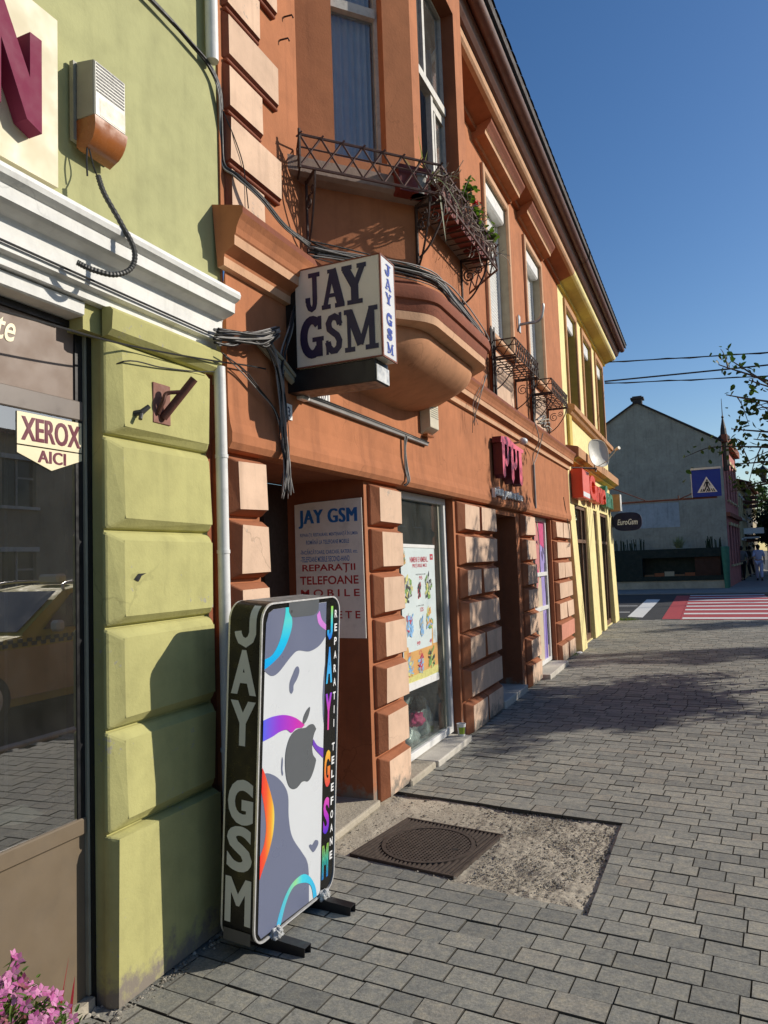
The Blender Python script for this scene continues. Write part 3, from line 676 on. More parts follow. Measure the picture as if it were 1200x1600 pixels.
# shopfront
SF = thing("shop_front", "", "", (0, 0, 0)); SF.parent = GB
for k in ("label", "category"):
    if k in SF: del SF[k]
b = MB(); b.box((gx - .03, 2.053, 0.05), (gx + .012, 2.064, 2.47)); b.build("jamb_strip", M['siren_gray'], SF)
b = MB(); b.box((gx - .05, 2.065, 0.0), (gx + .016, 2.20, 2.435)); b.box((gx - .05, 2.018, .622), (gx + .003, 2.052, 2.47)); b.build("jamb", M['black'], SF)
b = MB(); b.box((gx - .05, -3.0, 2.452), (gx + .008, 2.017, 2.476)); b.build("head_bar", M['black'], SF)
b = MB(); b.box((gx - .03, -3.0, 2.186), (gx - .004, 2.017, 2.451)); tp = b.build("transom_panel", M['mauve_panel'], SF)
b = MB(); text(b, "ite", (1.665, 2.335, 1.765, 2.425), onX(gx - .004), .002, 0, .012, 1, .35); b.build("lettering", M['cream_print'], tp)
b = MB(); b.cbox((gx - .04, -3.0, 2.112), (gx + .008, 2.052, 2.185), .004); b.build("transom_bar", M['bar_panel'], SF)
b = MB(); b.box((gx - .008, -3.0, .672), (gx, 2.017, 2.111)); b.build("window_pane", M['glass_shop'], SF)
b = MB(); b.cbox((gx - .04, -3.0, .612), (gx + .012, 2.052, .671), .005); b.build("bottom_bar", M['brown_panel'], SF)
b = MB(); b.box((gx - .04, -3.0, .045), (gx - .002, 2.052, .611)); b.build("base_panel", M['brown_panel'], SF)
b = MB(); b.box((gx - .06, -3.0, -.02), (gx + .03, 2.064, .044)); b.build("threshold", M['concrete'], SF)
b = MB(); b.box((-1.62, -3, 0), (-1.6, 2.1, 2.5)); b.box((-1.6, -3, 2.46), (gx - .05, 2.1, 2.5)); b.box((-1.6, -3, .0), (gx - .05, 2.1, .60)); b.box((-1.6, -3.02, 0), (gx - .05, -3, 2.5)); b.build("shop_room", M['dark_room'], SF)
for k, yy in enumerate((1.85, 1.93, 2.01)):
    b = MB(); b.box((-.32, yy - .12, .68), (-.317, yy - .108, 2.11)); b.build("hanging_strip", M['cream_plastic'], SF)
# things on the green building
t = thing("window_sign", "cream XEROX AICI notice with maroon capitals stuck on the dark shop window", "sign", (gx, 1.985, 1.96))
mp = lambda u, v, d=0.0: (d, u - 1.985, v - 1.96)
b = MB(); b.prism([(1.765, 1.992), (2.046, 1.992), (2.046, 2.103), (1.765, 2.103)], mp, .001, .004); b.build("name_plate", M['cream_print'], t)
b = MB(); b.prism([(1.765, 1.987), (1.765, 1.962), (1.908, 1.912), (2.046, 1.962), (2.046, 1.987)], mp, .001, .004); b.build("arrow_plate", M['cream_print'], t)
b = MB(); text(b, "XEROX", (1.780, 2.006, 2.040, 2.090), mp, .0045, 0, .012, 1.02, 0, 0, .005); text(b, "AICI", (1.848, 1.936, 1.972, 1.980), mp, .0045, 0, .01, 1.05, 0, 0, .004); b.build("lettering", M['maroon_print'], t)
t = thing("sign_board", "cream fascia board with a raised maroon letter N above the white cornice", "sign", (.0, 1.6, 2.88))
b = MB(); b.box((-.008, -3.5, -.005), (.028, .22, .60)); b.build("board", M['cream_board'], t)
b = MB(); mp = lambda u, v, d=0.0: (.028 + d, u - 1.6, v - 2.88)
b.prism([(1.64, 3.005), (1.698, 2.985), (1.698, 3.305), (1.652, 3.305), (1.652, 3.15), (1.545, 3.37), (1.50, 3.37), (1.50, 3.005), (1.545, 3.005), (1.545, 3.22)][::1], mp, .002, .062)
b.build("letter", M['maroon'], t)
def siren(name, label, y, z, w, h, d, amber=True):
    t = thing(name, label, "alarm siren", (0.0, y, z))
    b = MB(); zt, zb = h / 2, -h / 2
    if amber:
        b.prism([(-w / 2 - .012, zb + .03), (w / 2 + .012, zb + .03), (w / 2 + .012, zt), (-w / 2 - .012, zt)], lambda u, v, q: (q, u, v), 0, .018); b.build("back_plate", M['siren_gray'], t)
        b = MB(); b.loft([[(.018, -w / 2, zb + .33 * h), (.018, w / 2, zb + .33 * h), (.018, w / 2, zt), (.018, -w / 2, zt)], [(d, -w / 2 + .004, zb + .33 * h), (d, w / 2 - .004, zb + .33 * h), (d, w / 2 - .004, zt - .01), (d, -w / 2 + .004, zt - .01)]]); bevel(b.build("housing", M['siren_gray'], t), .006); b = MB(); b.box((d - .0005, -w / 2 + .010, zb + .345 * h), (d + .0015, w / 2 - .010, zt - .016)); b.build("front_plate", M['siren_white'], t)
        rings = []
        for k in range(7):
            a = k / 6 * math.pi / 2; z_ = zb + .325 * h - math.sin(a) * .325 * h; x_ = .018 + (d - .012) * math.cos(a) ** .7
            rings.append([(.018, -w / 2 + .002, z_), (x_, -w / 2 + .002 + .012 * math.sin(a), z_), (x_, w / 2 - .002 - .012 * math.sin(a), z_), (.018, w / 2 - .002, z_)])
        b = MB(); b.loft(rings); b.build("lamp_lens", M['amber'], t, auto=40)
        for k in range(9):
            zz = zt - .022 - k * .0125; b = MB(); b.box((d + .001, -w / 2 + .014, zz - .003), (d + .003, w / 2 - .014, zz + .003)); b.build("louvre", M['ink_dark'], t)
        b = MB(); b.box((d + .001, -w / 2 + .03, zb + .36 * h), (d + .0025, w / 2 - .01, zb + .56 * h)); b.build("label_plate", M['cream_plastic'], t)
    else:
        b.loft([[(0, -w / 2, zb), (0, w / 2, zb), (0, w / 2, zt), (0, -w / 2, zt)], [(d, -w / 2 + .006, zb + .05), (d, w / 2 - .006, zb + .05), (d, w / 2 - .006, zt - .004), (d, -w / 2 + .006, zt - .004)]]); bevel(b.build("housing", M['cream_plastic'], t), .005)
        for k in range(6):
            zz = zt - .03 - k * .017; b = MB(); b.box((d - .002, -w / 2 + .02, zz - .003), (d + .002, w / 2 - .02, zz + .003)); b.build("louvre", M['siren_gray'], t)
        b = MB(); b.box((.01, -w / 2 + .03, zb - .012), (.05, w / 2 - .03, zb + .004)); b.build("lamp_lens", M['amber'], t)
    return t
siren("alarm_siren", "gray alarm siren with amber lamp below its louvres on the olive wall", 1.993, 3.228, .165, .325, .10)
# ribbed hose with its two thin wires
b = MB(); b.tube(smooth_path([(.05, 1.93, 3.07), (.052, 1.925, 3.02), (.05, 1.93, 2.965)], 4), .0035, 6); b.tube(smooth_path([(.05, 1.94, 3.07), (.055, 1.955, 3.01), (.085, 1.945, 2.955)], 4), .003, 6)
o = MB(); path = smooth_path([(.085, 1.945, 2.965), (.10, 1.96, 2.90), (.135, 2.005, 2.80), (.165, 2.035, 2.71), (.16, 2.025, 2.64), (.135, 1.97, 2.60), (.10, 1.90, 2.60), (.075, 1.855, 2.615)], 12)
rs = [.0088 + .0018 * (i % 2) for i in range(len(path))]
o.tube(path, rs, 8); t = thing("ribbed_conduit", "dark ribbed hose hanging in a loop from the amber-lamped siren over the white cornice", "hose", (0, 0, 0))
o.build("hose", M['hose'], t); b.build("wire", M['rubber'], t)
# flag holder
t = thing("flag_holder", "rusty flagpole bracket with open tube bolted to the olive pier", "bracket", (.006, 2.355, 2.22))
b = MB(); b.cbox((0, -.052, -.082), (.006, .052, .082), .002); b.build("wall_plate", M['rust_plate'], t)
b = MB(); a0 = Vector((.012, .0, -.055)); a1 = Vector((.125, .055, .10))
dirv = (a1 - a0).normalized(); b.tube([a0, a1], .017, 12, cap=False); b.tube([a1, a0], .0135, 12, cap=False); rg = []
b.tube([a0 - dirv * .004, a0 + dirv * .004], .017, 12); b.build("socket_tube", M['rust'], t, auto=40)
b = MB(); b.tube(smooth_path([(.01, -.03, -.045), (.035, -.028, .0), (.04, -.015, .035), (.07, .012, .043), (.095, .035, .045)], 5), .0085, 8); b.build("brace", M['rust'], t, auto=40)
b = MB(); b.tube([(.004, 2.20, 2.155), (.03, 2.215, 2.16), (.05, 2.235, 2.185)], [.012, .012, .009], 8); b.tube([(.03, 2.215, 2.16), (.036, 2.20, 2.13)], .008, 8)
tag(b.build("hose_stub", M['hose']), "short dark pipe stub poking from the olive pier beside the flag bracket", "pipe stub")
# torn anchor hole in the pier
b = MB(); b.prism([(2.19, 1.517), (2.212, 1.507), (2.228, 1.528), (2.255, 1.538), (2.212, 1.537)], onX(.0065), 0, .0015); tag(b.build("anchor_hole", M['black']), "small dark torn hole in the middle block of the olive pier", "hole")
# downpipes
b = MB(); b.tube(smooth_path([(.02, 2.735, 2.46), (.02, 2.738, 2.2), (.02, 2.740, 1.0), (.02, 2.740, 0.02)], 6), .027, 14); o = MB()
dp = thing("downpipe", "white drainpipe between the olive pier and the orange facade", "drainpipe", (0, 0, 0)); b.build("pipe", M['white_paint'], dp, auto=50)
for z in (1.62, 2.05, .75): o = MB(); o.tube([(.02, 2.739, z - .008), (.02, 2.739, z + .008)], .030, 14); o.build("collar", M['white_paint'], dp, auto=50)
b = MB(); b.tube([(.03, 2.715, 3.90), (.03, 2.715, 7.0)], .03, 14); tag(b.build("upper_pipe", M['white_paint'], auto=50), "white vertical pipe at the top corner above the black cable bundle", "pipe")
# display box behind the pane
t = thing("toy_box", "dark display box with a white car drawing lying behind the shop glass", "box", (gx - .17, 1.93, .690), (0, R(32), 0))
b = MB(); b.cbox((-.10, -.32, 0), (.10, .18, .05), .004); b.build("carton", M['ink_dark'], t)
mp = lambda u, v, d=0.0: (v, u, .0505 + d)
b = MB(); b.poly(smooth2([(-.28, -.02), (-.24, .02), (-.16, .03), (-.08, .06), (.02, .06), (.09, .03), (.10, -.0), (.0, -.012), (-.14, -.02)], 4), mp, .0); b.build("car_print", M['sign_white2'], t)
b = MB()
for u, v, w_, h_ in ((.0, -.05, .05, .015), (.07, -.05, .06, .02), (.02, -.075, .07, .012), (.13, .0, .035, .03)): b.poly([(u, v), (u + w_, v), (u + w_, v + h_), (u, v + h_)], mp, .0006)
b.build("print_panels", M['sign_white2'], t)
b = MB(); b.poly(circ(-.17, -.065, .014, 12), mp, .0006); b.build("red_seal", M['ink_red'], t)
# ------------------------------------------------------------------ terracotta orange building
OB = thing("orange_building", "terracotta orange two-storey building with peach rusticated blocks and a bay window", "building", (0, 0, 0))
XW = -0.035
def bay_poly(o, X=0.5, yl=3.56, ym=4.12, yn=5.26, yr=5.82, base=0.0):
    """plan of the bay pushed out by o: left foot, left corner, right corner, right foot"""
    a = Vector((X, ym)) - Vector((0, yl)); t = a.normalized(); n = Vector((t.y, -t.x))
    p = Vector((0, yl)) + n * o
    xf = X + o; y1 = p.y + t.y * (xf - p.x) / t.x; y0 = p.y + t.y * (base - p.x) / t.x
    a = Vector((0, yr)) - Vector((X, yn)); t2 = a.normalized(); n2 = Vector((t2.y, -t2.x))
    q = Vector((X, yn)) + n2 * o; y2 = q.y + t2.y * (xf - q.x) / t2.x; y3 = q.y + t2.y * (base - q.x) / t2.x
    return [(base, y0), (xf, y1), (xf, y2), (base, y3)]
# ground floor wall with its openings
DOOR = (3.12, 4.36); W1 = (4.92, 6.22); DW = (7.50, 8.56); W2 = (9.42, 10.70)
b = MB(); Y0 = 2.78
def op(a, z0, z1): return (a[0] - Y0, a[1] - Y0, z0, z1)
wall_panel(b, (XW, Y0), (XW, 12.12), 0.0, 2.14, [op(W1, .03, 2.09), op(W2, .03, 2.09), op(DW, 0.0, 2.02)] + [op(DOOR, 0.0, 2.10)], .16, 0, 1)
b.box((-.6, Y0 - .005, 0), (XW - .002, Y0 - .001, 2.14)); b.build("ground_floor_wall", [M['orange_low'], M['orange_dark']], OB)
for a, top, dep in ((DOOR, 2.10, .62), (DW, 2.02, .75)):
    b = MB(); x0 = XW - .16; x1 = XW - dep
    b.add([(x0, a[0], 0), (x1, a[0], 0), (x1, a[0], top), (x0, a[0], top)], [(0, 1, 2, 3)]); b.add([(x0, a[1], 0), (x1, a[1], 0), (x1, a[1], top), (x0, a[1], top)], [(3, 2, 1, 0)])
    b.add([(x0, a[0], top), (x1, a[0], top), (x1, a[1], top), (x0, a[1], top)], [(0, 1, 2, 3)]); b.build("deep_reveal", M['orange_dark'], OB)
b = MB(); b.box((XW - .9, DOOR[0] - .05, -.01), (XW + .04, DOOR[1] + .02, .035)); bevel(b.build("door_step", M['concrete'], OB), .01)
b = MB(); b.box((XW - .9, DW[0], -.01), (XW + .06, DW[1], .075)); bevel(b.build("door_step", M['stone'], OB), .01)
# shop door in the first recess
d = MB(); xd = XW - .60; d.box((xd - .05, DOOR[0], .036), (xd, DOOR[0] + .09, 2.09)); d.box((xd - .05, DOOR[1] - .30, .036), (xd + .02, DOOR[1], 2.09)); d.box((xd - .05, DOOR[0] + .09, 1.98), (xd, DOOR[1] - .30, 2.09))
door = d.build("shop_door", M['dark_wood'], OB)
d = MB(); d.box((xd - .03, DOOR[0] + .10, .2), (xd - .02, DOOR[1] - .31, 1.97)); d.build("door_pane", M['glass_dark'], door)
d = MB(); d.box((xd + .0, DOOR[1] - .47, .04), (xd + .03, DOOR[1] - .42, 1.62)); d.build("door_edge", M['siren_gray'], door)
d = MB(); d.box((XW - .76, DW[0], .076), (XW - .72, DW[1], 2.02)); dd = d.build("entrance_door", M['dark_wood'], OB)
for k in (0, 1):
    d = MB(); d.cbox((XW - .721, DW[0] + .1 + k * .46, .25), (XW - .705, DW[0] + .48 + k * .46, 1.8), .01); d.build("door_panel", M['dark_wood'], dd)
# rusticated peach blocks
def zrow(k): return (2.09 - .298 * (k + 1) if k < 6 else 0.0, 2.09 - .298 * k - .022)
def pier(y0, y1, split=(), cy=.05, pink=None, x1=.035):
    for k in range(7):
        z0, z1 = zrow(k)
        parts = [(y0, y1)]
        if k in split:
            mid = (y0 + y1) / 2 + random.uniform(-.03, .03); parts = [(y0, mid - .010), (mid + .010, y1)]
        for i, (a, c) in enumerate(parts):
            q = quoin(a + random.uniform(-.008, .008), c + random.uniform(-.008, .008), z0, z1, XW - .01, x1, cy if i == 0 else .018, .026)
            o = q.build("facing_block", [M['peach'] if not (pink and k in pink) else M['pink_block'], M['block_side']], OB); bevel(o, .007, 2, 25)
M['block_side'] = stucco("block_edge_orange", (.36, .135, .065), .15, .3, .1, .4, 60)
M['pink_block'] = stucco("pink_repainted_block", (.62, .27, .19), .08, .2, .1, .4, 60)
pier(2.83, 3.115, cy=.035); pier(4.42, 4.87, cy=.06); pier(6.28, 7.44, (0, 2, 4, 6), .07); pier(8.74, 9.36, cy=.05); pier(10.74, 11.95, (0, 2, 4, 6), .05, (5,))
# shop window 1
def shopwin(y0, y1, z0, z1, x, mull=(), name="shop_window", fw=.055, mat=None, pane='glass_gray'):
    f = MB(); mat = mat or M['white_pvc']
    f.cbox((x - .05, y0, z0), (x + .012, y0 + fw, z1), .004); f.cbox((x - .05, y1 - fw, z0), (x + .012, y1, z1), .004)
    f.cbox((x - .05, y0 + fw, z1 - fw), (x + .011, y1 - fw, z1), .004); f.cbox((x - .05, y0 + fw, z0), (x + .011, y1 - fw, z0 + fw), .004)
    for z in mull: f.cbox((x - .05, y0 + fw, z - fw / 2), (x + .010, y1 - fw, z + fw / 2), .004)
    w = f.build(name, mat, OB)
    g_ = MB(); g_.box((x - .022, y0 + fw, z0 + fw), (x - .016, y1 - fw, z1 - fw)); g_.build("window_pane", M[pane], w); return w
sw1 = shopwin(4.95, 6.20, .055, 2.085, XW - .075)
f = MB(); f.box((XW - .118, 6.05, .11), (XW - .085, 6.075, 2.03)); f.build("inner_frame", M['siren_gray'], sw1)
r_ = MB(); r_.box((-.85, 4.7, .0), (-.83, 6.6, 2.4)); r_.box((-.83, 6.25, 0), (-.2, 6.27, 2.4)); r_.box((-.83, 4.88, 0), (-.2, 4.90, 2.4)); r_.build("shop_back", M['shop_back'], OB)
r_ = MB(); r_.box((-.83, 4.9, .0), (XW - .12, 6.25, .06)); r_.build("display_floor", M['shop_floor'], OB)
r_ = MB(); r_.box((-.83, 4.9, 2.12), (XW - .17, 6.25, 2.14)); r_.build("shop_ceiling", M['shop_back'], OB)
b = MB(); b.cbox((XW - .16, 5.30, -.02), (.075, 6.16, .045), .006); bevel(b.build("sill_slab", M['stone'], OB), .003)
b = MB(); b.cbox((XW - .16, 4.80, -.02), (.055, 5.295, .044), .01); b.build("sill_mortar", M['concrete'], OB)
sw2 = shopwin(9.46, 10.66, .075, 2.085, XW - .075, (1.30, .83), "shop_door_window")
b = MB(); b.cbox((XW - .16, 9.40, -.02), (.12, 10.72, .06), .006); b.build("sill_slab", M['stone'], OB)
# printed film on the second window: an abstract pink, lilac and cream face in plain blocks of colour
fm = lambda u, v, d=0.0: (XW - .090 + d, 9.97 + (u - 9.5) * .57, v); b = [MB() for _ in range(6)]
pal = [plain("film_cream", (.62, .52, .38), .4, var=.05), plain("film_lilac", (.36, .30, .62), .4, var=.08), plain("film_pink", (.62, .10, .24), .4, var=.08), plain("film_black", (.02, .02, .03), .4), plain("film_rose", (.60, .24, .24), .4, var=.1), plain("film_violet", (.17, .12, .42), .4, var=.1)]
fy0, fy1 = 9.5, 10.6
b[0].poly([(fy0, .1), (fy1, .1), (fy1, 2.04), (fy0, 2.04)], fm, 0)
b[1].poly([(10.10, .1), (10.52, .1), (10.50, .9), (10.58, 1.3), (10.57, 1.8), (10.2, 1.95), (10.05, 1.5), (10.12, .9)], fm, .0015)
b[2].poly([(10.08, 1.72), (10.56, 1.66), (10.60, 2.04), (9.98, 2.04)], fm, .003)
b[4].poly(smooth2([(9.52, 1.15), (9.78, 1.22), (9.95, 1.45), (9.98, 1.75), (9.85, 1.97), (9.52, 2.0)], 5), fm, .003)
stroke(b[3], [(p.x, p.y) for p in smooth_path([(9.78, 2.03, 0), (9.95, 1.88, 0), (10.02, 1.6, 0), (9.99, 1.25, 0)], 5)], .045, fm, .0045)
stroke(b[3], [(9.66, 1.73), (9.78, 1.76), (9.86, 1.71)], .03, fm, .0045); stroke(b[3], [(10.22, 1.62), (10.32, 1.50), (10.42, 1.68), (10.52, 1.58)], .028, fm, .0045)
stroke(b[3], [(10.56, .3), (10.52, .6), (10.57, .95), (10.50, 1.2), (10.55, 1.45)], .05, fm, .0045)
b[2].poly(smooth2([(9.55, 1.33), (9.72, 1.37), (9.82, 1.31), (9.72, 1.26)], 4), fm, .0045); b[5].poly([(10.28, .12), (10.46, .12), (10.44, .75), (10.36, .75)], fm, .003)
film = thing("window_film", "pink, lilac and cream printed film of a stylised face behind the white framed window", "poster", (0, 0, 0))
for q, nm, mm in zip(b, ("cream_ground", "lilac_field", "pink_field", "black_lines", "rose_field", "violet_field"), pal): q.build(nm, mm, film)
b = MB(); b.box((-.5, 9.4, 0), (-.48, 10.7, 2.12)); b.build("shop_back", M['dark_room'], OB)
# band above the shops with a rounded lower edge
b = MB(); prof = [(XW - .10, 2.105), (-.01, 2.085), (.022, 2.095), (.040, 2.125), (.042, 2.17), (.030, 2.22), (.022, 2.30), (.020, 2.945)]
profile_run(b, prof, 2.795, 12.12); bevel(b.build("band_wall", M['orange'], OB, auto=50), .002)
# string course
prof = [(.015, 2.93), (.050, 2.935), (.052, 2.975), (.056, 2.99), (.110, 3.02), (.112, 3.065), (.118, 3.072), (.124, 3.10), (.140, 3.135), (.158, 3.16), (.160, 3.188), (.150, 3.196), (-.01, 3.235)]
mats = [1, 1, 0, 0, 1, 0, 0, 0, 0, 2, 2, 2]
for a, c in ((2.745, 12.13),):
    b = MB(); profile_run(b, prof, a, c, mats=mats); b.build("string_course", [M['orange'], M['peach_trim'], M['brown_trim']], OB)
# upper wall
U1 = (7.62, 8.62); U2 = (9.60, 10.60)
b = MB(); wall_panel(b, (0, 2.80), (0, 3.70), 3.18, 6.2); b.box((-.3, 2.802, 2.5), (-.003, 2.81, 6.5)); b.build('corner_wall', [M['orange'], M['beige_wall']], OB)
b = MB(); wall_panel(b, (0, 5.5), (0, 12.12), 3.18, 6.2, [(U1[0] - 5.5, U1[1] - 5.5, 3.95, 5.76), (U2[0] - 5.5, U2[1] - 5.5, 3.95, 5.76)], .22, 0, 1)
b.build("upper_wall", [M['orange'], M['beige_wall']], OB)
# corner quoins, long and short
z = 3.225; k = 0
while z < 6.0:
    y1 = 3.315 if k % 2 else 3.145
    q = quoin(2.835, y1, z, z + .235, -.01, .034, .012, .016, .003); o = q.build("corner_block", [M['peach'], M['brown_trim']], OB)
    q = MB(); q.cbox((-.005, 2.84, z - .020), (.026, y1 - .012, z - .004), .004); q.build("block_fillet", M['brown_trim'], o)
    z += .2615; k += 1
# two shuttered windows
for y0, y1 in (U1, U2):
    w = MB(); aw = .075
    w.cbox((-.005, y0 - aw, 3.93), (.035, y0 - .001, 5.84), .008); w.cbox((-.005, y1 + .001, 3.93), (.035, y1 + aw, 5.84), .008); w.cbox((-.005, y0 - .001, 5.762), (.034, y1 + .001, 5.838), .008)
    win = w.build("upper_window", M['peach_trim'], OB)
    s = MB(); s.cbox((-.16, y0 + .004, 5.57), (-.015, y1 - .004, 5.758), .02); s.build("roller_box", M['white_pvc'], win)
    s = MB(); nz = 44; zz = 3.96
    while zz < 5.57:
        s.add([(-.125, y0 + .03, zz), (-.125, y1 - .03, zz), (-.117, y1 - .03, zz + .018), (-.117, y0 + .03, zz + .018), (-.125, y1 - .03, zz + .037), (-.125, y0 + .03, zz + .037)], [(0, 1, 2, 3), (3, 2, 4, 5)]); zz += .0385
    s = s.build("shutter_slats", M['blind'], win); tag(s, kind='stuff')
    s = MB(); s.box((-.14, y0 + .002, 3.955), (-.10, y0 + .03, 5.57)); s.build("guide_rail", M['white_pvc'], win); s = MB(); s.box((-.14, y1 - .03, 3.955), (-.10, y1 - .002, 5.57)); s.build("guide_rail", M['white_pvc'], win)
    s = MB(); s.cbox((-.2, y0 - .09, 3.885), (.085, y1 + .09, 3.945), .01); s.build("window_sill", M['peach_trim'], win)
    s = MB(); s.cbox((-.005, y0 + .02, 3.30), (.010, y1 - .02, 3.82), .004); s.build("apron_panel", M['peach'], OB)
    s = MB(); s.cbox((-.005, y0 - .06, 3.25), (.030, y0 + .018, 3.884), .006); s.cbox((-.005, y1 - .018, 3.25), (.030, y1 + .06, 3.884), .006); s.build("apron_pilaster", M['orange'], OB)
    # hood
    hp = [(-.01, 5.925), (.035, 5.93), (.05, 5.955), (.145, 5.975), (.150, 6.01), (.165, 6.02), (.185, 6.05), (.215, 6.085), (.22, 6.12), (.21, 6.135), (-.01, 6.20)]
    h = MB(); profile_run(h, hp, y0 - .36, y1 + .20, mats=[0, 0, 0, 1, 1, 2, 2, 2, 2, 2]); h.build("window_hood", [M['orange'], M['peach_trim'], M['brown_trim']], OB)
# bay window
BAY = thing("bay", "", "", (0, 0, 0)); BAY.parent = OB
for k in ("label", "category"):
    if k in BAY: del BAY[k]
ZL = 3.83
M['ledge'] = stucco("weathered_ledge", (.36, .27, .22), .15, .4, .2, .3, 60)
P = bay_poly(0); b = MB()
LEN = (Vector(P[1]) - Vector(P[0])).length; LF = P[2][1] - P[1][1]
wu = (.225, .560); fu = (.14, .95)
wall_panel(b, P[0], P[1], ZL, 6.1, [(wu[0], wu[1], 3.93, 5.62)], .085, 0, 0)
wall_panel(b, P[1], P[2], ZL, 6.1, [(fu[0], fu[1], 3.93, 5.62)], .11, 0, 1)
wall_panel(b, P[2], P[3], ZL, 6.1, [(wu[0], wu[1], 3.93, 5.62)], .085, 0, 0)
b.build("bay_wall", [M['orange'], M['orange_dark']], BAY)
def ring(o, z, **kw): return [(x, y, z) for x, y in bay_poly(o, base=-.03, **kw)]
b = MB(); b.loft([ring(.0, ZL - .105), ring(.055, ZL - .10), ring(.085, ZL - .085), ring(.085, ZL), ring(.0, ZL + .006)]); b.build("bay_ledge", M['ledge'], BAY)
b = MB(); b.loft([ring(-.02, 3.1), ring(-.02, ZL - .09)]); b.build("bay_parapet", M['orange'], BAY)
b = MB(); b.loft([ring(.10, 6.1), ring(.12, 6.2), ring(0, 6.25)]); b.build("bay_top", M['brown_trim'], BAY)
def sring(o, z, rr=.10, n=5):
    p = bay_poly(o, base=-.03); out = [(p[0][0], p[0][1], z)]
    for i in (1, 2):
        A, B, C_ = Vector(p[i - 1]), Vector(p[i]), Vector(p[i + 1]); d0 = B + (A - B).normalized() * rr; d1 = B + (C_ - B).normalized() * rr
        for k in range(n + 1):
            t = k / n; q = d0 * (1 - t) ** 2 + B * 2 * t * (1 - t) + d1 * t * t; out.append((q.x, q.y, z))
    out.append((p[3][0], p[3][1], z)); return out
b = MB(); b.loft([sring(.02, 2.955), sring(.045, 2.96), sring(.085, 2.965), sring(.087, 3.015)]); b.build("bay_fascia", M['peach_trim'], BAY, auto=40)
b = MB(); b.loft([sring(.088, 3.016), sring(.100, 3.05), sring(.104, 3.08), sring(.120, 3.085), sring(.128, 3.115), sring(.118, 3.16), sring(.0, 3.24)]); b.build("bay_moulding", M['brown_trim'], BAY, auto=30)
# rounded corbel under the bay
rings = []
top = sring(.0, 0, .16, 8)
for s, zz in ((.03, 2.628), (.30, 2.672), (.58, 2.722), (.76, 2.760), (.87, 2.797), (.94, 2.836), (.98, 2.875), (1.0, 2.915), (1.0, 2.965)):
    r_ = []
    for (x, y, _) in top:
        yc = 4.346; yy = yc + (y - yc) * (.44 + .56 * s); r_.append((-.03 + (x + .03) * max(.03, s), yy, zz))
    rings.append(r_)
b = MB(); b.loft(rings); b.build("bay_corbel", M['corbel'], BAY, smooth=True)
def bay_window(p0, p1, u, z0, zt, z1, dep, opened=False):
    p0 = Vector(p0); p1 = Vector(p1); t = (p1 - p0).normalized(); n = Vector((t.y, -t.x))
    W = lambda uu, z, d=0.0: (p0.x + t.x * uu - n.x * (dep - d), p0.y + t.y * uu - n.y * (dep - d), z)
    f = MB(); fw = .022
    def bar(u0, u1, a, c, d0=-.03, d1=.012): f.prism([(u0, a), (u1, a), (u1, c), (u0, c)], W, d0, d1)
    bar(u[0], u[0] + fw, z0, z1); bar(u[1] - fw, u[1], z0, z1); bar(u[0] + fw, u[1] - fw, z1 - fw, z1); bar(u[0] + fw, u[1] - fw, z0, z0 + fw)
    bar(u[0] + fw, u[1] - fw, zt - .03, zt + .03, -.03, .03)
    if opened:
        mid = (u[0] + u[1]) / 2
        bar(mid + .08, mid + .12, z0 + fw, zt - .03, -.02, .02); bar(mid + .18, mid + .21, z0 + fw, zt - .03, -.03, .005); bar(mid - .02, mid + .02, zt + .03, z1 - fw)
        bar(mid + .12, u[1] - fw, zt - .10, zt - .03, -.03, .008); bar(u[0] + fw, mid - .02, zt + .03, zt + .06); bar(mid + .02, u[1] - fw, zt + .03, zt + .06)
    w = f.build("bay_window_frame", M['white_wood'], BAY)
    gl = MB(); 
    if not opened: gl.prism([(u[0] + fw, z0 + fw), (u[1] - fw, z0 + fw), (u[1] - fw, zt - .03), (u[0] + fw, zt - .03)], W, -.012, -.008)
    else: gl.prism([(mid + .21, z0 + fw), (u[1] - fw, z0 + fw), (u[1] - fw, zt - .1), (mid + .21, zt - .1)], W, -.012, -.008)
    gl.prism([(u[0] + fw, zt + .03), (u[1] - fw, zt + .03), (u[1] - fw, z1 - fw), (u[0] + fw, z1 - fw)], W, -.012, -.008)
    gl.build("window_pane", M['glass_win'], w)
    if not opened:
        c = MB(); nn = 40; A = []; B = []
        for i in range(nn + 1):
            uu = u[0] + .02 + (u[1] - u[0] - .04) * i / nn; d = -.07 + .012 * math.sin(i * 1.1) + .006 * math.sin(i * 2.7); A.append(W(uu, z0 + .03, d)); B.append(W(uu, z1, d))
        c.loft([A, B], closed=False, cap=False); c.build("curtain", M['curtain'], w, smooth=True)
bay_window(P[0], P[1], wu, 3.93, 4.93, 5.62, .085); bay_window(P[1], P[2], fu, 3.93, 4.86, 5.62, .11, True); bay_window(P[2], P[3], wu, 3.93, 4.93, 5.62, .085)
b = MB(); b.box((-.9, 3.2, 3.6), (-.88, 6.0, 6.1)); b.box((-.88, 3.2, 3.6), (-.03, 3.22, 6.1)); b.build("bay_room", M['dark_room'], BAY)
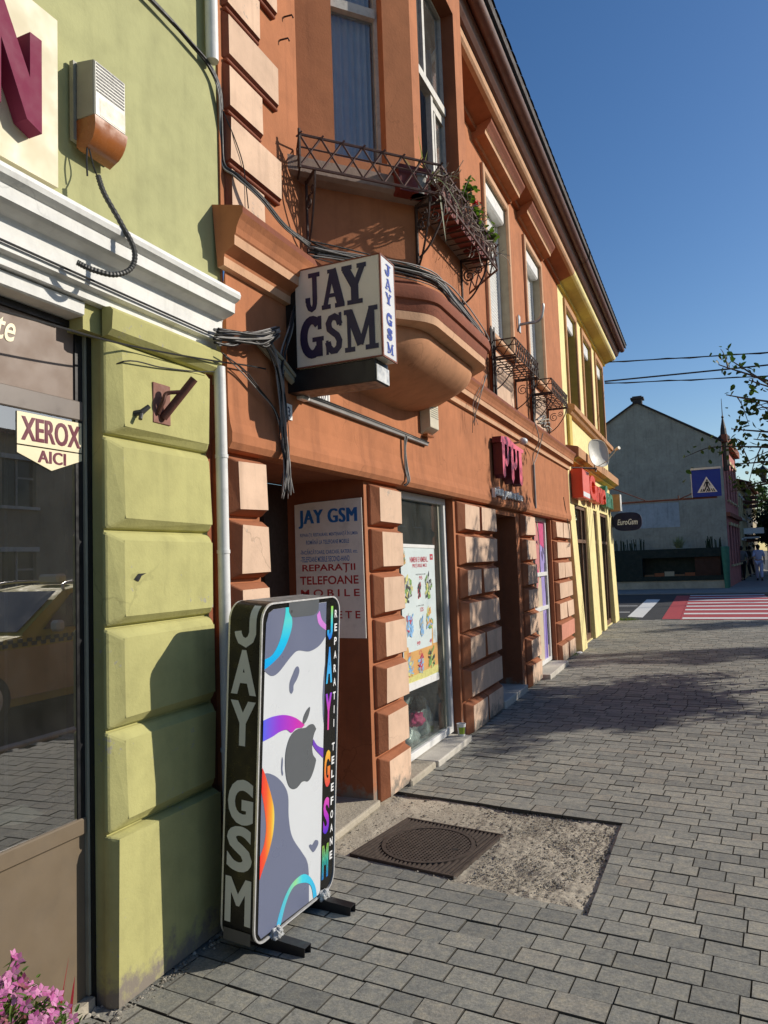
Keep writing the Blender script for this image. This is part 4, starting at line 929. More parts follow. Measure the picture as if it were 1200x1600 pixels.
# eaves, gutter and roof run over both houses
def eaves(parent, y0, y1, wall_m, trim_m, sof_m):
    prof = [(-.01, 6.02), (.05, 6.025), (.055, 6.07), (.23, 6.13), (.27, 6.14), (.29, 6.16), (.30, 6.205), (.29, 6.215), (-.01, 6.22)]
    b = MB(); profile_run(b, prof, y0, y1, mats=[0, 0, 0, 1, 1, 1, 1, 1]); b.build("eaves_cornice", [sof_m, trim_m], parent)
    b = MB(); pr = [(.30, 6.222), (.33, 6.225), (.36, 6.26), (.375, 6.31), (.39, 6.32), (.395, 6.38), (.38, 6.40), (.30, 6.40)]; profile_run(b, pr, y0, y1 + .05); b.build("eaves_board", M['gutter'], parent)
    b = MB(); b.loft([[(.445 + .065 * math.cos(a), y, 6.385 + .065 * math.sin(a)) for a in [math.pi + math.pi * i / 8 for i in range(9)]] for y in (y0, y1 + .08)], closed=False, cap=False); b.build("gutter", M['gutter'], parent, smooth=True)
    b = MB(); b.add([(.54, y0, 6.49), (.54, y1 + .1, 6.49), (-4.6, y1 + .1, 9.6), (-4.6, y0, 9.6)], [(0, 1, 2, 3)]); b.add([(.54, y0, 6.405), (.54, y1 + .1, 6.405), (-4.6, y1 + .1, 9.50), (-4.6, y0, 9.50)], [(3, 2, 1, 0)]); b.add([(.54, y0, 6.49), (.54, y1 + .1, 6.49), (.54, y1 + .1, 6.405), (.54, y0, 6.405)], [(0, 3, 2, 1)]); b.add([(.54, y1 + .1, 6.49), (-4.6, y1 + .1, 9.6), (-4.6, y1 + .1, 9.5), (.54, y1 + .1, 6.405)], [(0, 1, 2, 3)])
    rf = b.build("roof", M['roof'], parent)
    tl = MB(); y = y0
    while y < y1 + .06:
        tl.add([(.555, y, 6.50), (.555, y + .10, 6.512), (.555, y + .20, 6.50), (.20, y + .20, 6.722), (.20, y + .10, 6.734), (.20, y, 6.722)], [(0, 1, 4, 5), (1, 2, 3, 4)]); y += .205
    tag(tl.build("edge_tiles", M['roof'], rf), kind='stuff'); return rf
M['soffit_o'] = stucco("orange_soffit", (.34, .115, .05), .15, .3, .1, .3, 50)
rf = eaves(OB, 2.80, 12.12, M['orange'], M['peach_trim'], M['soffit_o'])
for y in (10.2, 11.6, 8.9):
    b = MB(); b.tube([(.40, y, 6.52), (.40, y, 6.66)], .008, 6); b.build("snow_hook", M['iron'], rf)
# ------------------------------------------------------------------ things on the orange facade
# projecting light box JAY GSM
SX0, SX1, SZ0, SZ1, SYF, SYB = .085, .580, 2.575, 3.105, 3.325, 3.505
t = thing("light_box_sign", "white projecting JAY GSM box sign with dark slab letters over the shop door", "sign", (0, 3.4, 2.45))
o0 = Vector((0, 3.4, 2.45)); T = lambda x, y, z: (x - o0.x, y - o0.y, z - o0.z)
b = MB(); b.box(T(SX0, SYF + .006, SZ0 + .004), T(SX1 - .003, SYB - .006, SZ0 + .007)); b.box(T(SX0, SYF + .006, SZ1 - .007), T(SX1 - .003, SYB - .006, SZ1 - .004)); b.box(T(SX0, SYF + .006, SZ0 + .0071), T(SX0 + .003, SYB - .006, SZ1 - .0071)); b.box(T(SX0 + .0031, SYB - .009, SZ0 + .0071), T(SX1 - .003, SYB - .006, SZ1 - .0071)); b.build("box_body", M['acrylic'], t)
b = MB(); b.box(T(SX0 + .004, SYF, SZ0 + .006), T(SX1 - .008, SYF + .005, SZ1 - .006)); fp = b.build("front_panel", M['acrylic'], t)
b = MB(); b.box(T(SX1 - .001, SYF + .010, SZ0 + .010), T(SX1 + .003, SYB - .010, SZ1 - .010)); sp = b.build("street_panel", M['acrylic2'], t)
b = MB(); e = .007
for (a, c) in ((SZ0, SZ0 + e), (SZ1 - e, SZ1)): b.box(T(SX0, SYF - .002, a), T(SX1 + .004, SYF + .004, c)); b.box(T(SX1 - .003, SYF + .005, a), T(SX1 + .0045, SYB, c))
for x in (SX1 - .004,): b.box(T(x, SYF - .0025, SZ0 + e), T(x + .008, SYF + .009, SZ1 - e)); b.box(T(x + .001, SYB - .009, SZ0 + e), T(x + .008, SYB, SZ1 - e))
b.build("frame_edge", M['rust_edge'], t)
b = MB(); b.box(T(-.02, SYF + .01, SZ0 - .118), T(SX1 - .045, SYB - .01, SZ0 - .002)); b.box(T(-.02, SYF + .012, SZ0 - .002), T(SX0 - .001, SYB - .01, SZ1 - .08)); bevel(b.build("support_box", M['black'], t), .004)
b = MB(); b.box(T(SX1 - .0445, SYF + .012, SZ0 - .112), T(SX1 - .040, SYB - .012, SZ0 - .030)); b.build("end_cap", M['galv'], t)
_k = [0]
def slab(mb, ch, x, y, w, h, mapf, base=.0012, fat=1.14):
    """hand-drawn slab-serif capital in the box x,y,w,h"""
    def S(pts, ww):
        _k[0] += 1; stroke(mb, [(x + px_ * w, y + py_ * h) for px_, py_ in pts], ww * w * fat, mapf, base + .00015 * (_k[0] % 9))
    def B(x0, y0, x1, y1):
        _k[0] += 1; mb.poly([(x + x0 * w, y + y0 * h), (x + x1 * w, y + y0 * h), (x + x1 * w, y + y1 * h), (x + x0 * w, y + y1 * h)], mapf, base + .00015 * (_k[0] % 9))
    if ch == 'J':
        B(.22, .88, 1.0, 1.0); B(.48, .3, .80, .88)
        S([(.64 + .0, .32), (.63, .2), (.56, .10), (.42, .065), (.28, .10), (.19, .20), (.17, .33)], .27); B(.0, .26, .33, .38)
    if ch == 'A':
        S([(.16, .08), (.50, .98)], .17); S([(.50, .99), (.84, .08)], .29); B(.30, .28, .72, .38); B(.0, .0, .40, .115); B(.58, .0, 1.0, .115); B(.28, .90, .62, 1.0)
    if ch == 'Y':
        S([(.16, .92), (.52, .45)], .28); S([(.84, .92), (.52, .45)], .19); B(.36, .1, .66, .50); B(.20, .0, .82, .115); B(.0, .885, .42, 1.0); B(.62, .885, 1.0, 1.0)
    if ch == 'G':
        S([(.52 + .36 * math.cos(R(a)), .5 + .41 * math.sin(R(a))) for a in range(42, 336, 14)], .28); B(.52, .38, 1.0, .49); B(.68, .02, .94, .39); B(.76, .66, .92, .98)
    if ch == 'S':
        S([(.82, .70), (.74, .84), (.55, .90), (.34, .87), (.22, .76), (.26, .62), (.46, .53), (.66, .45), (.78, .32), (.74, .18), (.58, .10), (.38, .10), (.22, .19), (.16, .32)], .27); B(.78, .66, .92, .98); B(.06, .02, .20, .36)
    if ch == 'M':
        B(.09, .06, .20, .94); B(.76, .06, .94, .94); S([(.16, .96), (.50, .14)], .20); S([(.84, .96), (.50, .14)], .13); B(.0, .0, .32, .115); B(.64, .0, 1.04, .115); B(.0, .885, .24, 1.0); B(.76, .885, 1.04, 1.0)
mp = lambda u, v, d=0.0: T(SX0 + u, SYF - .0005 - d, SZ0 + v)
for ch, x, w in (('J', .064, .088), ('A', .160, .132), ('Y', .280, .140)): L = MB(); slab(L, ch, x, .290, w, .208, mp); L.build("letter", M['navy'], fp)
for ch, x, w in (('G', .026, .140), ('S', .172, .108), ('M', .286, .182)): L = MB(); slab(L, ch, x, .045, w, .222, mp); L.build("letter", M['navy'], fp)
L = MB(); mp = lambda u, v, d=0.0: T(SX1 + .0035 + d, SYF + u, SZ0 + v)
for ch, v, h in (('J', .440, .058), ('A', .364, .058), ('Y', .288, .058), ('G', .180, .062), ('S', .104, .058), ('M', .030, .056)): slab(L, ch, .050, v, .078, h, mp, .0012, .80)
L.build("lettering", M['blue_print'], sp)
# house number plates
def plate(name, label, y0, y1, z0, z1, body, x=.0225):
    t = thing(name, label, "number plate", (x, (y0 + y1) / 2, (z0 + z1) / 2)); mp = lambda u, v, d=0.0: (d, u - (y0 + y1) / 2, v - (z0 + z1) / 2)
    b = MB(); b.prism([(y0, z0), (y1, z0), (y1, z1), (y0, z1)], mp, 0, .006); b.build("plate", M['sign_white'], t)
    b = MB(); text(b, body, (y0 + .02, z0 + .015, y1 - .02, z1 - .015), mp, .0065, 0, .02); b.build("lettering", M['navy'], t)
plate("number_plate", "small white house number plate 13 beside the black cable bundle", 3.268, 3.362, 2.315, 2.398, "13")
plate("number_plate", "white plate partly hidden behind the cable tray under the box sign", 3.645, 3.80, 2.47, 2.565, "1071")
siren("alarm_siren", "small cream alarm siren on the plain orange band below the bay corbel", 5.42, 2.655, .21, .25, .085, False).location.x = .022
# painted board in the door reveal
yb = DOOR[1] - .004
t = thing("shop_board", "weathered white board lettered in blue and red on the doorway side wall", "sign", (-.30, yb, 1.06))
mp = lambda u, v, d=0.0: (u + .30, -d, v - 1.06)
x0, x1, z0, z1 = -.555, -.045, 1.06, 1.975
b = MB(); b.prism([(x0, z0), (x1, z0), (x1 - .003, z1), (x0 + .10, z1 - .012), (x0 + .002, z1 - .02)], mp, .002, .008); b.build("board", M['poster_white'], t)
q = lambda a, c: (x0 + (x1 - x0) * a, z0 + (z1 - z0) * c)
def line(mb, s, a0, a1, c0, c1, bold=.01, space=1.0): text(mb, s, (*q(a0, c0), *q(a1, c1)), mp, .0085, 0, bold, space)
b = MB(); text(b, "JAY GSM", (*q(.06, .80), *q(.93, .935)), mp, .0085, 0, .0, 1.10, 0, 0, .013)
line(b, "REPARAȚII, RESTAURARI, MENTENANȚĂ ÎN LIMBA", .08, .93, .730, .770, .012, 1.05); line(b, "ROMÂNĂ LA TELEFOANE MOBILE", .17, .80, .680, .720, .012, 1.05)
line(b, "-ÎNCĂRCĂTOARE, CARCASE, BATERII, etc.", .08, .92, .603, .644, .012, 1.05); line(b, "-TELEFOANE MOBILE SECOND-HAND", .08, .80, .550, .590, .012, 1.05); b.build("blue_lettering", M['poster_blue'], t)
b = MB(); line(b, "REPARAȚII", .10, .88, .468, .535, .02); line(b, "TELEFOANE", .06, .92, .385, .447, .02); line(b, "MOBILE", .07, .93, .297, .35, .018, 1.5); line(b, "TABLETE", .06, .93, .14, .193, .018, 1.5); b.build("red_lettering", M['poster_red'], t)
# price poster on the shop window
xp = XW - .087
t = thing("price_poster", "tall pale promotional poster with product photos and red prices on the shop window", "poster", (xp, 5.55, .6))
mp = lambda u, v, d=0.0: (d, u - 5.55, v - .6)
b = MB(); b.prism([(5.14, .575), (5.905, .56), (5.915, 1.665), (5.165, 1.672)], mp, .0, .004); b.build("sheet", M['pale_paper'], t)
b = MB(); b.prism([(5.14, .565), (5.905, .55), (5.905, .605), (5.14, .625)], mp, .0045, .009); b.prism([(5.165, 1.655), (5.915, 1.648), (5.915, 1.675), (5.165, 1.682)], mp, .0045, .009); b.build("poster_rail", M['white_pvc'], t)
P_ = {k: MB() for k in ('ink_red', 'ink_orange', 'ink_yellow', 'ink_green', 'ink_blue', 'ink_dark', 'ink_gray')}
pu = lambda a, c: (5.16 + .745 * a, .58 + 1.08 * c)
def pt(s, a0, a1, c0, c1, m='ink_red', bold=.02): text(P_[m], s, (*pt2(a0, c0), *pt2(a1, c1)), mp, .0048, 0, bold)
pt2 = pu
pt("NIMENI E NIMENI...", .25, .80, .885, .925); pt("PREȚURILE MICI", .32, .75, .84, .875)
pt("VIZITEAZA-NE", .40, .70, .79, .80, 'ink_dark', .01); pt("95", .50, .60, .755, .783); pt("179.95", .40, .62, .56, .57, 'ink_dark', .01); pt("125", .50, .60, .52, .55); pt("99", .37, .47, .28, .31); pt("49", .75, .83, .27, .30)
P_['ink_red'].poly([pu(.86, .90), pu(.96, .90), pu(.96, .945), pu(.86, .945)], mp, .0046); P_['ink_gray'].poly([pu(.89, .915), pu(.93, .915), pu(.93, .93), pu(.89, .93)], mp, .0049)
P_['ink_orange'].poly([pu(.0, .03), pu(1, .03), pu(1, .26), pu(.87, .26), pu(.87, .42), pu(.85, .42), pu(.82, .25), pu(.14, .25), pu(.12, .29), pu(0, .30)], mp, .0044); P_['ink_yellow'].poly([pu(.0, .03), pu(1, .03), pu(1, .09), pu(0, .075)], mp, .0046)
pr = random.Random(4)
def product(a, c, w, h, cols):
    for i in range(34):
        aa = a + pr.uniform(0, w * .6); cc = c + pr.uniform(0, h * .75); ww = pr.uniform(.12, .34) * w; hh = pr.uniform(.06, .22) * h; sk = pr.uniform(-.02, .04)
        P_[pr.choice(cols)].poly([pu(aa, cc), pu(aa + ww, cc + sk), pu(aa + ww, cc + hh + sk), pu(aa, cc + hh)], mp, .0050 + .00012 * i)
product(.06, .60, .26, .19, ['ink_yellow', 'ink_dark', 'ink_green', 'ink_gray']); product(.66, .60, .28, .19, ['ink_yellow', 'ink_dark', 'ink_gray', 'ink_green'])
product(.06, .36, .26, .18, ['ink_blue', 'ink_red', 'ink_gray', 'ink_blue']); product(.66, .38, .28, .18, ['ink_yellow', 'ink_blue', 'ink_green', 'ink_orange']); product(.45, .33, .16, .16, ['ink_blue', 'ink_gray'])
product(.44, .61, .12, .12, ['ink_dark', 'ink_red']); product(.05, .08, .24, .13, ['ink_gray', 'ink_yellow', 'ink_blue']); product(.36, .08, .22, .13, ['ink_blue', 'ink_gray', 'ink_red']); product(.68, .08, .26, .15, ['ink_green', 'ink_dark', 'ink_yellow']); product(.03, .87, .12, .10, ['ink_orange', 'ink_dark', 'ink_green'])
pt("17", .10, .18, .22, .25); pt("12", .42, .50, .21, .24)
for k, v in P_.items(): v.build({'ink_red': 'red_print', 'ink_orange': 'orange_print', 'ink_yellow': 'yellow_print', 'ink_green': 'green_print', 'ink_blue': 'blue_print', 'ink_dark': 'dark_print', 'ink_gray': 'gray_print'}[k], M[k], t)
# crumpled bag with pink and black cloth inside the window
def lump(b, cx, cy, cz, rx, ry, rz, seed, n=14, amp=.25, m=0):
    rr = random.Random(seed); vs = []; ph = [rr.uniform(0, 6.28) for _ in range(8)]
    for i in range(n + 1):
        for j in range(n * 2):
            th = math.pi * i / n; p = math.pi * j / n
            k = 1 + amp * (math.sin(3 * p + ph[0] + 2 * th) * .5 + math.sin(5 * th + ph[1]) * .3 + math.sin(7 * p - 4 * th + ph[2]) * .3 + math.sin(11 * p + 9 * th + ph[3]) * .18)
            vs.append((cx + rx * k * math.sin(th) * math.cos(p), cy + ry * k * math.sin(th) * math.sin(p), max(cz - rz * .95, cz + rz * k * math.cos(th))))
    n2 = n * 2; fs = [(i * n2 + j, i * n2 + (j + 1) % n2, (i + 1) * n2 + (j + 1) % n2, (i + 1) * n2 + j) for i in range(n) for j in range(n2)]
    b.add(vs, fs, m)
t = thing("plastic_bag", "crumpled translucent bag lying on the shop window floor", "bag", (-.36, 5.86, .06)); b = MB(); lump(b, 0, 0, .15, .14, .30, .17, 3, 16, .22); lump(b, .08, -.32, .08, .09, .14, .09, 8, 12, .3); b.build("bag_film", M['plastic_bag'], t, smooth=True)
b = MB(); lump(b, -.22, 5.60, .27, .06, .10, .05, 5, 12, .35); tag(b.build("pink_slipper", M['pink_plastic'], smooth=True), "hot pink cloth slipper on the crumpled bag in the window", "slipper")
b = MB(); lump(b, -.24, 5.72, .37, .06, .08, .055, 6, 12, .35); tag(b.build("black_cloth", M['cloth_dark'], smooth=True), "small black bundle on the crumpled bag above the pink slipper", "cloth")
# paper cup on the sill
t = thing("paper_cup", "white paper cup with a green side standing on the stone window sill", "cup", (.0, 6.10, .046))
b = MB(); rings = [[(r * math.cos(a), r * math.sin(a), z) for a in [6.2832 * i / 18 for i in range(18)]] for r, z in ((.028, 0), (.032, .035), (.0385, .098), (.041, .100), (.041, .104), (.036, .104), (.030, .01))]
b.loft(rings); b.build("cup_wall", M['white_pvc'], t, auto=40)
b = MB(); A = [[(r * math.cos(a), r * math.sin(a), z) for a in [-1.9 + 1.5 * i / 8 for i in range(9)]] for r, z in ((.0315, .02), (.0378, .078))]; b.loft(A, closed=False, cap=False); b.build("green_print", plain("cup_green", (.30, .42, .05), .4), t, smooth=True)
b = MB(); A = [[(r * math.cos(a), r * math.sin(a), z) for a in [-.35 + .5 * i / 4 for i in range(5)]] for r, z in ((.0315, .02), (.0378, .078))]; b.loft(A, closed=False, cap=False); b.build("dark_print", M['ink_dark'], t, smooth=True)
# PPT letters
t = thing("drip_logo_sign", "thick pink PPT letters with dripping bottoms on the orange band", "sign", (.022, 8.0, 2.3)); mp = lambda u, v, d=0.0: (d, u - 8.0, v - 2.3)
b = MB()
def drip(poly): b.prism(poly, mp, .02, .115, 1); b.poly(poly, mp, .1165, 0)
y = 7.36
drip([(y, 2.735), (y + 1.0, 2.735), (y + 1.04, 2.775), (y + .6, 2.79), (y + .3, 2.83), (y + .02, 2.80)])
for k, yy in enumerate((7.40, 7.77)):
    drip([(yy, 2.41 - .02 * k), (yy + .055, 2.37 - .03 * k), (yy + .11, 2.40), (yy + .11, 2.734), (yy, 2.734)])
    drip([(yy + .111, 2.53), (yy + .18, 2.50), (yy + .25, 2.54), (yy + .28, 2.60), (yy + .28, 2.734), (yy + .205, 2.734), (yy + .205, 2.60), (yy + .111, 2.57)])
drip([(8.14, 2.37), (8.22, 2.345), (8.28, 2.38), (8.28, 2.734), (8.14, 2.734)])
b.build("letters", [M['ppt_red'], M['ppt_dark']], t)
t = thing("letter_sign", "small white raised lettering below the pink PPT letters", "sign", (.035, 7.9, 2.19)); mp = lambda u, v, d=0.0: (d, u - 7.9, v - 2.19)
b = MB(); text(b, "print pentru tine", (7.28, 2.165, 8.52, 2.285), mp, .006, .035, .02); b.build("lettering", M['white_pvc'], t)
b = MB(); b.box((0, -.62, -.02), (.006, .62, .0)); b.build("rail", M['brown_trim'], t)
t = thing("spot_lamp", "small white round spotlight above the pink PPT letters", "lamp", (.02, 8.35, 2.86)); b = MB(); b.tube([(0, 0, 0), (.10, 0, .01)], .012, 8); b.build("arm", M['galv'], t)
b = MB(); lump(b, .13, 0, .015, .05, .06, .04, 2, 10, .02); b.build("lamp_head", M['white_pvc'], t, smooth=True)
for yy, zz, wh in ((3.395, 4.78, 'topmost'), (3.435, 4.63, 'middle'), (3.385, 4.46, 'lowest')):
    t = thing("wall_nail", wh + " of three dark bent nails sticking out of the orange wall beside the corner blocks", "nail", (0, yy, zz), group="nails in the orange wall")
    b = MB(); b.tube([(-.01, 0, 0), (.045, .012, .004), (.05, .016, -.012)], .005, 6); b.build("shaft", M['iron'], t)
# bent pipe arm between the upper windows
t = thing("pipe_bracket", "bent gray pipe arm standing out between the two shuttered windows", "bracket", (0, 9.1, 4.5))
b = MB(); b.cbox((0, -.05, -.12), (.012, .05, .10), .004); b.build("wall_plate", M['galv'], t)
b = MB(); b.tube(smooth_path([(.0, 0, -.02), (.10, .02, -.01), (.20, .05, .0), (.27, .06, .05), (.30, .06, .16), (.30, .06, .22)], 6), .019, 10); b.build("arm", M['galv'], t, auto=50)
# ------------------------------------------------------------------ phone-shaped pavement sign
t = thing("phone_stand", "tall phone-shaped JAY GSM stand with a colourful screen print on the pavement", "sign stand", (.2855, 2.51, .050), (0, .060, -.050))
W_, H_, D_ = .622, 1.352, .157
LM = lambda y, z, d=0.0: (d, y, z)
out = rrect(0, 0, W_, H_, .075, 7)
b = MB(); b.prism(out, LM, -D_ + .004, -.004); b.build("casing", M['black_gloss'], t, auto=40)
for d0, d1 in ((-.0045, .004), (-D_ - .004, -D_ + .0045)):
    b = MB(); inn = rrect(.007, .007, W_ - .007, H_ - .007, .069, 7); n = len(out)
    for k in range(n):
        k2 = (k + 1) % n; o_, o2, i_, i2 = out[k], out[k2], inn[k], inn[k2]
        e = 1.004
        b.add([LM(*o_, d0), LM(*o2, d0), LM(*o2, d1), LM(*o_, d1), LM(*i_, d1), LM(*i2, d1), LM(*i_, d0), LM(*i2, d0)], [(0, 1, 2, 3), (3, 2, 5, 4), (4, 5, 7, 6)])
    b.build("edge_trim", M['silver'], t)
b = MB(); 
top = [p for p in out]; b.add([(-D_ + .005, .10, H_ + .0012), (-.005, .10, H_ + .0012), (-.005, W_ - .10, H_ + .0012), (-D_ + .005, W_ - .10, H_ + .0012)], [(0, 1, 2, 3)]); b.build("top_strip", M['galv'], t)
def SM(x, z, d=0.0):      # side that faces down the street, turning over with the rounded top corner
    if z <= H_ - .075: return (-D_ + x, -.0005 - d, z)
    a = (z - (H_ - .075)) / .075; return (-D_ + x, .075 - (.0755 + d) * math.cos(a), H_ - .075 + (.0755 + d) * math.sin(a))
SL = plain("gray_vinyl_letter", (.66, .68, .63), .5, var=.04, scale=6)
for ch, zc in (("J", 1.172), ("A", .985), ("Y", .782), ("G", .472), ("S", .288), ("M", .085)):
    b = MB(); z0, z1 = zc, zc + .178
    if ch == 'J':      # the J and the other straight capitals are drawn as heavy strokes
        stroke(b, [(.118, z1), (.118, z1 - .015), (.118, z1 - .03), (.118, z1 - .045), (.118, z1 - .06), (.118, z1 - .075), (.118, z0 + .06), (.108, z0 + .035), (.085, z0 + .020), (.060, z0 + .030), (.048, z0 + .052), (.046, z0 + .065)], .034, SM, .001)
    elif ch == 'M': text(b, ch, (.016, z0, .143, z1), SM, .001, 0, .0, 1, 0, 0, .012)
    else: text(b, ch, (.018, z0, .142, z1), SM, .001, 0, .05 if ch in "AYG" else .035)
    b.build("side_letter", SL, t)
b = MB(); b.poly([(.012, .012), (D_ - .012, .012), (D_ - .012, .060), (.012, .060)], SM, .0008); b.build("side_kick_strip", plain('dull_gray_strip', (.10, .10, .095), .6), t)
# the print on the front
PF = lambda d: (lambda y, z, q=0.0: (d, y, z))
bez = rrect(.012, .012, W_ - .012, H_ - .012, .065, 7); b = MB(); b.poly(bez, PF(-.0020)); b.build("bezel_print", M['black_gloss'], t)
pw = plain("print_pale", (.62, .65, .68), .35, var=.03, scale=3); pg = plain("print_slate", (.145, .165, .25), .35, var=.03, scale=3); pd = plain("print_charcoal", (.105, .115, .125), .35, var=.03, scale=3)
def prn(name, poly, d, mat): q = MB(); q.poly(poly, PF(d)); return q.build(name, mat, t)
scr = [(.031, .05), (.052, .022), (.503, .014), (.503, 1.327), (.085, 1.324), (.05, 1.31), (.034, 1.27)]
prn("screen_print", scr, -.0008, pw)
prn("slate_shape", [(.034, 1.27), (.029, 1.083)] + [(p.x, p.y) for p in smooth_path([(.029, 1.083, 0), (.079, 1.055, 0), (.131, 1.062, 0), (.219, 1.114, 0), (.275, 1.133, 0), (.365, 1.119, 0), (.447, 1.134, 0), (.502, 1.170, 0)], 5)] + [(.502, 1.326), (.085, 1.324), (.05, 1.31)], .0004, pg)
prn("slate_shape", [(.030, .675)] + [(p.x, p.y) for p in smooth_path([(.030, .675, 0), (.079, .664, 0), (.141, .630, 0), (.196, .579, 0), (.224, .526, 0), (.231, .442, 0), (.261, .35, 0), (.342, .255, 0), (.384, .203, 0), (.401, .143, 0), (.408, .016, 0)], 5)] + [(.052, .022), (.0315, .05)], .0004, pg)
prn("slate_shape", [(.502, 1.05), (.492, .98), (.486, .90), (.492, .82), (.502, .77)], .0004, pg)
prn("slate_shape", smooth2([(.278, 1.064), (.287, 1.042), (.271, 1.013), (.245, .990), (.244, .97), (.231, .957), (.216, .97), (.215, 1.006), (.237, 1.039), (.259, 1.064)], 4), .0004, pg)
prn("slate_shape", smooth2([(.399, .262), (.41, .266), (.425, .258), (.45, .270), (.474, .258), (.474, .24), (.441, .222), (.42, .235)], 4), .0004, pg)
prn("slate_shape", smooth2([(.170, .705), (.178, .69), (.176, .655), (.182, .635), (.174, .63), (.166, .66)], 4), .0004, pg)
bite = [(.436, .765), (.418, .745), (.407, .715), (.405, .685), (.415, .655), (.436, .635)]
apple = [(.327, .792), (.275, .797), (.228, .778), (.200, .733), (.194, .68), (.203, .62), (.225, .575), (.253, .553), (.283, .546), (.305, .552), (.325, .560), (.350, .559), (.375, .550), (.400, .560), (.425, .590), (.441, .625)]
prn("fruit_logo", [(p.x, p.y) for p in smooth_path([(*q, 0) for q in apple], 4)] + [(p.x, p.y) for p in smooth_path([(*q, 0) for q in bite[::-1]], 4)] + [(p.x, p.y) for p in smooth_path([(.436, .765, 0), (.412, .790, 0), (.380, .796, 0), (.352, .790, 0), (.327, .792, 0)], 4)], .0012, pd)
prn("fruit_leaf", smooth2([(.378, .874), (.376, .852), (.356, .822), (.328, .808), (.327, .835), (.350, .862)], 4), .0012, pd)
gc = gradient("ink_cyan", 2, 1.08, 1.33, [(0, (.0, .33, .80)), (.45, (.01, .50, .78)), (.75, (.10, .62, .62)), (1, (.02, .60, .68))])
prn("cyan_swirl", [(p.x, p.y) for p in smooth_path([(.169, 1.325, 0), (.166, 1.289, 0), (.134, 1.195, 0), (.084, 1.141, 0), (.031, 1.128, 0)], 5)] + [(p.x, p.y) for p in smooth_path([(.030, 1.088, 0), (.085, 1.106, 0), (.154, 1.142, 0), (.206, 1.208, 0), (.222, 1.262, 0), (.198, 1.325, 0)], 5)], .0010, gc)
prn("pink_swirl", [(p.x, p.y) for p in smooth_path([(.420, 1.274, 0), (.432, 1.24, 0), (.459, 1.218, 0), (.502, 1.198, 0)], 4)] + [(p.x, p.y) for p in smooth_path([(.502, 1.224, 0), (.463, 1.252, 0), (.443, 1.292, 0)], 4)], .0010, plain("ink_pink", (.60, .22, .66), .35))
gp = gradient("ink_purple", 1, .03, .35, [(0, (.09, .12, .78)), (.35, (.28, .04, .60)), (.75, (.52, .03, .45)), (1, (.60, .05, .30))])
prn("purple_swirl", [(p.x, p.y) for p in smooth_path([(.031, .885, 0), (.095, .888, 0), (.184, .877, 0), (.268, .847, 0), (.340, .803, 0)], 5)] + [(p.x, p.y) for p in smooth_path([(.319, .795, 0), (.272, .802, 0), (.236, .792, 0), (.200, .812, 0), (.150, .815, 0), (.098, .807, 0), (.031, .802, 0)], 5)], .0010, gp)
prn("purple_swirl", [(p.x, p.y) for p in smooth_path([(.412, .726, 0), (.450, .688, 0), (.502, .664, 0)], 4)] + [(p.x, p.y) for p in smooth_path([(.502, .620, 0), (.440, .668, 0), (.409, .700, 0)], 4)], .0010, plain("ink_violet", (.17, .06, .50), .35))
go = gradient("ink_orange_red", 1, .025, .125, [(0, (.75, .03, .03)), (.4, (.78, .10, .03)), (.75, (.80, .32, .03)), (1, (.80, .70, .10))])
prn("orange_swirl", [(p.x, p.y) for p in smooth_path([(.032, .699, 0), (.054, .663, 0), (.100, .567, 0), (.122, .497, 0), (.119, .419, 0), (.092, .35, 0), (.053, .292, 0), (.031, .258, 0)], 5)] + [(p.x, p.y) for p in smooth_path([(.031, .352, 0), (.057, .391, 0), (.067, .456, 0), (.051, .538, 0), (.030, .603, 0)], 5)], .0010, go)
ga = gradient("ink_arc", 1, .15, .47, [(0, (.06, .42, .75)), (.25, (.10, .55, .60)), (.45, (.28, .68, .30)), (.62, (.05, .60, .75)), (1, (.04, .42, .75))])
prn("lower_arc", [(p.x, p.y) for p in smooth_path([(.156, .017, 0), (.174, .062, 0), (.216, .119, 0), (.27, .153, 0), (.346, .159, 0), (.407, .128, 0), (.455, .069, 0), (.473, .017, 0)], 5)] + [(p.x, p.y) for p in smooth_path([(.444, .017, 0), (.424, .076, 0), (.378, .112, 0), (.299, .134, 0), (.253, .119, 0), (.218, .078, 0), (.189, .017, 0)], 5)], .0010, ga)
prn("notch_print", [(.192, 1.345), (.196, 1.305), (.212, 1.285), (.24, 1.279), (.389, 1.276), (.418, 1.284), (.432, 1.300), (.436, 1.345)], .0014, pd)
b = MB(); b.poly(circ(.215, 1.305, .007, 12), PF(.0018)); b.build("lens_dot", M['ink_dark'], t)
prn("black_strip", [(.504, .015), (.555, .017), (.590, .040), (.607, .075), (.607, 1.29), (.595, 1.315), (.565, 1.334), (.504, 1.334)], .0004, M['black_gloss'])
FM = PF(.0012)
def gl(body, r_, stops, nm):
    q = MB(); z0, z1 = r_[1], r_[3]
    if body == 'J': stroke(q, [(r_[2] - .010, z1), (r_[2] - .010, z0 + .035), (r_[2] - .018, z0 + .014), (r_[0] + .022, z0 + .010), (r_[0] + .008, z0 + .028), (r_[0] + .007, z0 + .045)], .018, FM)
    elif body == 'M': text(q, body, r_, FM, .0, 0, .0, 1, 0, 0, .007)
    else: text(q, body, r_, FM, .0, 0, .05 if body in 'AYG' else .035)
    q.build("colour_letter", gradient(nm, 2, z0, z1, stops), t)
gl('J', (.515, 1.152, .563, 1.305), [(0, (.02, .12, .75)), (.45, (.03, .55, .70)), (1, (.35, .70, .08))], "ink_j")
gl('A', (.512, .952, .566, 1.118), [(0, (.05, .45, .80)), (1, (.04, .25, .75))], "ink_a")
gl('Y', (.512, .738, .568, .905), [(0, (.70, .06, .30)), (.5, (.62, .06, .45)), (1, (.25, .05, .60))], "ink_y")
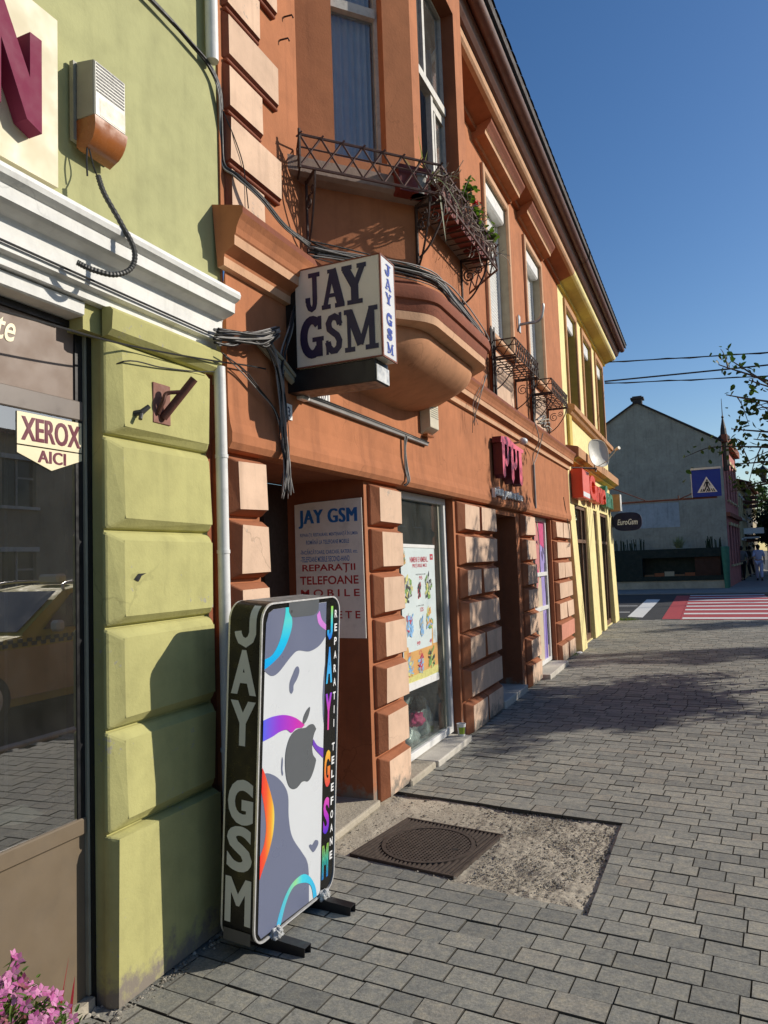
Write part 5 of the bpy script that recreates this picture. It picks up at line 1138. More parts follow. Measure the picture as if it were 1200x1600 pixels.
gl('G', (.514, .478, .566, .645), [(0, (.70, .05, .06)), (.6, (.78, .25, .03)), (1, (.80, .50, .05))], "ink_g")
gl('S', (.514, .268, .566, .432), [(0, (.06, .03, .55)), (.5, (.42, .03, .52)), (1, (.65, .08, .45))], "ink_s")
gl('M', (.512, .068, .566, .220), [(0, (.03, .25, .75)), (.5, (.06, .60, .50)), (1, (.40, .70, .10))], "ink_m")
b = MB(); zz = 1.285
for wd in ("REPARATII", "TELEFOANE"):
    for ch in wd:
        if ch == 'I': b.poly([(.588, zz - .036), (.594, zz - .036), (.594, zz), (.588, zz)], FM)
        else: text(b, ch, (.578, zz - .036, .602, zz), FM, .0, 0, .03)
        zz -= .0635 if wd == "REPARATII" else .062
    zz -= .045
b.build("white_lettering", M['sign_white2'], t)
# feet: two black square tubes, taped to the casing
for yy in (.140, .512):
    b = MB(); x0, x1, s = -.24, .165, .024
    for (a, c, z0, z1) in ((-s, s, -.052, -.049), (-s, s, -.007, -.004), (-s, -s + .003, -.049, -.007), (s - .003, s, -.049, -.007)): b.box((x0, yy + a, z0), (x1, yy + c, z1))
    ft = b.build("foot", M['black'], t)
    b = MB(); lump(b, .012, yy + .005, .004, .026, .032, .024, int(yy * 100), 10, .28); b.build("tape", M['foil'], ft)

# ------------------------------------------------------------------ manhole cover
t = thing("manhole_cover", "square rusty cast iron manhole cover with a round ribbed lid in the dirt patch", "manhole cover", (.505, 3.895, -.010), (0, .0, R(-8.5)))
b = MB(); s = .312
b.box((-s, -s, -.03), (s, s, -.008)); b.build("frame_bed", M['cast_iron'], t)
b = MB()
for a in (-s, s - .012): b.box((a, -s, -.008), (a + .012, s, .004)); b.box((-s + .012, a, -.008), (s - .012, a + .012, .0035))
b.build("frame_rim", M['cast_iron'], t)
b = MB(); n = 25
for k in range(1, n):
    u = -s + 2 * s * k / n; w2 = math.sqrt(max(0, .262 ** 2 - u * u))
    for (v0, v1) in (((-s + .013, -w2 - .002), (w2 + .002, s - .013)) if w2 > 0 else ((-s + .013, s - .013),)):
        if v1 > v0: b.box((u - .0045, v0, -.008), (u + .0045, v1, .0015))
q = b.build("frame_ribs", M['cast_iron'], t); tag(q, kind='stuff')
b = MB(); R0, R1 = .258, .236
A = circ(0, 0, R0, 48); B_ = circ(0, 0, R1, 48)
for k in range(48):
    k2 = (k + 1) % 48; b.add([(*A[k], -.008), (*A[k2], -.008), (*A[k2], .003), (*A[k], .003), (*B_[k], .003), (*B_[k2], .003), (*B_[k], -.006), (*B_[k2], -.006)], [(0, 1, 2, 3), (3, 2, 5, 4), (4, 5, 7, 6)])
b.build("lid_ring", M['cast_iron'], t)
b = MB(); b.poly(circ(0, 0, R1, 40), lambda u, v, d=0: (u, v, -.006)); lid = b.build("lid", M['cast_iron'], t)
b = MB(); c_ = .0215
i = -10
for i in range(-10, 11):
    u = i * c_; w2 = math.sqrt(max(0, R1 ** 2 - u * u)) - .004
    if w2 > 0: b.box((u - .0045, -w2, -.006), (u + .0045, w2, .0005)); b.box((-w2, u - .0045, -.006), (w2, u + .0045, .0001))
q = b.build("lid_grid", M['cast_iron'], lid); tag(q, kind='stuff')
b = MB()
for sg in (-1, 1): b.poly([(x + sg * .165, y) for x, y in circ(0, 0, .016, 14)], lambda u, v, d=0: (u, v, .0012))
b.build("pick_hole", M['black'], lid)

# ------------------------------------------------------------------ iron flower racks
M['iron_lit'] = plain('sunlit_iron', (.105, .055, .048), .7, var=.3, scale=30, bmp=.3)  # lighter copy of the iron; sunlight on the bars is put into the colour
def ztwist(b, p, q, r): b.tube([p, q], r, 5)
def spiral(b, c, ax, r0, turns, a0, rad, plane_up=Vector((0, 0, 1))):
    pts = []
    for i in range(int(16 * turns) + 1):
        a = a0 + i / 16 * 2 * math.pi; r_ = r0 * (1 - .75 * i / (16 * turns)); pts.append(c + ax * (r_ * math.cos(a)) + plane_up * (r_ * math.sin(a)))
    b.tube(pts, rad, 5)
def lattice_rack(t, segs, zb, zt, pitch, mat, star=True, r=.0055):
    """flat bars: top rail, bottom rail and crossed diagonals along the plan polyline"""
    rail = MB(); lo = MB(); mid = MB(); x_ = MB(); stars = MB()
    for p0, p1 in segs:
        p0 = Vector(p0); p1 = Vector(p1); L = (p1 - p0).length; n = max(2, round(L / pitch))
        at = lambda s, z: Vector((p0.x + (p1.x - p0.x) * s, p0.y + (p1.y - p0.y) * s, z))
        rail.tube([at(0, zt), at(1, zt)], r * 1.1, 5); lo.tube([at(0, zb), at(1, zb)], r * 1.2, 5); mid.tube([at(0, (zt * .6 + zb * .4)), at(1, (zt * .6 + zb * .4))], r * .8, 4)
        for k in range(n):
            x_.tube([at(k / n, zb), at((k + 1) / n, zt)], r * .9, 4); x_.tube([at(k / n, zt), at((k + 1) / n, zb)], r * .9, 4)
        if star:
            for k in range(n + 1):
                c = at(k / n, zt)
                for a in range(3): stars.tube([c + Vector((math.cos(a * 1.05) * .02, math.sin(a * 1.05) * .014, math.sin(a * 1.05 + .5) * .02)), c - Vector((math.cos(a * 1.05) * .02, math.sin(a * 1.05) * .014, math.sin(a * 1.05 + .5) * .02))], .0045, 4)
    rail.build("top_rail", mat, t); lo.build("bottom_rail", mat, t); mid.build("middle_rail", mat, t); tag(x_.build("lattice", mat, t), kind='stuff')
    if star: stars.build("rosettes", mat, t)
def bracket(t, foot, head, mat, drop):
    """scrolled bracket standing off the wall: foot on the wall below, head under the rack"""
    b = MB(); foot = Vector(foot); head = Vector(head); ax = Vector((head.x - foot.x, head.y - foot.y, 0)); L = ax.length; ax.normalize(); up = Vector((0, 0, 1))
    wall_top = Vector((foot.x, foot.y, head.z)); b.tube([foot, wall_top + up * .02], .009, 6); b.tube([wall_top, head], .008, 6)
    b.tube(smooth_path([foot + up * .03, foot + ax * L * .45 + up * drop * .30, foot + ax * L * .9 + up * drop * .72, head], 6), .007, 5)
    spiral(b, foot + ax * L * .30 + up * drop * .68, ax, L * .24, 1.6, 1.0, .0055); spiral(b, foot + ax * L * .66 + up * drop * .80, ax, L * .16, 1.4, 3.5, .005)
    return b.build("scroll_bracket", mat, t)
t = thing("flower_rack", "rusty iron lattice flower rack around the bay window ledge", "flower rack", (0, 0, 0))
q0 = bay_poly(.185); ZB, ZT = 3.715, 3.895
q1 = [(q0[0][0] + .10, q0[0][1] + .11), q0[1], q0[2], q0[3]]
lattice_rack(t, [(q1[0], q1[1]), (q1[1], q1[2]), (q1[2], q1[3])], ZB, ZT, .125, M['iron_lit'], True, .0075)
pw_ = bay_poly(-.01); pa = bay_poly(.17)
b = MB()
for i, (A, B_) in enumerate(((q1[0], (.02, 3.51)),)):
    for zz in (ZB, ZT, (ZB + ZT) / 2): b.tube([(*A, zz), (*B_, zz)], .006, 5)
    b.tube([(*A, ZB), (*B_, ZT)], .005, 4); b.tube([(*A, ZT), (*B_, ZB)], .005, 4); b.tube([(*A, ZB - .01), (*A, ZT + .03)], .009, 6); b.tube([(*B_, ZB), (*B_, ZT)], .007, 5)
b.build("end_panel", M['iron'], t)
b = MB()
for k in range(14):
    s_ = k / 13; A = Vector((pa[1][0] - .06, pa[1][1])) ; yy = 4.02 + 1.18 * s_; b.tube([(.50, yy, ZB - .004), (.684, yy, ZB - .004)], .005, 4)
b.build("floor_bars", M['iron'], t)
bracket(t, (.035, 3.575, 3.30), (.155, 3.46, ZB), M['iron'], ZB - 3.30)
bracket(t, (.495, 4.125, 3.30), (.62, 4.02, ZB), M['iron'], ZB - 3.30)
bracket(t, (.485, 4.14, 3.36), (.67, 4.14, ZB), M['iron'], ZB - 3.36); bracket(t, (.485, 5.06, 3.36), (.67, 5.10, ZB), M['iron'], ZB - 3.36)
for (y0, y1), nm in zip((U1, U2), ("left", "right")):
    t = thing("flower_rack", "empty iron flower rack under the %s" % ("shuttered window next to the bay" if nm == "left" else "shuttered window next to the yellow house"), "flower rack", (0, 0, 0), group="empty flower racks under the shuttered windows")
    a, c = y0 - .12, y1 + .06
    lattice_rack(t, [((.30, a), (.30, c)), ((.03, a), (.30, a)), ((.03, c), (.30, c))], 3.66, 3.84, .11, M['iron'], False, .0065)
    b = MB()
    for k in range(12): yy = a + (c - a) * k / 11; b.tube([(.03, yy, 3.655), (.30, yy, 3.655)], .006, 4)
    for xx in (.10, .18, .25): b.tube([(xx, a, 3.650), (xx, c, 3.650)], .0075, 4)
    b.build("floor_bars", M['iron'], t)
    bracket(t, (.035, a + .06, 3.28), (.29, a + .06, 3.655), M['iron'], .37); bracket(t, (.035, c - .06, 3.28), (.29, c - .06, 3.655), M['iron'], .37)
# ------------------------------------------------------------------ planters and plants on the bay rack
def trough(b, x0, y0, x1, y1, z0, z1):
    b.loft([[(x0 + .015, y0 + .015, z0), (x1 - .015, y0 + .015, z0), (x1 - .015, y1 - .015, z0), (x0 + .015, y1 - .015, z0)], [(x0, y0, z1 - .02), (x1, y0, z1 - .02), (x1, y1, z1 - .02), (x0, y1, z1 - .02)], [(x0 - .006, y0 - .006, z1 - .02), (x1 + .006, y0 - .006, z1 - .02), (x1 + .006, y1 + .006, z1 - .02), (x0 - .006, y1 + .006, z1 - .02)], [(x0 - .006, y0 - .006, z1), (x1 + .006, y0 - .006, z1), (x1 + .006, y1 + .006, z1), (x0 - .006, y1 + .006, z1)], [(x0 + .006, y0 + .006, z1), (x1 - .006, y0 + .006, z1), (x1 - .006, y1 - .006, z1), (x0 + .006, y1 - .006, z1)], [(x0 + .006, y0 + .006, z1 - .02), (x1 - .006, y0 + .006, z1 - .02), (x1 - .006, y1 - .006, z1 - .02), (x0 + .006, y1 - .006, z1 - .02)]])
for k, (y0, y1, lab) in enumerate(((4.16, 4.50, "red brown plastic planter at the near end of the bay rack"), (4.53, 4.87, "red brown plastic planter in the middle of the bay rack"), (4.90, 5.17, "red brown plastic planter at the far end of the bay rack"))):
    t = thing("planter", lab, "planter", (0, 0, 0), group="planters on the bay rack")
    b = MB(); trough(b, .535, y0, .665, y1, ZB + .003, ZB + .135); b.build("trough", M['terracotta'], t); b = MB(); b.box((.545, y0 + .01, ZB + .10), (.655, y1 - .01, ZB + .118)); b.build("soil", M['soil'], t)
pq = bay_poly(.10); A_ = Vector(pq[0]).lerp(Vector(pq[1]), .74); B_ = Vector(pq[0]).lerp(Vector(pq[1]), .97); dd_ = (B_ - A_)
t = thing("planter", "red brown plastic planter on the slanting left side of the bay rack", "planter", (A_.x, A_.y, ZB), (0, 0, math.atan2(dd_.y, dd_.x)), group="planters on the bay rack")
b = MB(); trough(b, 0, -.06, dd_.length, .06, .003, .15); b.build("trough", M['terracotta'], t); b = MB(); b.box((.012, -.05, .10), (dd_.length - .012, .05, .125)); b.build("soil", M['soil'], t)
t = thing("planter", "small gray round pot at the corner of the bay rack", "planter", (.55, 4.02, ZB)); b = MB(); b.loft([[(r * math.cos(a), r * math.sin(a), z) for a in [6.2832 * i / 16 for i in range(16)]] for r, z in ((.045, .003), (.062, .10), (.066, .10), (.066, .115), (.056, .115), (.05, .09))]); b.build("pot", M['gray_pot'], t, auto=40)
def strap(b, p, dirv, L, w, sag, seg=7):
    """long arching leaf"""
    p = Vector(p); d = Vector(dirv).normalized(); side = d.cross(Vector((0, 0, 1))); 
    if side.length < .1: side = Vector((0, 1, 0))
    side.normalize(); pts = []
    for i in range(seg + 1):
        s_ = i / seg; c = p + d * L * s_ - Vector((0, 0, sag * s_ * s_)); ww = w * (1 - s_ ** 2.2) + .0006; pts += [c - side * ww / 2 + Vector((0, 0, ww * .3)), c + side * ww / 2 + Vector((0, 0, ww * .3)), c]
    fs = []
    for i in range(seg): a = i * 3; fs += [(a, a + 2, a + 5, a + 3), (a + 2, a + 1, a + 4, a + 5)]
    b.add(pts, fs)
def disc_leaf(b, c, nrm, r, n=7):
    c = Vector(c); nrm = Vector(nrm).normalized(); a = nrm.orthogonal().normalized(); e = nrm.cross(a); ph = random.uniform(0, 6.28)
    pts = [c] + [c + (a * math.cos(ph + 6.2832 * i / n) + e * math.sin(ph + 6.2832 * i / n)) * r * random.uniform(.82, 1.1) + nrm * r * .25 for i in range(n)]
    b.add(pts, [(0, i + 1, (i + 1) % n + 1) for i in range(n)])
rp = random.Random(21)
t = thing("spider_plant", "pale arching strap-leaved plant at the corner of the bay rack", "plant", (0, 0, 0))
b = MB()
for k in range(26):
    a = rp.uniform(0, 6.28); strap(b, (.57 + rp.uniform(-.05, .05), 4.08 + rp.uniform(-.06, .06), ZB + .12), (math.cos(a) * .7, math.sin(a) * .7, rp.uniform(.3, 1.4)), rp.uniform(.10, .24), .012, rp.uniform(.02, .16))
strap(b, (.60, 4.12, ZB + .14), (.55, .9, .75), .30, .020, .10); strap(b, (.58, 4.14, ZB + .12), (.25, .9, .9), .36, .022, .16)
strap(b, (.64, 4.06, ZB + .12), (.5, -.25, -.35), .28, .016, .22); strap(b, (.66, 4.10, ZB + .02), (.1, -.05, -1), .30, .013, .0)
strap(b, (.60, 4.02, ZB + .12), (-.1, -.2, 1.2), .26, .012, .02)
b.build("leaves", M['leaf_pale'], t)
def geranium(label, base, n, h, flower=None, tang=0):
    t = thing("geranium", label, "plant", (0, 0, 0)); st = MB(); lf = MB()
    for k in range(n):
        a = rp.uniform(0, 6.28); hh = h * rp.uniform(.55, 1.1); p0 = Vector(base) + Vector((rp.uniform(-.04, .04), rp.uniform(-.07, .07), 0)); p2 = p0 + Vector((math.cos(a) * hh * .35 + .03, math.sin(a) * hh * .35, hh)); pm = (p0 + p2) / 2 + Vector((math.cos(a) * .03, math.sin(a) * .03, 0))
        pts = smooth_path([p0, pm, p2], 4); st.tube(pts, .0042, 5)
        for j in range(15):
            c = pts[min(len(pts) - 1, int(len(pts) * rp.uniform(.45, 1)))] + Vector((rp.gauss(0, .022), rp.gauss(0, .022), rp.gauss(0.008, .018))); disc_leaf(lf, c, (rp.gauss(.3, .5), rp.gauss(0, .5), 1), rp.uniform(.015, .028))
    st.build("stems", M['dry_stem'], t); lf.build("leaves", M['leaf_light'], t)
    if flower:
        f = MB(); s2 = MB(); s2.tube(smooth_path([Vector(base), (Vector(base) + Vector(flower)) / 2 + Vector((.02, 0, .02)), Vector(flower)], 4), .003, 5); s2.build("flower_stalk", M['leaf_light'], t)
        for k in range(22): disc_leaf(f, Vector(flower) + Vector((rp.gauss(0, .013), rp.gauss(0, .013), rp.gauss(0, .011))), (rp.gauss(0, 1), rp.gauss(0, 1), rp.gauss(.4, .8)), .012, 6)
        f.build("flower", M['petal_red'], t)
geranium("upright bright green geranium near the middle of the bay rack", (.60, 4.60, ZB + .11), 5, .25)
geranium("leafy geranium with one red flower towards the far end of the bay rack", (.60, 4.86, ZB + .11), 6, .15, (.66, 4.88, ZB + .325))
geranium("drooping yellowish geranium at the far end of the bay rack", (.63, 5.12, ZB + .11), 7, .13)
t = thing("dry_plant", "tangle of dry gray twigs grown through the front of the bay rack", "plant", (0, 0, 0)); b = MB()
for k in range(190):
    y = rp.uniform(4.05, 5.25); p = Vector((.66 + rp.uniform(-.04, .04), y, ZB + rp.uniform(.0, .15))); pts = [p]
    d = Vector((rp.gauss(.05, .3), rp.gauss(0, .7), rp.gauss(.2, .6)))
    for j in range(4): d = d + Vector((rp.gauss(0, .35), rp.gauss(0, .35), rp.gauss(0, .35))); pts.append(pts[-1] + d.normalized() * rp.uniform(.02, .05))
    b.tube(pts, .0028, 3)
tag(b.build("twigs", plain("gray_twig", (.36, .30, .24), .9, var=.3, scale=40), t), kind='stuff')
# pigeon
t = thing("pigeon", "dark gray pigeon sitting on the hood of the shuttered window next to the bay", "bird", (.18, 8.36, 6.146), (0, 0, R(-70)))
b = MB(); b.loft([[(x, r * math.cos(a), z + r * 1.05 * math.sin(a)) for a in [6.2832 * i / 10 for i in range(10)]] for x, r, z in ((-.17, .006, .055), (-.12, .022, .06), (-.06, .045, .07), (0, .056, .08), (.05, .050, .095), (.085, .034, .125), (.105, .028, .16), (.125, .026, .18), (.145, .012, .178), (.152, .003, .174))]); b.build("body", M['feather'], t, smooth=True)
b = MB(); b.tube([(.15, 0, .176), (.172, 0, .168)], [.006, .002], 6); b.build("beak", M['ink_dark'], t)
b = MB(); 
for s_ in (-1, 1): b.tube([(.01, s_ * .018, .04), (.015, s_ * .02, .0)], .004, 5)
b.build("legs", M['petal_red'], t)
for s_ in (-1, 1): b = MB(); b.loft([[(x, s_ * (.040 + w_ * math.cos(a) * .25), z + w_ * math.sin(a)) for a in [6.2832 * i / 8 for i in range(8)]] for x, w_, z in ((.05, .012, .09), (0, .032, .085), (-.07, .028, .075), (-.15, .008, .062))]); b.build("wing", M['feather'], t, smooth=True)
# ------------------------------------------------------------------ cables
rc = random.Random(9)
def strands(name, label, path, n, spread, r, mats, cat="cable", ends=0.0, sm=6):
    t = thing(name, label, cat, (0, 0, 0)); P_ = [Vector(p) for p in path]
    groups = {}
    for k in range(n):
        off = Vector((abs(rc.gauss(0, spread)), rc.gauss(0, spread), rc.gauss(0, spread))); pts = []
        for i, p in enumerate(P_):
            pts.append(p + off * rc.uniform(.5, 1.2) + Vector((abs(rc.gauss(0, spread * .4)), rc.gauss(0, spread * .5), rc.gauss(0, spread * .5))))
        if ends: pts[-1] = pts[-1] + Vector((abs(rc.gauss(0, ends)), rc.gauss(0, ends), rc.uniform(-ends, ends)))
        b = groups.setdefault(k % len(mats), MB()); b.tube(smooth_path(pts, sm), r * rc.uniform(.7, 1.3), 5)
    for k, b in groups.items(): b.build("cable", mats[k], t, smooth=True)
    return t
RB, CG = M['rubber'], M['cable_gray']
strands("cable_bundle", "black cables running along the olive wall top and bending down its corner", [(.01, -1, 3.95), (.01, 1.6, 3.93), (.01, 2.3, 3.915), (.012, 2.58, 3.895), (.012, 2.72, 3.865), (.012, 2.785, 3.78), (-.004, 2.812, 3.60), (.0, 2.822, 3.46), (.05, 2.86, 3.40), (.11, 2.98, 3.33), (.13, 3.15, 3.26), (.16, 3.35, 3.235)], 5, .006, .0065, [RB, RB, CG])
mold = [(x, y, 3.235) for x, y, _ in sring(.06, 0, .12, 4)]
strands("cable_bundle", "thick bundle of gray and black cables lying on the bay moulding", [(.13, 3.40, 3.235), (.30, 3.66, 3.245)] + [Vector(mold[3]) + Vector((.01, 0, .02)), (mold[6][0], 4.55, 3.245), mold[9], (.50, 5.36, 3.20)], 30, .017, .0042, [RB, CG, CG, RB], sm=6)
strands("cable_bundle", "gray cables leaving the white cornice and crossing to the orange wall", [(.045, 2.66, 2.585), (.065, 2.76, 2.60), (.09, 2.86, 2.625), (.10, 2.98, 2.655), (.11, 3.09, 2.71)], 16, .013, .0055, [CG, CG, RB])
strands("cable_bundle", "tangled cables hanging down the orange wall into the shop doorway", [(.07, 3.03, 2.66), (.05, 3.14, 2.60), (.05, 3.20, 2.48), (.055, 3.21, 2.34), (.055, 3.215, 2.20), (.06, 3.225, 2.06), (.03, 3.225, 1.93)], 30, .013, .0033, [RB, CG, RB, CG], ends=.022)
strands("cable_bundle", "looped cables dropping from behind the box sign beside the doorway", [(.06, 3.47, 3.04), (.05, 3.36, 2.92), (.06, 3.28, 2.78), (.05, 3.22, 2.62), (.05, 3.20, 2.46), (.05, 3.22, 2.30)], 7, .018, .0045, [RB, CG])
strands("cable_bundle", "thin slack wires under the cable bunch on the orange wall corner", [(.06, 2.70, 2.50), (.05, 2.84, 2.46), (.05, 3.0, 2.40), (.05, 3.12, 2.33), (.05, 3.19, 2.24)], 3, .012, .0035, [RB, CG])
t = thing("cable_tray", "pale cable tray sloping across the orange band below the corbel", "cable tray", (0, 0, 0))
b = MB(); b.cbox((.022, 3.455, 2.445), (.052, 5.41, 2.462), .003); b.build("tray_floor", CG, t)
b = MB(); b.box((.022, 3.455, 2.462), (.026, 5.40, 2.492)); b.build("tray_back", CG, t)
for k in range(4):
    b = MB(); b.tube(smooth_path([(.034 + .007 * (k % 2), 3.50, 2.468 + .006 * k), (.036, 4.1, 2.470 + .006 * k + rc.uniform(-.004, .004)), (.036, 4.8, 2.468 + .006 * k), (.036 + .004 * k, 5.43, 2.462 + .004 * k)], 5), .0055, 5); b.build("cable", (CG, RB)[k % 2], t)
b = MB(); b.cbox((.022, 3.42, 2.44), (.062, 3.50, 2.51), .004); b.build("tray_end", M['white_pvc'], t)
t = thing("cable_tray", "dark gray cable trunking descending to the pale tray beneath the box sign", "cable tray", (0, 0, 0))
b = MB(); b.tube([(.04, 2.97, 2.675), (.045, 3.20, 2.585), (.045, 3.44, 2.475)], .021, 6); b.tube([(.062, 3.0, 2.69), (.068, 3.21, 2.605), (.066, 3.43, 2.50)], .009, 6); b.build("trunking", M['siren_gray'], t)
strands("drop_cable", "twisted cables dropping from the pale tray to the band edge", [(.045, 4.93, 2.455), (.04, 4.925, 2.35), (.04, 4.93, 2.22), (.055, 4.925, 2.12), (.03, 4.915, 2.09)], 4, .006, .006, [RB, CG])
b = MB(); b.tube(smooth_path([(.105, -2, 2.60), (.042, .9, 2.598), (.041, 1.5, 2.596), (.0415, 2.1, 2.592), (.042, 2.64, 2.588)], 6), .0045, 5); tag(b.build("cornice_wire", RB), "thin dark wire clipped along the white cornice fascia", "wire")
b = MB(); b.tube(smooth_path([(.05, .6, 2.30), (.05, 1.6, 2.365), (.04, 2.02, 2.392), (.03, 2.35, 2.43), (.045, 2.68, 2.47), (.06, 2.9, 2.50), (.06, 3.06, 2.52)], 6), .0042, 5); tag(b.build("slack_wire", RB), "upper slack wire crossing the shop transom and olive pier", "wire")
b = MB(); b.tube(smooth_path([(-.15, .6, 2.22), (-.15, 1.7, 2.235), (-.14, 2.07, 2.262), (.012, 2.14, 2.345), (.014, 2.35, 2.37), (.012, 2.55, 2.40), (.03, 2.68, 2.425)], 6), .003, 5); tag(b.build("slack_wire", RB), "lower thin wire crossing the shop transom and olive pier", "wire")
b = MB(); b.tube(smooth_path([(.01, 2.80, 3.74), (.038, 2.86, 3.62), (.04, 2.93, 3.52), (.04, 2.955, 3.42), (.045, 2.965, 3.30)], 6), .003, 5); tag(b.build("loose_wire", RB), "thin loose wire hanging over the lowest peach corner blocks", "wire")
b = MB(); b.tube(smooth_path([(.16, 9.0, 3.20), (.17, 9.15, 3.0), (.06, 9.30, 2.85), (.045, 9.34, 2.72)], 5), .007, 5); b.tube([(.045, 9.34, 2.72), (.045, 9.34, 2.16)], .018, 8); b.tube(smooth_path([(.16, 9.55, 3.2), (.10, 9.5, 2.95), (.05, 9.34, 2.72)], 5), .006, 5); tag(b.build("wall_conduit", CG, auto=50), "thin gray conduit with wires right of the pink PPT letters", "conduit")
b = MB(); b.tube(smooth_path([(.025, 11.55, 2.45), (.03, 11.7, 2.2), (.05, 11.78, 1.9), (.05, 11.75, 1.72)], 6), .006, 5); b.tube([(.05, 11.75, 1.73), (.06, 11.6, 1.68)], .008, 5); tag(b.build("loose_wire", RB), "dark wire hanging over the last peach blocks beside the yellow house", "wire")
strands("dangling_wires", "thin wires dangling below the string course right of the corbel", [(.16, 6.72, 3.30), (.14, 6.6, 3.12), (.10, 6.5, 2.95), (.04, 6.5, 2.75)], 4, .03, .0035, [RB, CG], ends=.05)
for yy, lab in ((7.50, "dark bundle of wires at the near end of the empty rack next to the bay"), (9.47, "dark bundle of wires between the two empty flower racks")):
    strands("wire_bundle", lab, [(.035, yy, 3.22), (.045, yy + .02, 3.45), (.05, yy, 3.7), (.04, yy, 3.98)], 12, .020, .007, [RB, RB, M['iron']])
strands("wire_nest", "heap of pale spare cable on the string course under the far flower rack", [(.13, 9.25, 3.23), (.16, 9.4, 3.28), (.12, 9.55, 3.24), (.15, 9.7, 3.26), (.13, 9.85, 3.22)], 9, .03, .008, [CG, M['cream_plastic']])
# ------------------------------------------------------------------ yellow house at the corner
YB = thing("yellow_building", "bright yellow plastered corner house with salmon window frames and a shop below", "building", (0, 0, 0))
YA, YZ = 12.125, 17.95
wins = [(12.72, 13.80), (14.62, 15.72), (16.52, 17.62)]
b = MB(); wall_panel(b, (0, YA), (0, YZ), 3.2, 6.25, [(a - YA, c - YA, 4.08, 5.86) for a, c in wins], .20, 0, 1)
wall_panel(b, (0, YZ), (-8, YZ), 0, 6.25); b.build("upper_wall", [M['yellow'], M['ochre']], YB)
gop = [(12.66, 14.05), (14.92, 15.42), (15.90, 17.20)]
b = MB(); wall_panel(b, (.0, YA), (.0, YZ), 0.0, 3.2, [(a - YA, c - YA, 0.02, 2.42) for a, c in gop], .09); b.build("ground_floor_wall", M['yellow'], YB)
def batter(y0, y1, x1, ztop):
    b = MB(); b.loft([[(-.1, y0, 0), (x1, y0, 0), (x1, y1, 0), (-.1, y1, 0)], [(-.1, y0, ztop), (.012, y0, ztop), (.012, y1, ztop), (-.1, y1, ztop)]]); bevel(b.build("pier", M['yellow'], YB), .012)
batter(12.13, 12.64, .11, 2.40); batter(14.07, 14.90, .055, 2.44); batter(15.44, 15.88, .045, 2.44); batter(17.22, 17.955, .07, 2.44)
for (a, c), kind in zip(gop, ("w", "d", "w")):
    f = MB(); x = -.055
    f.box((x - .04, a, .02), (x + .03, a + .06, 2.42)); f.box((x - .04, c - .06, .02), (x + .03, c, 2.42)); f.box((x - .04, a + .06, 2.36), (x + .03, c - .06, 2.42)); f.box((x - .04, a + .06, 1.76), (x + .03, c - .06, 1.82)); f.box((x - .04, a + .06, .02), (x + .03, c - .06, .12))
    if kind == "w": f.box((x - .04, (a + c) / 2 + .18, .12), (x + .03, (a + c) / 2 + .23, 1.76)); f.box((x - .04, (a + c) / 2 + .18, 1.82), (x + .03, (a + c) / 2 + .23, 2.36))
    w = f.build("shop_window" if kind == "w" else "shop_door", M['brown_wood'], YB)
    p = MB(); p.box((x - .012, a + .06, .12), (x - .006, c - .06, 2.36)); p.build("window_pane", M['glass_shop'], w)
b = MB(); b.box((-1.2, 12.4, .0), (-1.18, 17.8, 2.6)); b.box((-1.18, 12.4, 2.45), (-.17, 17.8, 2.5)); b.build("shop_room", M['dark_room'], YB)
for a, c in wins:
    w = MB(); w.cbox((-.004, a - .10, 4.10), (.035, a - .001, 5.97), .006); w.cbox((-.004, c + .001, 4.10), (.035, c + .10, 5.97), .006); w.cbox((-.004, a - .001, 5.861), (.035, c + .001, 5.97), .006); win = w.build("upper_window", M['yellow_trim'], YB)
    s = MB(); s.cbox((-.16, a + .004, 5.60), (-.03, c - .004, 5.855), .02); s.build("roller_box", M['white_pvc'], win)
    s = MB(); s.box((-.19, a, 4.08), (-.13, a + .07, 5.6)); s.box((-.19, c - .07, 4.08), (-.13, c, 5.6)); s.box((-.19, (a + c) / 2 - .04, 4.08), (-.13, (a + c) / 2 + .04, 5.6)); s.build("sash", M['brown_wood'], win)
    s = MB(); s.box((-.17, a + .07, 4.09), (-.165, c - .07, 5.6)); s.build("window_pane", M['glass_dark'], win)
b = MB(); profile_run(b, [(-.01, 3.90), (.06, 3.92), (.10, 3.97), (.13, 3.98), (.135, 4.06), (.12, 4.075), (-.01, 4.095)], 12.45, YZ + .12); b.build("sill_course", M['yellow_trim'], YB)
b = MB(); profile_run(b, [(-.01, 3.06), (.10, 3.09), (.12, 3.12), (.20, 3.15), (.205, 3.30), (.19, 3.315), (-.01, 3.36)], YA + .03, YZ + .16, mats=[1, 1, 1, 0, 0, 0]); b.build("shop_cornice", [M['yellow_trim'], M['ochre']], YB)
b = MB(); b.cbox((.0, 12.35, 3.36), (.05, 12.62, 3.90), .01); b.build("pilaster", M['ochre'], YB)
eaves(YB, 12.121, YZ + .12, M['yellow'], M['yellow'], M['ochre'])
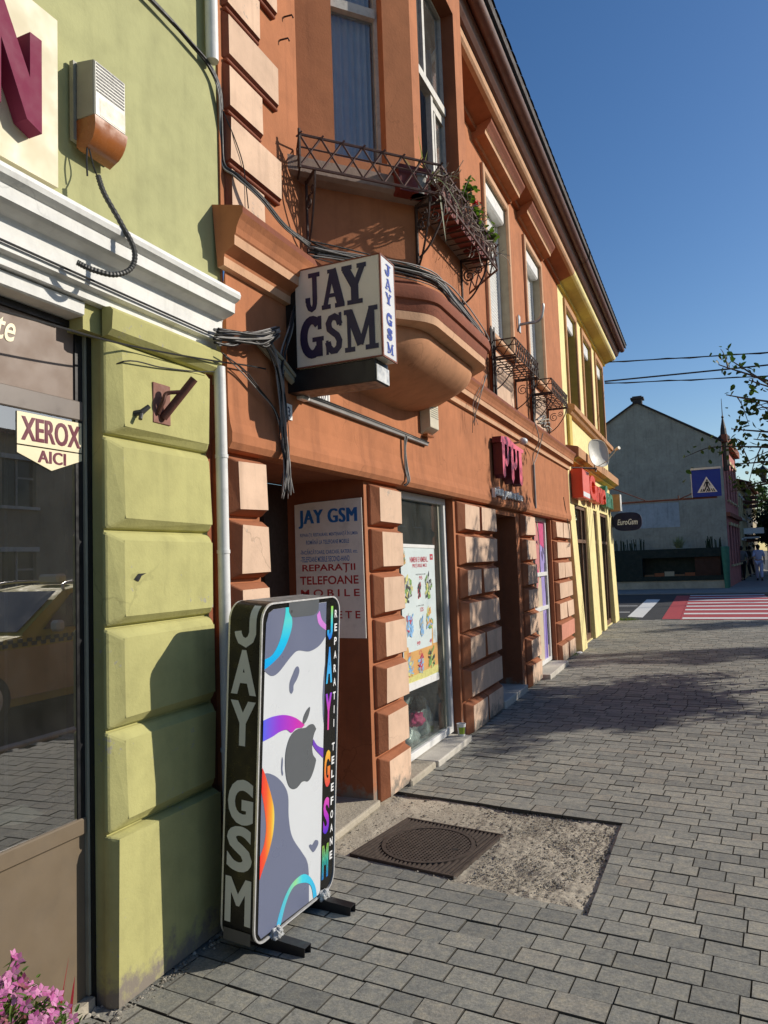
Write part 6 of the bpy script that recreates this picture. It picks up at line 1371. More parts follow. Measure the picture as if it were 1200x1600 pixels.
# raised shop letters
t = thing("letter_sign", "raised red and green shop lettering with a red box on the yellow shop front", "sign", (0.0, 12.3, 2.5)); mp = lambda u, v, d=0.0: (d, u - 12.3, v - 2.5)
b = MB(); b.prism([(12.42, 2.50), (13.22, 2.50), (13.22, 2.98), (12.42, 2.98)], mp, .02, .20, 1); b.poly([(12.43, 2.51), (13.21, 2.51), (13.21, 2.97), (12.43, 2.97)], mp, .202, 0); b.build("red_box", [M['sign_pink'], M['sign_red']], t)
b = MB(); b.poly([(12.45, 2.52), (13.19, 2.52), (13.19, 2.60), (12.45, 2.60)], mp, .204); b.build("pale_label", M['sign_white2'], t)
b = MB(); text(b, "C", (13.42, 2.54, 14.15, 2.99), mp, .02, .16, .05); text(b, "arne", (14.2, 2.54, 15.85, 2.86), mp, .02, .14, .05); b.build("red_letters", M['sign_red'], t)
b = MB(); text(b, "fan", (15.95, 2.54, 17.3, 3.00), mp, .02, .12, .04); b.build("green_letters", M['sign_green'], t)
t = thing("box_sign", "small brown and white box sign at the corner end of the yellow shop front", "sign", (.0, 17.6, 2.55)); b = MB(); b.box((.02, .05, -.02), (.25, .35, .36)); b.build("box_body", M['yellow_trim'], t); b = MB(); b.box((.252, .05, -.02), (.262, .36, .36)); b.build("street_panel", M['sign_white'], t)
# satellite dish
t = thing("satellite_dish", "gray satellite dish with a feed arm on the yellow house front", "satellite dish", (.36, 13.2, 3.30), (R(0), R(-8), R(-38)))
b = MB(); rings = []; SQ = lambda c: math.copysign(abs(c) ** .72, c)
for k in range(7):
    r_ = k / 6; rings.append([(.055 * r_ * r_ - .02, .225 * r_ * SQ(math.cos(a)), .24 * r_ * SQ(math.sin(a))) for a in [6.2832 * i / 28 for i in range(28)]])
b.loft(rings, cap=False); rim = [Vector((.037, .227 * SQ(math.cos(a)), .242 * SQ(math.sin(a)))) for a in [6.2832 * i / 28 for i in range(28)]]; b.tube(rim, .006, 5, closed=True); b.build("reflector", M['dish'] if 'dish' in M else M['siren_white'], t, smooth=True)
b = MB(); b.tube([(-.01, 0, -.22), (.20, 0, -.19), (.46, .0, -.06)], .008, 6); b.build("feed_arm", M['galv'], t)
b = MB(); b.tube([(.42, 0, -.06), (.47, 0, -.05)], .022, 10); b.tube([(.47, 0, -.05), (.51, 0, -.045)], .030, 10); b.build("feed_horn", M['cream_plastic'], t, auto=40)
b = MB(); b.tube([(-.03, 0, -.02), (-.10, 0, -.16), (-.10, .0, -.30)], .014, 8); b.build("mast", M['galv'], t)
b = MB(); b.tube([(.0, 12.6, 3.02), (.36, 13.0, 3.02), (.30, 13.28, 3.02)], .016, 8); tag(b.build("dish_bracket", M['iron']), "dark steel arm carrying the satellite dish off the yellow wall", "bracket")
# oval shop sign and pedestrian crossing sign hung off the corner
t = thing("oval_sign", "dark navy oval EuroGsm sign projecting at the corner of the yellow house", "sign", (.36, 18.05, 2.285))
b = MB(); ov = [(.32 * math.copysign(abs(math.cos(a)) ** .62, math.cos(a)), .215 * math.copysign(abs(math.sin(a)) ** .72, math.sin(a))) for a in [6.2832 * i / 40 for i in range(40)]]
b.prism(ov, lambda u, v, d=0: (u, -d, v), -.06, .06); b.build("oval_body", M['navy_sign'], t, auto=40)
b = MB(); text(b, "EuroGsm", (-.225, -.075, .23, .06), lambda u, v, d=0: (u, -d, v), .062, 0, .02, 1.0, .25); b.build("lettering", M['sign_white2'], t)
b = MB(); b.box((-.37, -.04, -.12), (-.32, .04, .14)); b.build("wall_bracket", M['black'], t)
t = thing("crossing_sign", "blue square pedestrian crossing sign hung on a steel arm over the pavement", "road sign", (0, 18.0, 2.7))
b = MB(); b.box((1.80, -.06, .05), (2.395, .06, .66)); cs = b.build("sign_box", M['blue_sign'], t)
b = MB(); b.box((1.785, -.075, .662), (2.41, .075, .705)); b.box((1.78, -.07, .045), (1.798, .07, .661)); b.build("frame_edge", M['white_paint'], t)
mp = lambda u, v, d=0: (u, -.061 - d, v)
b = MB(); b.poly([(1.90, .145), (2.315, .145), (2.105, .50)], mp); b.build("white_triangle", M['sign_white2'], t)
b = MB(); b.poly(circ(2.112, .415, .020, 10), mp, .002); stroke(b, [(2.112, .39), (2.105, .30)], .050, mp, .002); stroke(b, [(2.105, .31), (2.07, .22), (2.04, .165)], .026, mp, .0025); stroke(b, [(2.11, .31), (2.14, .24), (2.165, .165)], .026, mp, .003); stroke(b, [(2.09, .385), (2.06, .33), (2.045, .28)], .018, mp, .0035); stroke(b, [(2.125, .385), (2.155, .34), (2.17, .29)], .018, mp, .0035)
for x in (1.96, 2.0, 2.08, 2.13, 2.21, 2.25): b.poly([(x, .155), (x + .022, .155), (x + .05 - (.06 if x > 2.1 else 0), .225), (x + .028 - (.06 if x > 2.1 else 0), .225)], mp, .001)
b.build("walker_symbol", M['black'], t)
b = MB(); b.tube([(-.02, -.02, .015), (1.0, 0, .025), (2.3, 0, .032)], .022, 8); b.build("arm", M['rust'], t); b = MB(); b.tube([(-.02, -.05, .42), (.78, 0, .05)], .012, 6); b.tube([(1.5, 0, .03), (1.74, 0, .12), (1.79, 0, .16)], .012, 6); b.tube([(1.5, 0, .02), (1.5, 0, .12)], .014, 6); b.build("brace", M['rust'], t)
# wires over the side street
for k, (z0, z1, lab) in enumerate(((6.11, 5.62, "highest twisted wire crossing the sky from the yellow house corner"), (5.66, 5.50, "thick middle wire crossing the sky from the yellow house corner"), (5.62, 5.10, "lowest thin wire crossing the sky from the yellow house corner"))):
    b = MB(); pts = [(.02 + 11.4 * i / 24, 18.0 + .05 * k, z0 + (z1 - z0) * i / 24 - .25 * math.sin(math.pi * i / 24) * (.6 if k != 1 else .2)) for i in range(25)]
    b.tube(pts, (.014, .019, .012)[k], 5)
    if k != 1: b.tube([(x, y + .02 * math.sin(i * 2.2), z + .02 * math.cos(i * 2.2)) for i, (x, y, z) in enumerate(pts)], .009, 4)
    tag(b.build("overhead_wire", RB), lab, "wire", "wires over the side street")
# ------------------------------------------------------------------ far side of the side street
G_Y = 34.0; AX, EZ, AZ = -.45, 6.10, 8.15
t = thing("gable_house", "gray bare gable end of the house across the side street with a pink brick front", "house", (0, 0, 0))
b = MB(); b.prism([(-3.8, 0), (2.86, 0), (2.86, EZ), (AX, AZ), (-3.8, 6.05)], lambda u, v, d=0: (u, G_Y + d, v), 0, .25); b.build("gable_wall", M['gray_wall'], t)
b = MB(); b.box((2.60, G_Y + .26, 0), (2.86, 41, EZ)); b.build("side_wall", M['pink_wall'], t)
b = MB(); wall_panel(b, (2.865, G_Y), (3.62, 41.2), 0, 6.3, [(1.0 + 1.55 * k, 1.75 + 1.55 * k, z0, z0 + 1.7) for k in range(4) for z0 in (.9, 3.7)], .2); b.build("pink_front", M['pink_wall'], t)
for k in range(4):
    for z0 in (.9, 3.7):
        u = (1.0 + 1.55 * k, 1.75 + 1.55 * k); d = Vector((.755, 7.2)).normalized(); n = Vector((d.y, -d.x)); W = lambda uu, z, q=0.0: (2.865 + d.x * uu + n.x * q, G_Y + d.y * uu + n.y * q, z)
        w = MB(); w.prism([(u[0], z0 - .08), (u[1], z0 - .08), (u[1], z0), (u[0], z0)], W, -.05, .10); w.prism([(u[0] - .08, z0 + 1.701), (u[1] + .08, z0 + 1.701), (u[1] + .08, z0 + 1.83), (u[0] - .08, z0 + 1.83)], W, -.02, .09); wn_ = w.build("window", M['cream_wall'], t)
        w = MB(); w.prism([(u[0], z0), (u[1], z0), (u[1], z0 + 1.7), (u[0], z0 + 1.7)], W, -.15, -.12); w.build("pane", M['glass_dark'], wn_)
b = MB(); d = Vector((.755, 7.2)).normalized(); n = Vector((d.y, -d.x)); W = lambda uu, z, q=0.0: (2.865 + d.x * uu + n.x * q, G_Y + d.y * uu + n.y * q, z)
b.prism([(0, 2.95), (7.2, 2.95), (7.2, 3.12), (0, 3.12)], W, .0, .16); b.prism([(0, 6.1), (7.2, 6.1), (7.2, 6.42), (0, 6.42)], W, .0, .22); b.build("string_course", M['brown_trim'], t)
b = MB(); b.add([(2.95, G_Y - .08, EZ + .06), (AX, G_Y - .08, AZ + .08), (AX, 42, AZ + .08), (2.95, 42, EZ + .06), (-3.9, G_Y - .08, 6.03), (-3.9, 42, 6.03), (2.95, G_Y - .08, EZ - .02), (AX, G_Y - .08, AZ - .01), (-3.9, G_Y - .08, 5.93)], [(0, 1, 2, 3), (1, 4, 5, 2), (0, 6, 7, 1), (1, 7, 8, 4)]); rf = b.build("roof", M['roof'], t)
b = MB(); b.box((-.62, G_Y + .3, 7.9), (-.22, G_Y + .75, 8.38)); b.box((-.70, G_Y + .24, 8.38), (-.14, G_Y + .81, 8.46)); b.box((-.62, G_Y + .3, 8.46), (-.22, G_Y + .75, 8.52)); b.build("chimney", M['dark_wood'], rf)
b = MB(); b.box((-1.45, G_Y - .012, 2.6), (1.05, G_Y - .002, 3.66)); b.build("painted_patch", stucco("pale_blue_patch", (.42, .45, .48), .15, .4, .3, .2, 30), t)
b = MB(); b.box((.35, G_Y - .011, 3.67), (1.0, G_Y - .002, 3.95)); b.build("painted_patch", M['gray_wall'], t)
# corner turret with finial
b = MB(); c = (2.98, G_Y + .35); ringf = lambda r_, z: [(c[0] + r_ * math.cos(a), c[1] + r_ * math.sin(a), z) for a in [6.2832 * i / 8 + .39 for i in range(8)]]
b.loft([ringf(.15, 4.9), ringf(.17, 5.5), ringf(.17, 6.15), ringf(.25, 6.22), ringf(.25, 6.34), ringf(.14, 6.45), ringf(.12, 6.7), ringf(.07, 6.95), ringf(.035, 7.15), ringf(.06, 7.2), ringf(.02, 7.28), ringf(.010, 8.0)]); b.build("turret", M['dark_wood'], t)
def far_house(name, label, p0, p1, h, mat, floors=2, nwin=4, roofh=1.2, trim=None):
    t = thing(name, label, "house", (p0[0], p0[1], 0)); o = Vector((p0[0], p0[1])); p0 = Vector(p0) - o; p1 = Vector(p1) - o; L = (p1 - p0).length; d = (p1 - p0).normalized(); n = Vector((d.y, -d.x)); W = lambda uu, z, q=0.0: (p0.x + d.x * uu + n.x * q, p0.y + d.y * uu + n.y * q, z)
    ops = []; st = L / nwin
    for f_ in range(floors):
        z0 = .9 + f_ * (h - .4) / floors
        for k in range(nwin): ops.append((st * (k + .3), st * (k + .7), z0, z0 + min(1.7, (h - .6) / floors - 1.1)))
    b = MB(); wall_panel(b, p0, p1, 0, h, ops, .2, 0, 0, 6.0); b.build("wall", mat, t)
    for u0, u1, z0, z1 in ops:
        w = MB(); w.prism([(u0 - .06, z1 + .001), (u1 + .06, z1 + .001), (u1 + .06, z1 + .12), (u0 - .06, z1 + .12)], W, -.02, .06); w.prism([(u0 - .06, z0 - .08), (u1 + .06, z0 - .08), (u1 + .06, z0 - .001), (u0 - .06, z0 - .001)], W, -.02, .09); fr_ = w.build("window", trim or M['white_plaster'], t)
        w = MB(); w.prism([(u0, z0), (u1, z0), (u1, z1), (u0, z1)], W, -.16, -.13); w.build("pane", M['glass_dark'], fr_)
        w = MB(); um = (u0 + u1) / 2; w.prism([(um - .03, z0), (um + .03, z0), (um + .03, z1), (um - .03, z1)], W, -.128, -.10); w.prism([(u0, z1 * .6 + z0 * .4), (um - .03, z1 * .6 + z0 * .4), (um - .03, z1 * .6 + z0 * .4 + .05), (u0, z1 * .6 + z0 * .4 + .05)], W, -.128, -.10); w.build("sash", M['white_wood'], fr_)
    b = MB(); b.add([W(-.1, h, .35), W(L + .1, h, .35), W(L + .1, h + roofh, -3), W(-.1, h + roofh, -3), W(L + .1, h, -6.3), W(-.1, h, -6.3), W(-.1, h - .12, .35), W(L + .1, h - .12, .35)], [(0, 1, 2, 3), (3, 2, 4, 5), (0, 6, 7, 1)]); b.add([W(-.1, h, .35), W(-.1, h + roofh, -3), W(-.1, h, -6.3)], [(0, 1, 2)]); b.add([W(L + .1, h, .35), W(L + .1, h + roofh, -3), W(L + .1, h, -6.3)], [(0, 1, 2)]); b.build("roof", M['roof_red'], t)
    return t, W, L
t2, W, L = far_house("cream_house", "pale yellow house with red banded balconies beyond the pink brick front", (3.66, 41.4), (4.35, 49.4), 5.0, M['cream_wall'], 2, 4)
for z0 in (1.95, 3.9):
    b = MB(); pts = [(W(5.6 + 1.0 * math.cos(a), 0, .0 + 1.0 * math.sin(a) * .75)) for a in [math.pi * i / 10 for i in range(11)]]
    for zz in (0, .25, .5): b.loft([[(p[0], p[1], z0 + zz) for p in pts], [(p[0], p[1], z0 + zz + .13) for p in pts]], closed=False, cap=False)
    for zz in (0, ): b.add([(p[0], p[1], z0) for p in pts], [tuple(range(11))])
    b.build("balcony", M['roof_red'], t2)
far_house("beige_house", "beige two-storey house farther down the street past the balconies", (4.4, 49.7), (5.6, 62.0), 5.6, M['beige_wall'], 2, 6)
t = thing("awning_sign", "pale projecting shop sign box beyond the pink brick front", "sign", (3.9, 43.5, 2.1)); b = MB(); b.box((0, -.15, .25), (.95, .15, .55)); b.build("box_body", M['sign_white'], t); b = MB(); b.box((-.05, -.6, .0), (.7, .8, .08)); b.build("canopy", M['white_paint'], t)
# dark terrace hoarding in front of the gable
t = thing("hoarding", "dark green boarded terrace enclosure with a reddish shutter before the gray gable", "enclosure", (0, 32.6, 0))
b = MB(); b.box((-4.0, .5, .0), (2.62, 1.2, .33)); b.build("plinth", M['concrete'], t)
b = MB(); b.box((-4.0, .45, 1.30), (2.62, 1.25, 1.66)); b.box((-4, .45, .331), (2.62, 1.25, .52)); b.box((-4, .45, .52), (-.5, .62, 1.3)); b.box((-.5, 1.0, .52), (2.62, 1.25, 1.3)); b.build("boards", M['teal_panel'], t)
b = MB(); b.box((1.55, .60, .52), (2.52, .68, 1.29)); b.build("shutter", M['red_panel'], t)
for k in range(7):
    b = MB(); b.box((-.45 + .40 * k, .62, .522), (-.07 + .40 * k, .70, .60 + .06 * ((k * 7) % 3))); b.build("plank", (M['brown_wood'], M['orange_dark'], M['beige_wall'])[k % 3], t)
t = thing("fabric_roll", "green wrapped column at the right end of the dark enclosure", "column", (2.72, 33.0, 0)); b = MB(); b.loft([[(r_ * math.cos(a), r_ * math.sin(a), z) for a in [6.2832 * i / 10 for i in range(10)]] for r_, z in ((.10, 0), (.12, .6), (.15, 1.1), (.16, 1.68), (.02, 1.70))]); b.build("cloth", M['green_pot'], t, auto=50)
for x0, n, lab in ((-1.75, 34, "row of dark reed stalks on the left of the enclosure roof"), (2.0, 22, "row of dark reed stalks on the right of the enclosure roof")):
    t = thing("reeds", lab, "plant", (0, 0, 0)); b = MB()
    for k in range(n):
        x = x0 + rc.uniform(0, 1.35 if n > 30 else .62); h_ = rc.uniform(.25, .5); b.tube([(x, 33.2 + rc.uniform(-.1, .1), 1.66), (x + rc.gauss(0, .02), 33.2, 1.66 + h_)], .014, 4)
    b.build("stalks", M['leaf_dark'], t)
t = thing("potted_shrub", "pale green bush standing on the enclosure roof before the gable", "plant", (.98, 33.1, 1.66)); b = MB()
for k in range(160): strap(b, (rc.gauss(0, .05), rc.gauss(0, .05), 0.02), (rc.gauss(0, .5), rc.gauss(0, .5), rc.uniform(.6, 1.6)), rc.uniform(.2, .62), .03, .04, 3)
b.build("leaves", M['leaf_pale'], t)
# ------------------------------------------------------------------ trees
def leaf_cloud(centres, size, rng, up=.5):
    n = len(centres); c = np.asarray(centres); d = rng.normal(0, 1, (n, 3)); d[:, 2] -= .35; d /= np.linalg.norm(d, axis=1)[:, None]
    u = rng.normal(0, 1, (n, 3)); u -= (u * d).sum(1)[:, None] * d; u /= np.linalg.norm(u, axis=1)[:, None]; nn = np.cross(d, u)
    s = size * rng.uniform(.6, 1.25, (n, 1)); L = s; Wd = s * .30
    p0 = c; p1 = c + d * L * .45 + u * Wd + nn * Wd * .35; p2 = c + d * L; p3 = c + d * L * .45 - u * Wd + nn * Wd * .35; p4 = c + d * L * .45; p5 = c + d * L * .15 + u * Wd * .62 + nn * Wd * .2; p6 = c + d * L * .15 - u * Wd * .62 + nn * Wd * .2; p7 = c + d * L * .78 + u * Wd * .55 + nn * Wd * .2; p8 = c + d * L * .78 - u * Wd * .55 + nn * Wd * .2
    V = np.stack([p0, p5, p1, p7, p2, p8, p3, p6, p4], 1).reshape(-1, 3)
    base = (np.arange(n) * 9)[:, None]
    F = np.concatenate([base + np.array([[0, 1, 8]]), base + np.array([[1, 2, 8]]), base + np.array([[2, 3, 8]]), base + np.array([[3, 4, 8]]), base + np.array([[4, 5, 8]]), base + np.array([[5, 6, 8]]), base + np.array([[6, 7, 8]]), base + np.array([[7, 0, 8]])], 1).reshape(-1, 3)
    return V, F
def mesh_np(name, V, F, mat, parent):
    me = bpy.data.meshes.new(name); me.vertices.add(len(V)); me.vertices.foreach_set("co", V.astype(np.float32).ravel()); me.loops.add(F.size); me.loops.foreach_set("vertex_index", F.astype(np.int32).ravel()); me.polygons.add(len(F)); me.polygons.foreach_set("loop_start", np.arange(len(F), dtype=np.int32) * F.shape[1]); me.update(calc_edges=True); me.validate(); me.materials.append(mat)
    return link(bpy.data.objects.new(name, me), parent)
def tree(label, base, fork, crown, rad, nleaf, leaf, mat, seed, nbranch=26, trunk_r=.09, extra=(), extra_n=85, group="street trees"):
    rng = np.random.default_rng(seed); r = random.Random(seed); base = Vector(base); fork = Vector(fork); crown = Vector(crown); rad = Vector(rad)
    t = thing("tree", label, "tree", tuple(base), group=group); rel = lambda p: Vector(p) - base
    b = MB(); tp = smooth_path([rel(base - Vector((0, 0, .1))), rel(base.lerp(fork, .4)) + Vector((r.gauss(0, .04), r.gauss(0, .04), 0)), rel(fork)], 6); b.tube(tp, [trunk_r * (1.25 - .55 * i / (len(tp) - 1)) for i in range(len(tp))], 9); b.build("trunk", M['bark'], t, smooth=True)
    lb = MB(); cents = []; tips = [Vector(e) for e in extra]
    for k in range(nbranch):
        while True:
            q = Vector((r.uniform(-1, 1), r.uniform(-1, 1), r.uniform(-1, 1)))
            if .45 < q.length < 1: break
        tips.append(crown + Vector((q.x * rad.x, q.y * rad.y, q.z * rad.z)))
    per0 = nleaf // len(tips)
    for ti, tip in enumerate(tips):
        per = extra_n if ti < len(extra) else per0
        m_ = fork.lerp(tip, .5) + Vector((r.gauss(0, .12), r.gauss(0, .12), .10 * (tip - fork).length)); pts = smooth_path([rel(fork) - Vector((0, 0, r.uniform(0, .4))), rel(m_), rel(tip)], 7); n = len(pts)
        lb.tube(pts, [trunk_r * .42 * (1 - .9 * i / (n - 1)) + .003 for i in range(n)], 5)
        for j in range(4):
            i0 = r.randint(n // 2, n - 2); p = pts[i0]; e = p + Vector((r.gauss(0, .3), r.gauss(0, .3), r.gauss(.0, .25))) * max(.6, rad.length / 3.2); tw = smooth_path([p, (p + e) / 2 + Vector((0, 0, .05)), e], 4); lb.tube(tw, [.008 * (1 - .8 * i / (len(tw) - 1)) + .0015 for i in range(len(tw))], 4)
            for q in range(per // 5):
                s_ = r.uniform(.15, 1.05); c = p.lerp(e, s_); cents.append((c.x + r.gauss(0, .035 + .05 * rad.length / 3), c.y + r.gauss(0, .035 + .05 * rad.length / 3), c.z + r.gauss(0, .035 + .04 * rad.length / 3)))
        for q in range(per // 5):
            i0 = r.randint(int(n * .55), n - 1); c = pts[i0]; cents.append((c.x + r.gauss(0, .06), c.y + r.gauss(0, .06), c.z + r.gauss(0, .06)))
    lb.build("limbs", M['bark'], t, smooth=True)
    V, F = leaf_cloud(cents, leaf, rng); mesh_np("crown", V, F, mat, t); return t
tree("young street tree reaching over the pavement before the crossing sign", (4.75, 10.6, -.1), (4.75, 10.6, 1.9), (4.95, 10.95, 3.35), (2.1, 1.75, 2.0), 27000, .085, M['leaf'], 3, 46, .08,
     extra=[(2.28, 10.0, 3.86), (2.34, 9.9, 3.45), (2.40, 10.1, 3.05), (2.26, 10.2, 2.86), (2.42, 10.0, 2.60), (2.32, 9.8, 2.25), (2.55, 10.0, 2.10), (2.6, 9.9, 3.6), (2.62, 10.1, 2.9), (2.5, 10.2, 2.35), (2.7, 9.6, 3.2), (2.45, 10.3, 3.95)])
tree("street tree across the main road opposite the yellow house", (11.6, 18.4, -.02), (11.6, 18.4, 3.6), (11.3, 18.2, 5.9), (1.5, .8, .75), 3500, .10, M['leaf'], 5, 18, .10)
tree("street tree across the main road near the corner of the side street", (11.6, 22.8, -.02), (11.6, 22.8, 3.6), (11.3, 22.6, 5.9), (1.3, .7, .7), 3000, .10, M['leaf'], 6, 16, .10)
tree("dense dark tree shading the far pavement by the walking people", (6.9, 46.5, -.1), (6.9, 46.5, 1.7), (6.7, 46.5, 3.2), (2.9, 3.0, 2.0), 12000, .16, M['leaf_dark'], 7, 60, .14)
tree("loose green tree far down the street behind the dark tree", (6.6, 66, -.1), (6.6, 66, 2.0), (6.3, 66, 4.4), (2.6, 2.6, 2.6), 6000, .2, M['leaf'], 8, 36, .15)
# lantern
t = thing("street_lamp", "black lantern on an arm among the leaves above the far crossing", "street lamp", (4.35, 25.0, -.12))
b = MB(); b.tube([(0, 0, 0), (0, 0, 4.3)], [.07, .045], 8); b.build("post", M['black'], t, auto=50)
b = MB(); b.tube(smooth_path([(0, 0, 4.2), (-.2, 0, 4.45), (-.5, 0, 4.42), (-.62, 0, 4.18)], 6), .022, 6); b.build("arm", M['black'], t)
b = MB(); b.loft([[(-.62 + r_ * math.cos(a), r_ * math.sin(a), z) for a in [6.2832 * i / 6 for i in range(6)]] for r_, z in ((.02, 4.18), (.15, 4.06), (.15, 4.03), (.11, 4.03), (.08, 3.72), (.03, 3.68))]); b.build("lantern", M['black'], t)
# ------------------------------------------------------------------ people walking away on the far pavement
def grow(name, joints, edges, mat, parent, sub=2):
    """continuous skinned body: joints {name: (pos, radius or (rx, ry))}"""
    names = list(joints); me = bpy.data.meshes.new(name); me.from_pydata([joints[k][0] for k in names], [(names.index(a), names.index(c)) for a, c in edges], [])
    me.materials.append(mat); o = link(bpy.data.objects.new(name, me), parent)
    o.modifiers.new("skin", 'SKIN').use_smooth_shade = True
    if not me.skin_vertices: 
        bm = bmesh.new(); bm.from_mesh(me); bm.verts.layers.skin.verify(); bm.to_mesh(me); bm.free()
    for i, k in enumerate(names):
        r_ = joints[k][1]; me.skin_vertices[0].data[i].radius = r_ if isinstance(r_, tuple) else (r_, r_); me.skin_vertices[0].data[i].use_root = (i == 0)
    s_ = o.modifiers.new("sub", 'SUBSURF'); s_.levels = sub; s_.render_levels = sub; return o
def person(label, loc, heading, shirt, trousers, step=1, height=1.72, bag=False, shoe=None):
    """walking adult, local +Y is forward"""
    k = height / 1.72; t = thing("person", label, "person", loc, (0, 0, heading)); S = lambda x, y, z: (x * k, y * k, z * k)
    f = .26 * step
    J = {'pelvis': (S(0, 0, .93), (.135 * k, .10 * k)), 'waist': (S(0, .0, 1.10), (.125 * k, .09 * k)), 'chest': (S(0, .02, 1.30), (.15 * k, .10 * k)), 'neck0': (S(0, .0, 1.44), .06 * k), 'neck': (S(0, .01, 1.50), .05 * k), 'head': (S(0, .03, 1.60), (.075 * k, .09 * k)), 'crown': (S(0, .02, 1.68), (.06 * k, .07 * k))}
    E = [('pelvis', 'waist'), ('waist', 'chest'), ('chest', 'neck0'), ('neck0', 'neck'), ('neck', 'head'), ('head', 'crown')]
    for sd, s_ in (('l', -1), ('r', 1)):
        a = f * s_
        J['hip' + sd] = (S(s_ * .09, 0, .88), .088 * k); J['knee' + sd] = (S(s_ * .095, a * .55 + .03, .49), .06 * k); J['ank' + sd] = (S(s_ * .095, a * (1.05 if a > 0 else 1.3), .09 if a > 0 else .13), .038 * k); J['toe' + sd] = (S(s_ * .10, a * (1.05 if a > 0 else 1.3) + .14, .035), (.04 * k, .03 * k))
        E += [('pelvis', 'hip' + sd), ('hip' + sd, 'knee' + sd), ('knee' + sd, 'ank' + sd), ('ank' + sd, 'toe' + sd)]
        J['sh' + sd] = (S(s_ * .18, 0, 1.40), .058 * k); J['el' + sd] = (S(s_ * .235, -a * .45 - .02, 1.13), .042 * k); J['wr' + sd] = (S(s_ * .235, -a * .9 + .06, .90), .03 * k)
        E += [('chest', 'sh' + sd), ('sh' + sd, 'el' + sd), ('el' + sd, 'wr' + sd)]
        J['palm' + sd] = (S(s_ * .235, -a * .95 + .08, .83), (.022 * k, .035 * k)); E.append(('wr' + sd, 'palm' + sd))
        for q in range(4): J['f%d%s' % (q, sd)] = (S(s_ * .232, -a * .98 + .055 + .02 * q, .755 + .006 * abs(q - 1.5)), .009 * k); E.append(('palm' + sd, 'f%d%s' % (q, sd)))
        J['th' + sd] = (S(s_ * .215, -a * .9 + .13, .83), .010 * k); E.append(('palm' + sd, 'th' + sd))
    grow("body", J, E, M['skin'], t, 1)
    def sub(keys, grow_r, edges): return {q: (J[q][0], tuple(x + grow_r * k for x in J[q][1]) if isinstance(J[q][1], tuple) else J[q][1] + grow_r * k) for q in keys}, edges
    j, e = sub(['chest', 'waist', 'pelvis', 'neck0', 'shl', 'shr', 'ell', 'elr'], .022, [('chest', 'waist'), ('waist', 'pelvis'), ('chest', 'neck0'), ('chest', 'shl'), ('chest', 'shr'), ('shl', 'ell'), ('shr', 'elr')]); grow("shirt", j, e, shirt, t, 1)
    j, e = sub(['pelvis', 'hipl', 'hipr', 'kneel', 'kneer', 'ankl', 'ankr'], .028, [('pelvis', 'hipl'), ('pelvis', 'hipr'), ('hipl', 'kneel'), ('hipr', 'kneer'), ('kneel', 'ankl'), ('kneer', 'ankr')]); grow("trousers", j, e, trousers, t, 1)
    for sd in 'lr':
        p = Vector(J['ank' + sd][0]); q = Vector(J['toe' + sd][0]); b = MB(); c = (p + q) / 2; b.loft([[(c.x + w_ * math.cos(a), y, max(.004, z) + h_ * max(0, math.sin(a))) for a in [math.pi * i / 6 for i in range(7)]] for y, w_, h_, z in ((p.y - .08, .035, .07, q.z - .035), (p.y, .042, .10, q.z - .035), (q.y - .02, .048, .06, q.z - .035), (q.y + .06, .03, .035, q.z - .035))]); b.build("shoe", shoe or M['cloth_dark'], t, smooth=True)
    b = MB(); lump(b, 0, .0, 1.625 * k, .092 * k, .105 * k, .115 * k, 4, 12, .03); b.build("hair", M['hair'], t, smooth=True)
    b = MB(); b.loft([[(x, y * k, 1.60 * k + z) for x, z in ((-.013, -.02), (.013, -.02), (0, .02))] for y in (.10, .138)]); b.build("nose", M['skin'], t)
    if bag: b = MB(); lump(b, .26, .05, .78, .07, .16, .15, 9, 10, .06); b.build("bag", M['cloth_dark'], t, smooth=True)
    return t
person("person in a gray brown top and dark trousers walking away beside the gable house", (3.60, 40.6, 0), R(4), M['cloth_gray'], M['cloth_dark'], 1, 1.70)
person("person in pale lilac top and trousers walking away on the far pavement", (4.33, 40.3, 0), R(-3), M['cloth_lilac'], M['cloth_lilac'], -1, 1.74)
person("person in a white top standing far off between the two walkers", (4.35, 48.5, 0), R(160), M['cloth_white'], M['cloth_dark'], 1, 1.7)
person("person in dark clothes far off near the beige house", (4.05, 46.0, 0), R(8), M['cloth_dark'], M['cloth_dark'], -1, 1.68, True)
# ------------------------------------------------------------------ across the main road (seen mirrored in the shop glass), plus an unseen bounce house
far_house("opposite_building", "plain beige building across the road mirrored in the dark shop window", (14.4, 34.0), (14.4, 2.0), 5.3, M['beige_wall'], 2, 12, .6)
far_house("opposite_block", "tall shadowed block across the road past the side street", (13.5, 62), (13.5, 37), 11.0, M['beige_wall'], 4, 9, 1.0)
far_house("bounce_house", "unseen pale house added behind the camera to bounce light", (0.0, -16.0), (0.0, -4.05), 5.6, M['cream_wall'], 2, 5, 1.0)  # unseen house added behind the camera; its sunlit front brightens shaded faces
t = thing("taxi", "yellow taxi with a checkered stripe parked at the kerb, mirrored in the shop glass", "car", (4.90, 6.9, -.12))
def sect(y, pts): return [(x, y, z) for x, z in pts]
Wd = 1.72
def body_sec(y, zb, zs, inset=.03):
    return sect(y, [(.06, zb), (.0, zb + .14), (-.0, zs - .12), (.03 + inset, zs), (Wd - .03 - inset, zs), (Wd, zs - .12), (Wd, zb + .14), (Wd - .06, zb)])
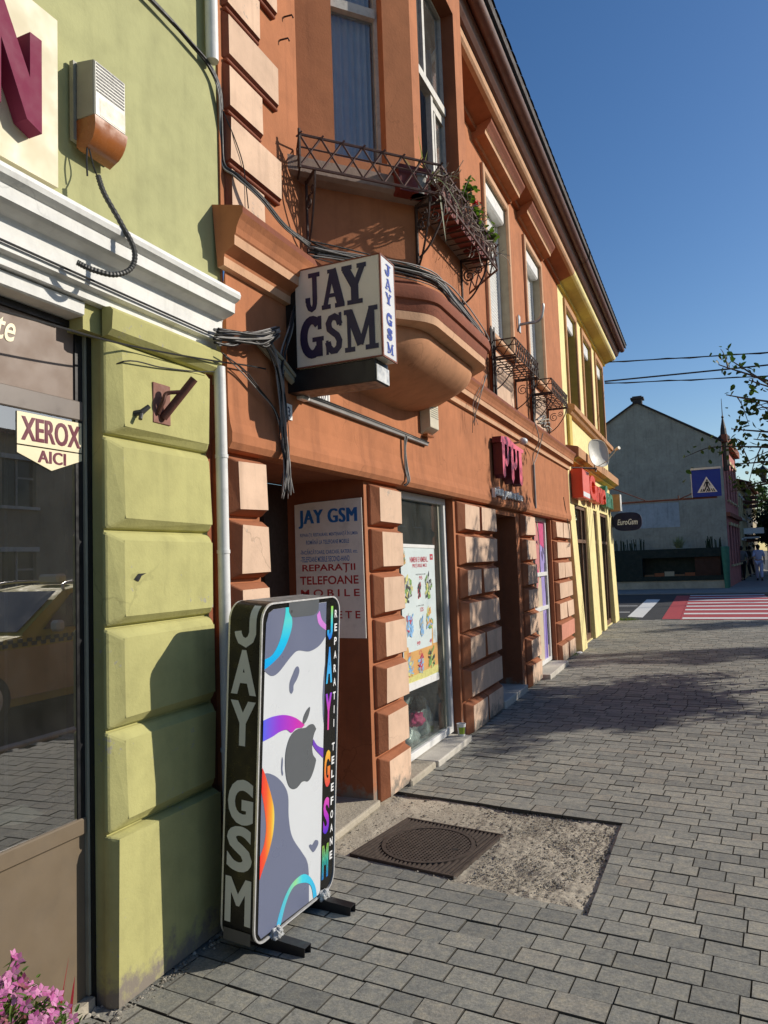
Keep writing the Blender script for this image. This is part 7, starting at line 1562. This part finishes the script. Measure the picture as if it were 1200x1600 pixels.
b = MB(); b.loft([body_sec(-2.05, .32, .62, .12), body_sec(-1.95, .22, .76, .06), body_sec(-1.2, .20, .93), body_sec(-.75, .20, .98), body_sec(.6, .20, 1.0), body_sec(1.6, .22, 1.02), body_sec(2.05, .26, .98, .05), body_sec(2.15, .36, .80, .10)]); bd = b.build("car_body", M['taxi'], t, auto=40)
b = MB(); roofsec = lambda y, z0, z1, ins: sect(y, [(.05, z0), (.05 + ins, z1), (Wd - .05 - ins, z1), (Wd - .05, z0)])
b.loft([roofsec(-.80, .975, .985, .04), roofsec(-.10, .99, 1.46, .16), roofsec(.4, 1.0, 1.52, .17), roofsec(1.5, 1.015, 1.50, .17), roofsec(2.05, .98, 1.0, .08)]); b.build("cabin", M['taxi'], t, auto=40)
gls = M['glass_dark']
for y0, y1, y2, y3 in ((-.55, .55, .55, .0), (.63, 1.45, 1.30, .63)):
    b = MB(); X = lambda z: .045 + .165 * (z - 1.0) / .5 - .012
    b.add([(X(1.02), y0, 1.02), (X(1.02), y1, 1.02), (X(1.42), y2, 1.42), (X(1.42), y3, 1.42)], [(0, 1, 2, 3)]); b.build("side_window", gls, t)
b = MB(); b.add([(.18, -.77, 1.0), (Wd - .18, -.77, 1.0), (Wd - .27, -.13, 1.44), (.27, -.13, 1.44)], [(0, 1, 2, 3)]); 
for i, v in enumerate(b.v): b.v[i] = (v[0], v[1] - .02, v[2] + .012)
b.build("windscreen", gls, t)
b = MB(); b.box((-.006, -1.75, .30), (.002, 1.95, .84)); b.build("lower_panel", M['taxi_beige'], t)
b = MB()
for k in range(56):
    for r_ in (0, 1):
        if (k + r_) % 2: b.box((-.010, -1.7 + .064 * k, .86 + .045 * r_), (.0, -1.7 + .064 * (k + 1), .903 + .045 * r_))
b.build("checker_stripe", M['black'], t)
for y in (-1.32, 1.28):
    for x in (.0, Wd - .19):
        b = MB(); A = [6.2832 * i / 24 for i in range(24)]; b.loft([[(x + dx, y + r_ * math.cos(a), .31 + r_ * math.sin(a)) for a in A] for dx, r_ in ((-.015, .20), (-.015, .29), (.02, .31), (.17, .31), (.20, .28))]); w = b.build("wheel", M['rubber'], t, auto=40)
        b = MB(); b.loft([[(x + dx, y + r_ * math.cos(a), .31 + r_ * math.sin(a)) for a in A] for dx, r_ in ((-.018, .19), (-.03, .12), (-.02, .03))]); b.build("rim", M['silver'], w, auto=40)
b = MB(); b.cbox((-.17, -.52, .99), (-.02, -.40, 1.12), .03); b.build("wing_mirror", M['siren_white'], t)
for x in (.26, Wd - .26): b = MB(); b.tube(smooth_path([(x, -.05, 1.47), (x, .1, 1.56), (x, 1.3, 1.56), (x, 1.5, 1.50)], 5), .02, 6); b.build("roof_rail", M['silver'], t)
for x in (.12, Wd - .42): b = MB(); b.cbox((x, -2.06, .58), (x + .30, -1.90, .72), .03); b.build("headlight", M['glass_dark'], t)
b = MB(); b.cbox((Wd / 2 - .18, .25, 1.53), (Wd / 2 + .18, .42, 1.66), .03); b.build("roof_light", M['cream_plastic'], t)
# ------------------------------------------------------------------ flowers by the shop front
fx, fy = .36, 1.36
t = thing("flower_planter", "dark planter box at the foot of the shop front holding pink flowers", "planter", (fx, fy, 0)); b = MB(); trough(b, -.16, -.55, .16, .20, 0, .30); b.build("trough", M['terracotta'], t); b = MB(); b.box((-.14, -.53, .26), (.14, .18, .28)); b.build("soil", M['soil'], t)
rf_ = random.Random(13)
t = thing("pink_flowers", "bushy plant covered in pink and mauve blossoms in front of the shop window", "flowers", (0, 0, 0)); st = MB(); lf = MB(); fl = []
PC = [MB() for _ in range(40)]
spots = []
for k in range(430):
    a = rf_.uniform(0, 6.28); rr_ = rf_.uniform(.0, 1) ** .6; x = fx + .17 * rr_ * math.cos(a); y = fy - .17 + .28 * rr_ * math.sin(a); z = .30 + (.30 - .13 * rr_ ** 2) * rf_.uniform(.35, 1.0); spots.append(Vector((x, y, z)))
for z_, y_, x_ in ((.565, 1.335, .37), (.545, 1.345, .40), (.595, 1.375, .345), (.58, 1.38, .35), (.56, 1.36, .36), (.47, 1.44, .40), (.43, 1.47, .42), (.40, 1.48, .43)): spots.append(Vector((x_, y_, z_)))
for i, c in enumerate(spots):
    st.tube(smooth_path([Vector((fx + (c.x - fx) * .4, fy - .17 + (c.y - fy + .17) * .4, .27)), Vector((c.x * .5 + fx * .5, c.y * .6 + (fy - .17) * .4, (c.z + .3) / 2 + .03)), c], 4), .002, 4)
    nrm = Vector((rf_.gauss(.6, .4), rf_.gauss(-.2, .5), rf_.gauss(.6, .4))).normalized(); a_ = nrm.orthogonal().normalized(); e_ = nrm.cross(a_); b = PC[i % 40]; s_ = rf_.uniform(.013, .019); ph = rf_.uniform(0, 6.28)
    for q in range(5):
        an = ph + q * 1.2566; d1 = a_ * math.cos(an) + e_ * math.sin(an); d2 = a_ * math.cos(an + .55) + e_ * math.sin(an + .55); d0 = a_ * math.cos(an - .55) + e_ * math.sin(an - .55); b.add([c, c + d0 * s_ * .75 + nrm * .002, c + d1 * s_ * 1.12 + nrm * .0045, c + d2 * s_ * .75 + nrm * .002], [(0, 1, 2, 3)])
    for q in range(5): strap(lf, c - Vector((rf_.gauss(0, .012), rf_.gauss(0, .012), rf_.uniform(.01, .07))), (rf_.gauss(0, 1), rf_.gauss(0, 1), rf_.gauss(.3, .5)), rf_.uniform(.018, .036), .009, .004, 3)
st.build("stems", M['leaf_light'], t); lf.build("leaves", M['leaf_light'], t); al = MB()
for b in PC: al.add(b.v, b.f)
tag(al.build("blossoms", M['petal_pink'], t), kind='stuff')
t = thing("red_leaf_plant", "small plant with dark red spikes beside the pink blossoms", "plant", (0, 0, 0)); b = MB(); b2 = MB()
for (x, y, z, h_) in ((.30, 1.555, .30, .09), (.31, 1.585, .29, .115), (.26, 1.60, .30, .07), (-.02, 1.86, .12, .14)):
    strap(b, (x, y, z + .03), (.15, rf_.gauss(0, .15), 1), h_, .013, .0, 4)
    for q in range(6): strap(b2, (x, y, z - .04), (rf_.gauss(0, .6), rf_.gauss(0, .6), 1), .09, .02, .02, 4)
b.build("red_spikes", M['spike_red'], t); b2.build("leaves", M['leaf_light'], t)
b = MB()
for k in range(60): pebble(b, rf_.uniform(-.15, .03), rf_.uniform(1.9, 2.12), .003, rf_.uniform(.004, .016))
tag(b.build("rubble", M['grit']), kind='stuff')
b = MB(); lump(b, .07, 11.98, .012, .05, .09, .012, 3, 8, .3); tag(b.build("paper_scrap", M['sign_white2']), "crumpled white paper scrap at the foot of the yellow house", "litter")
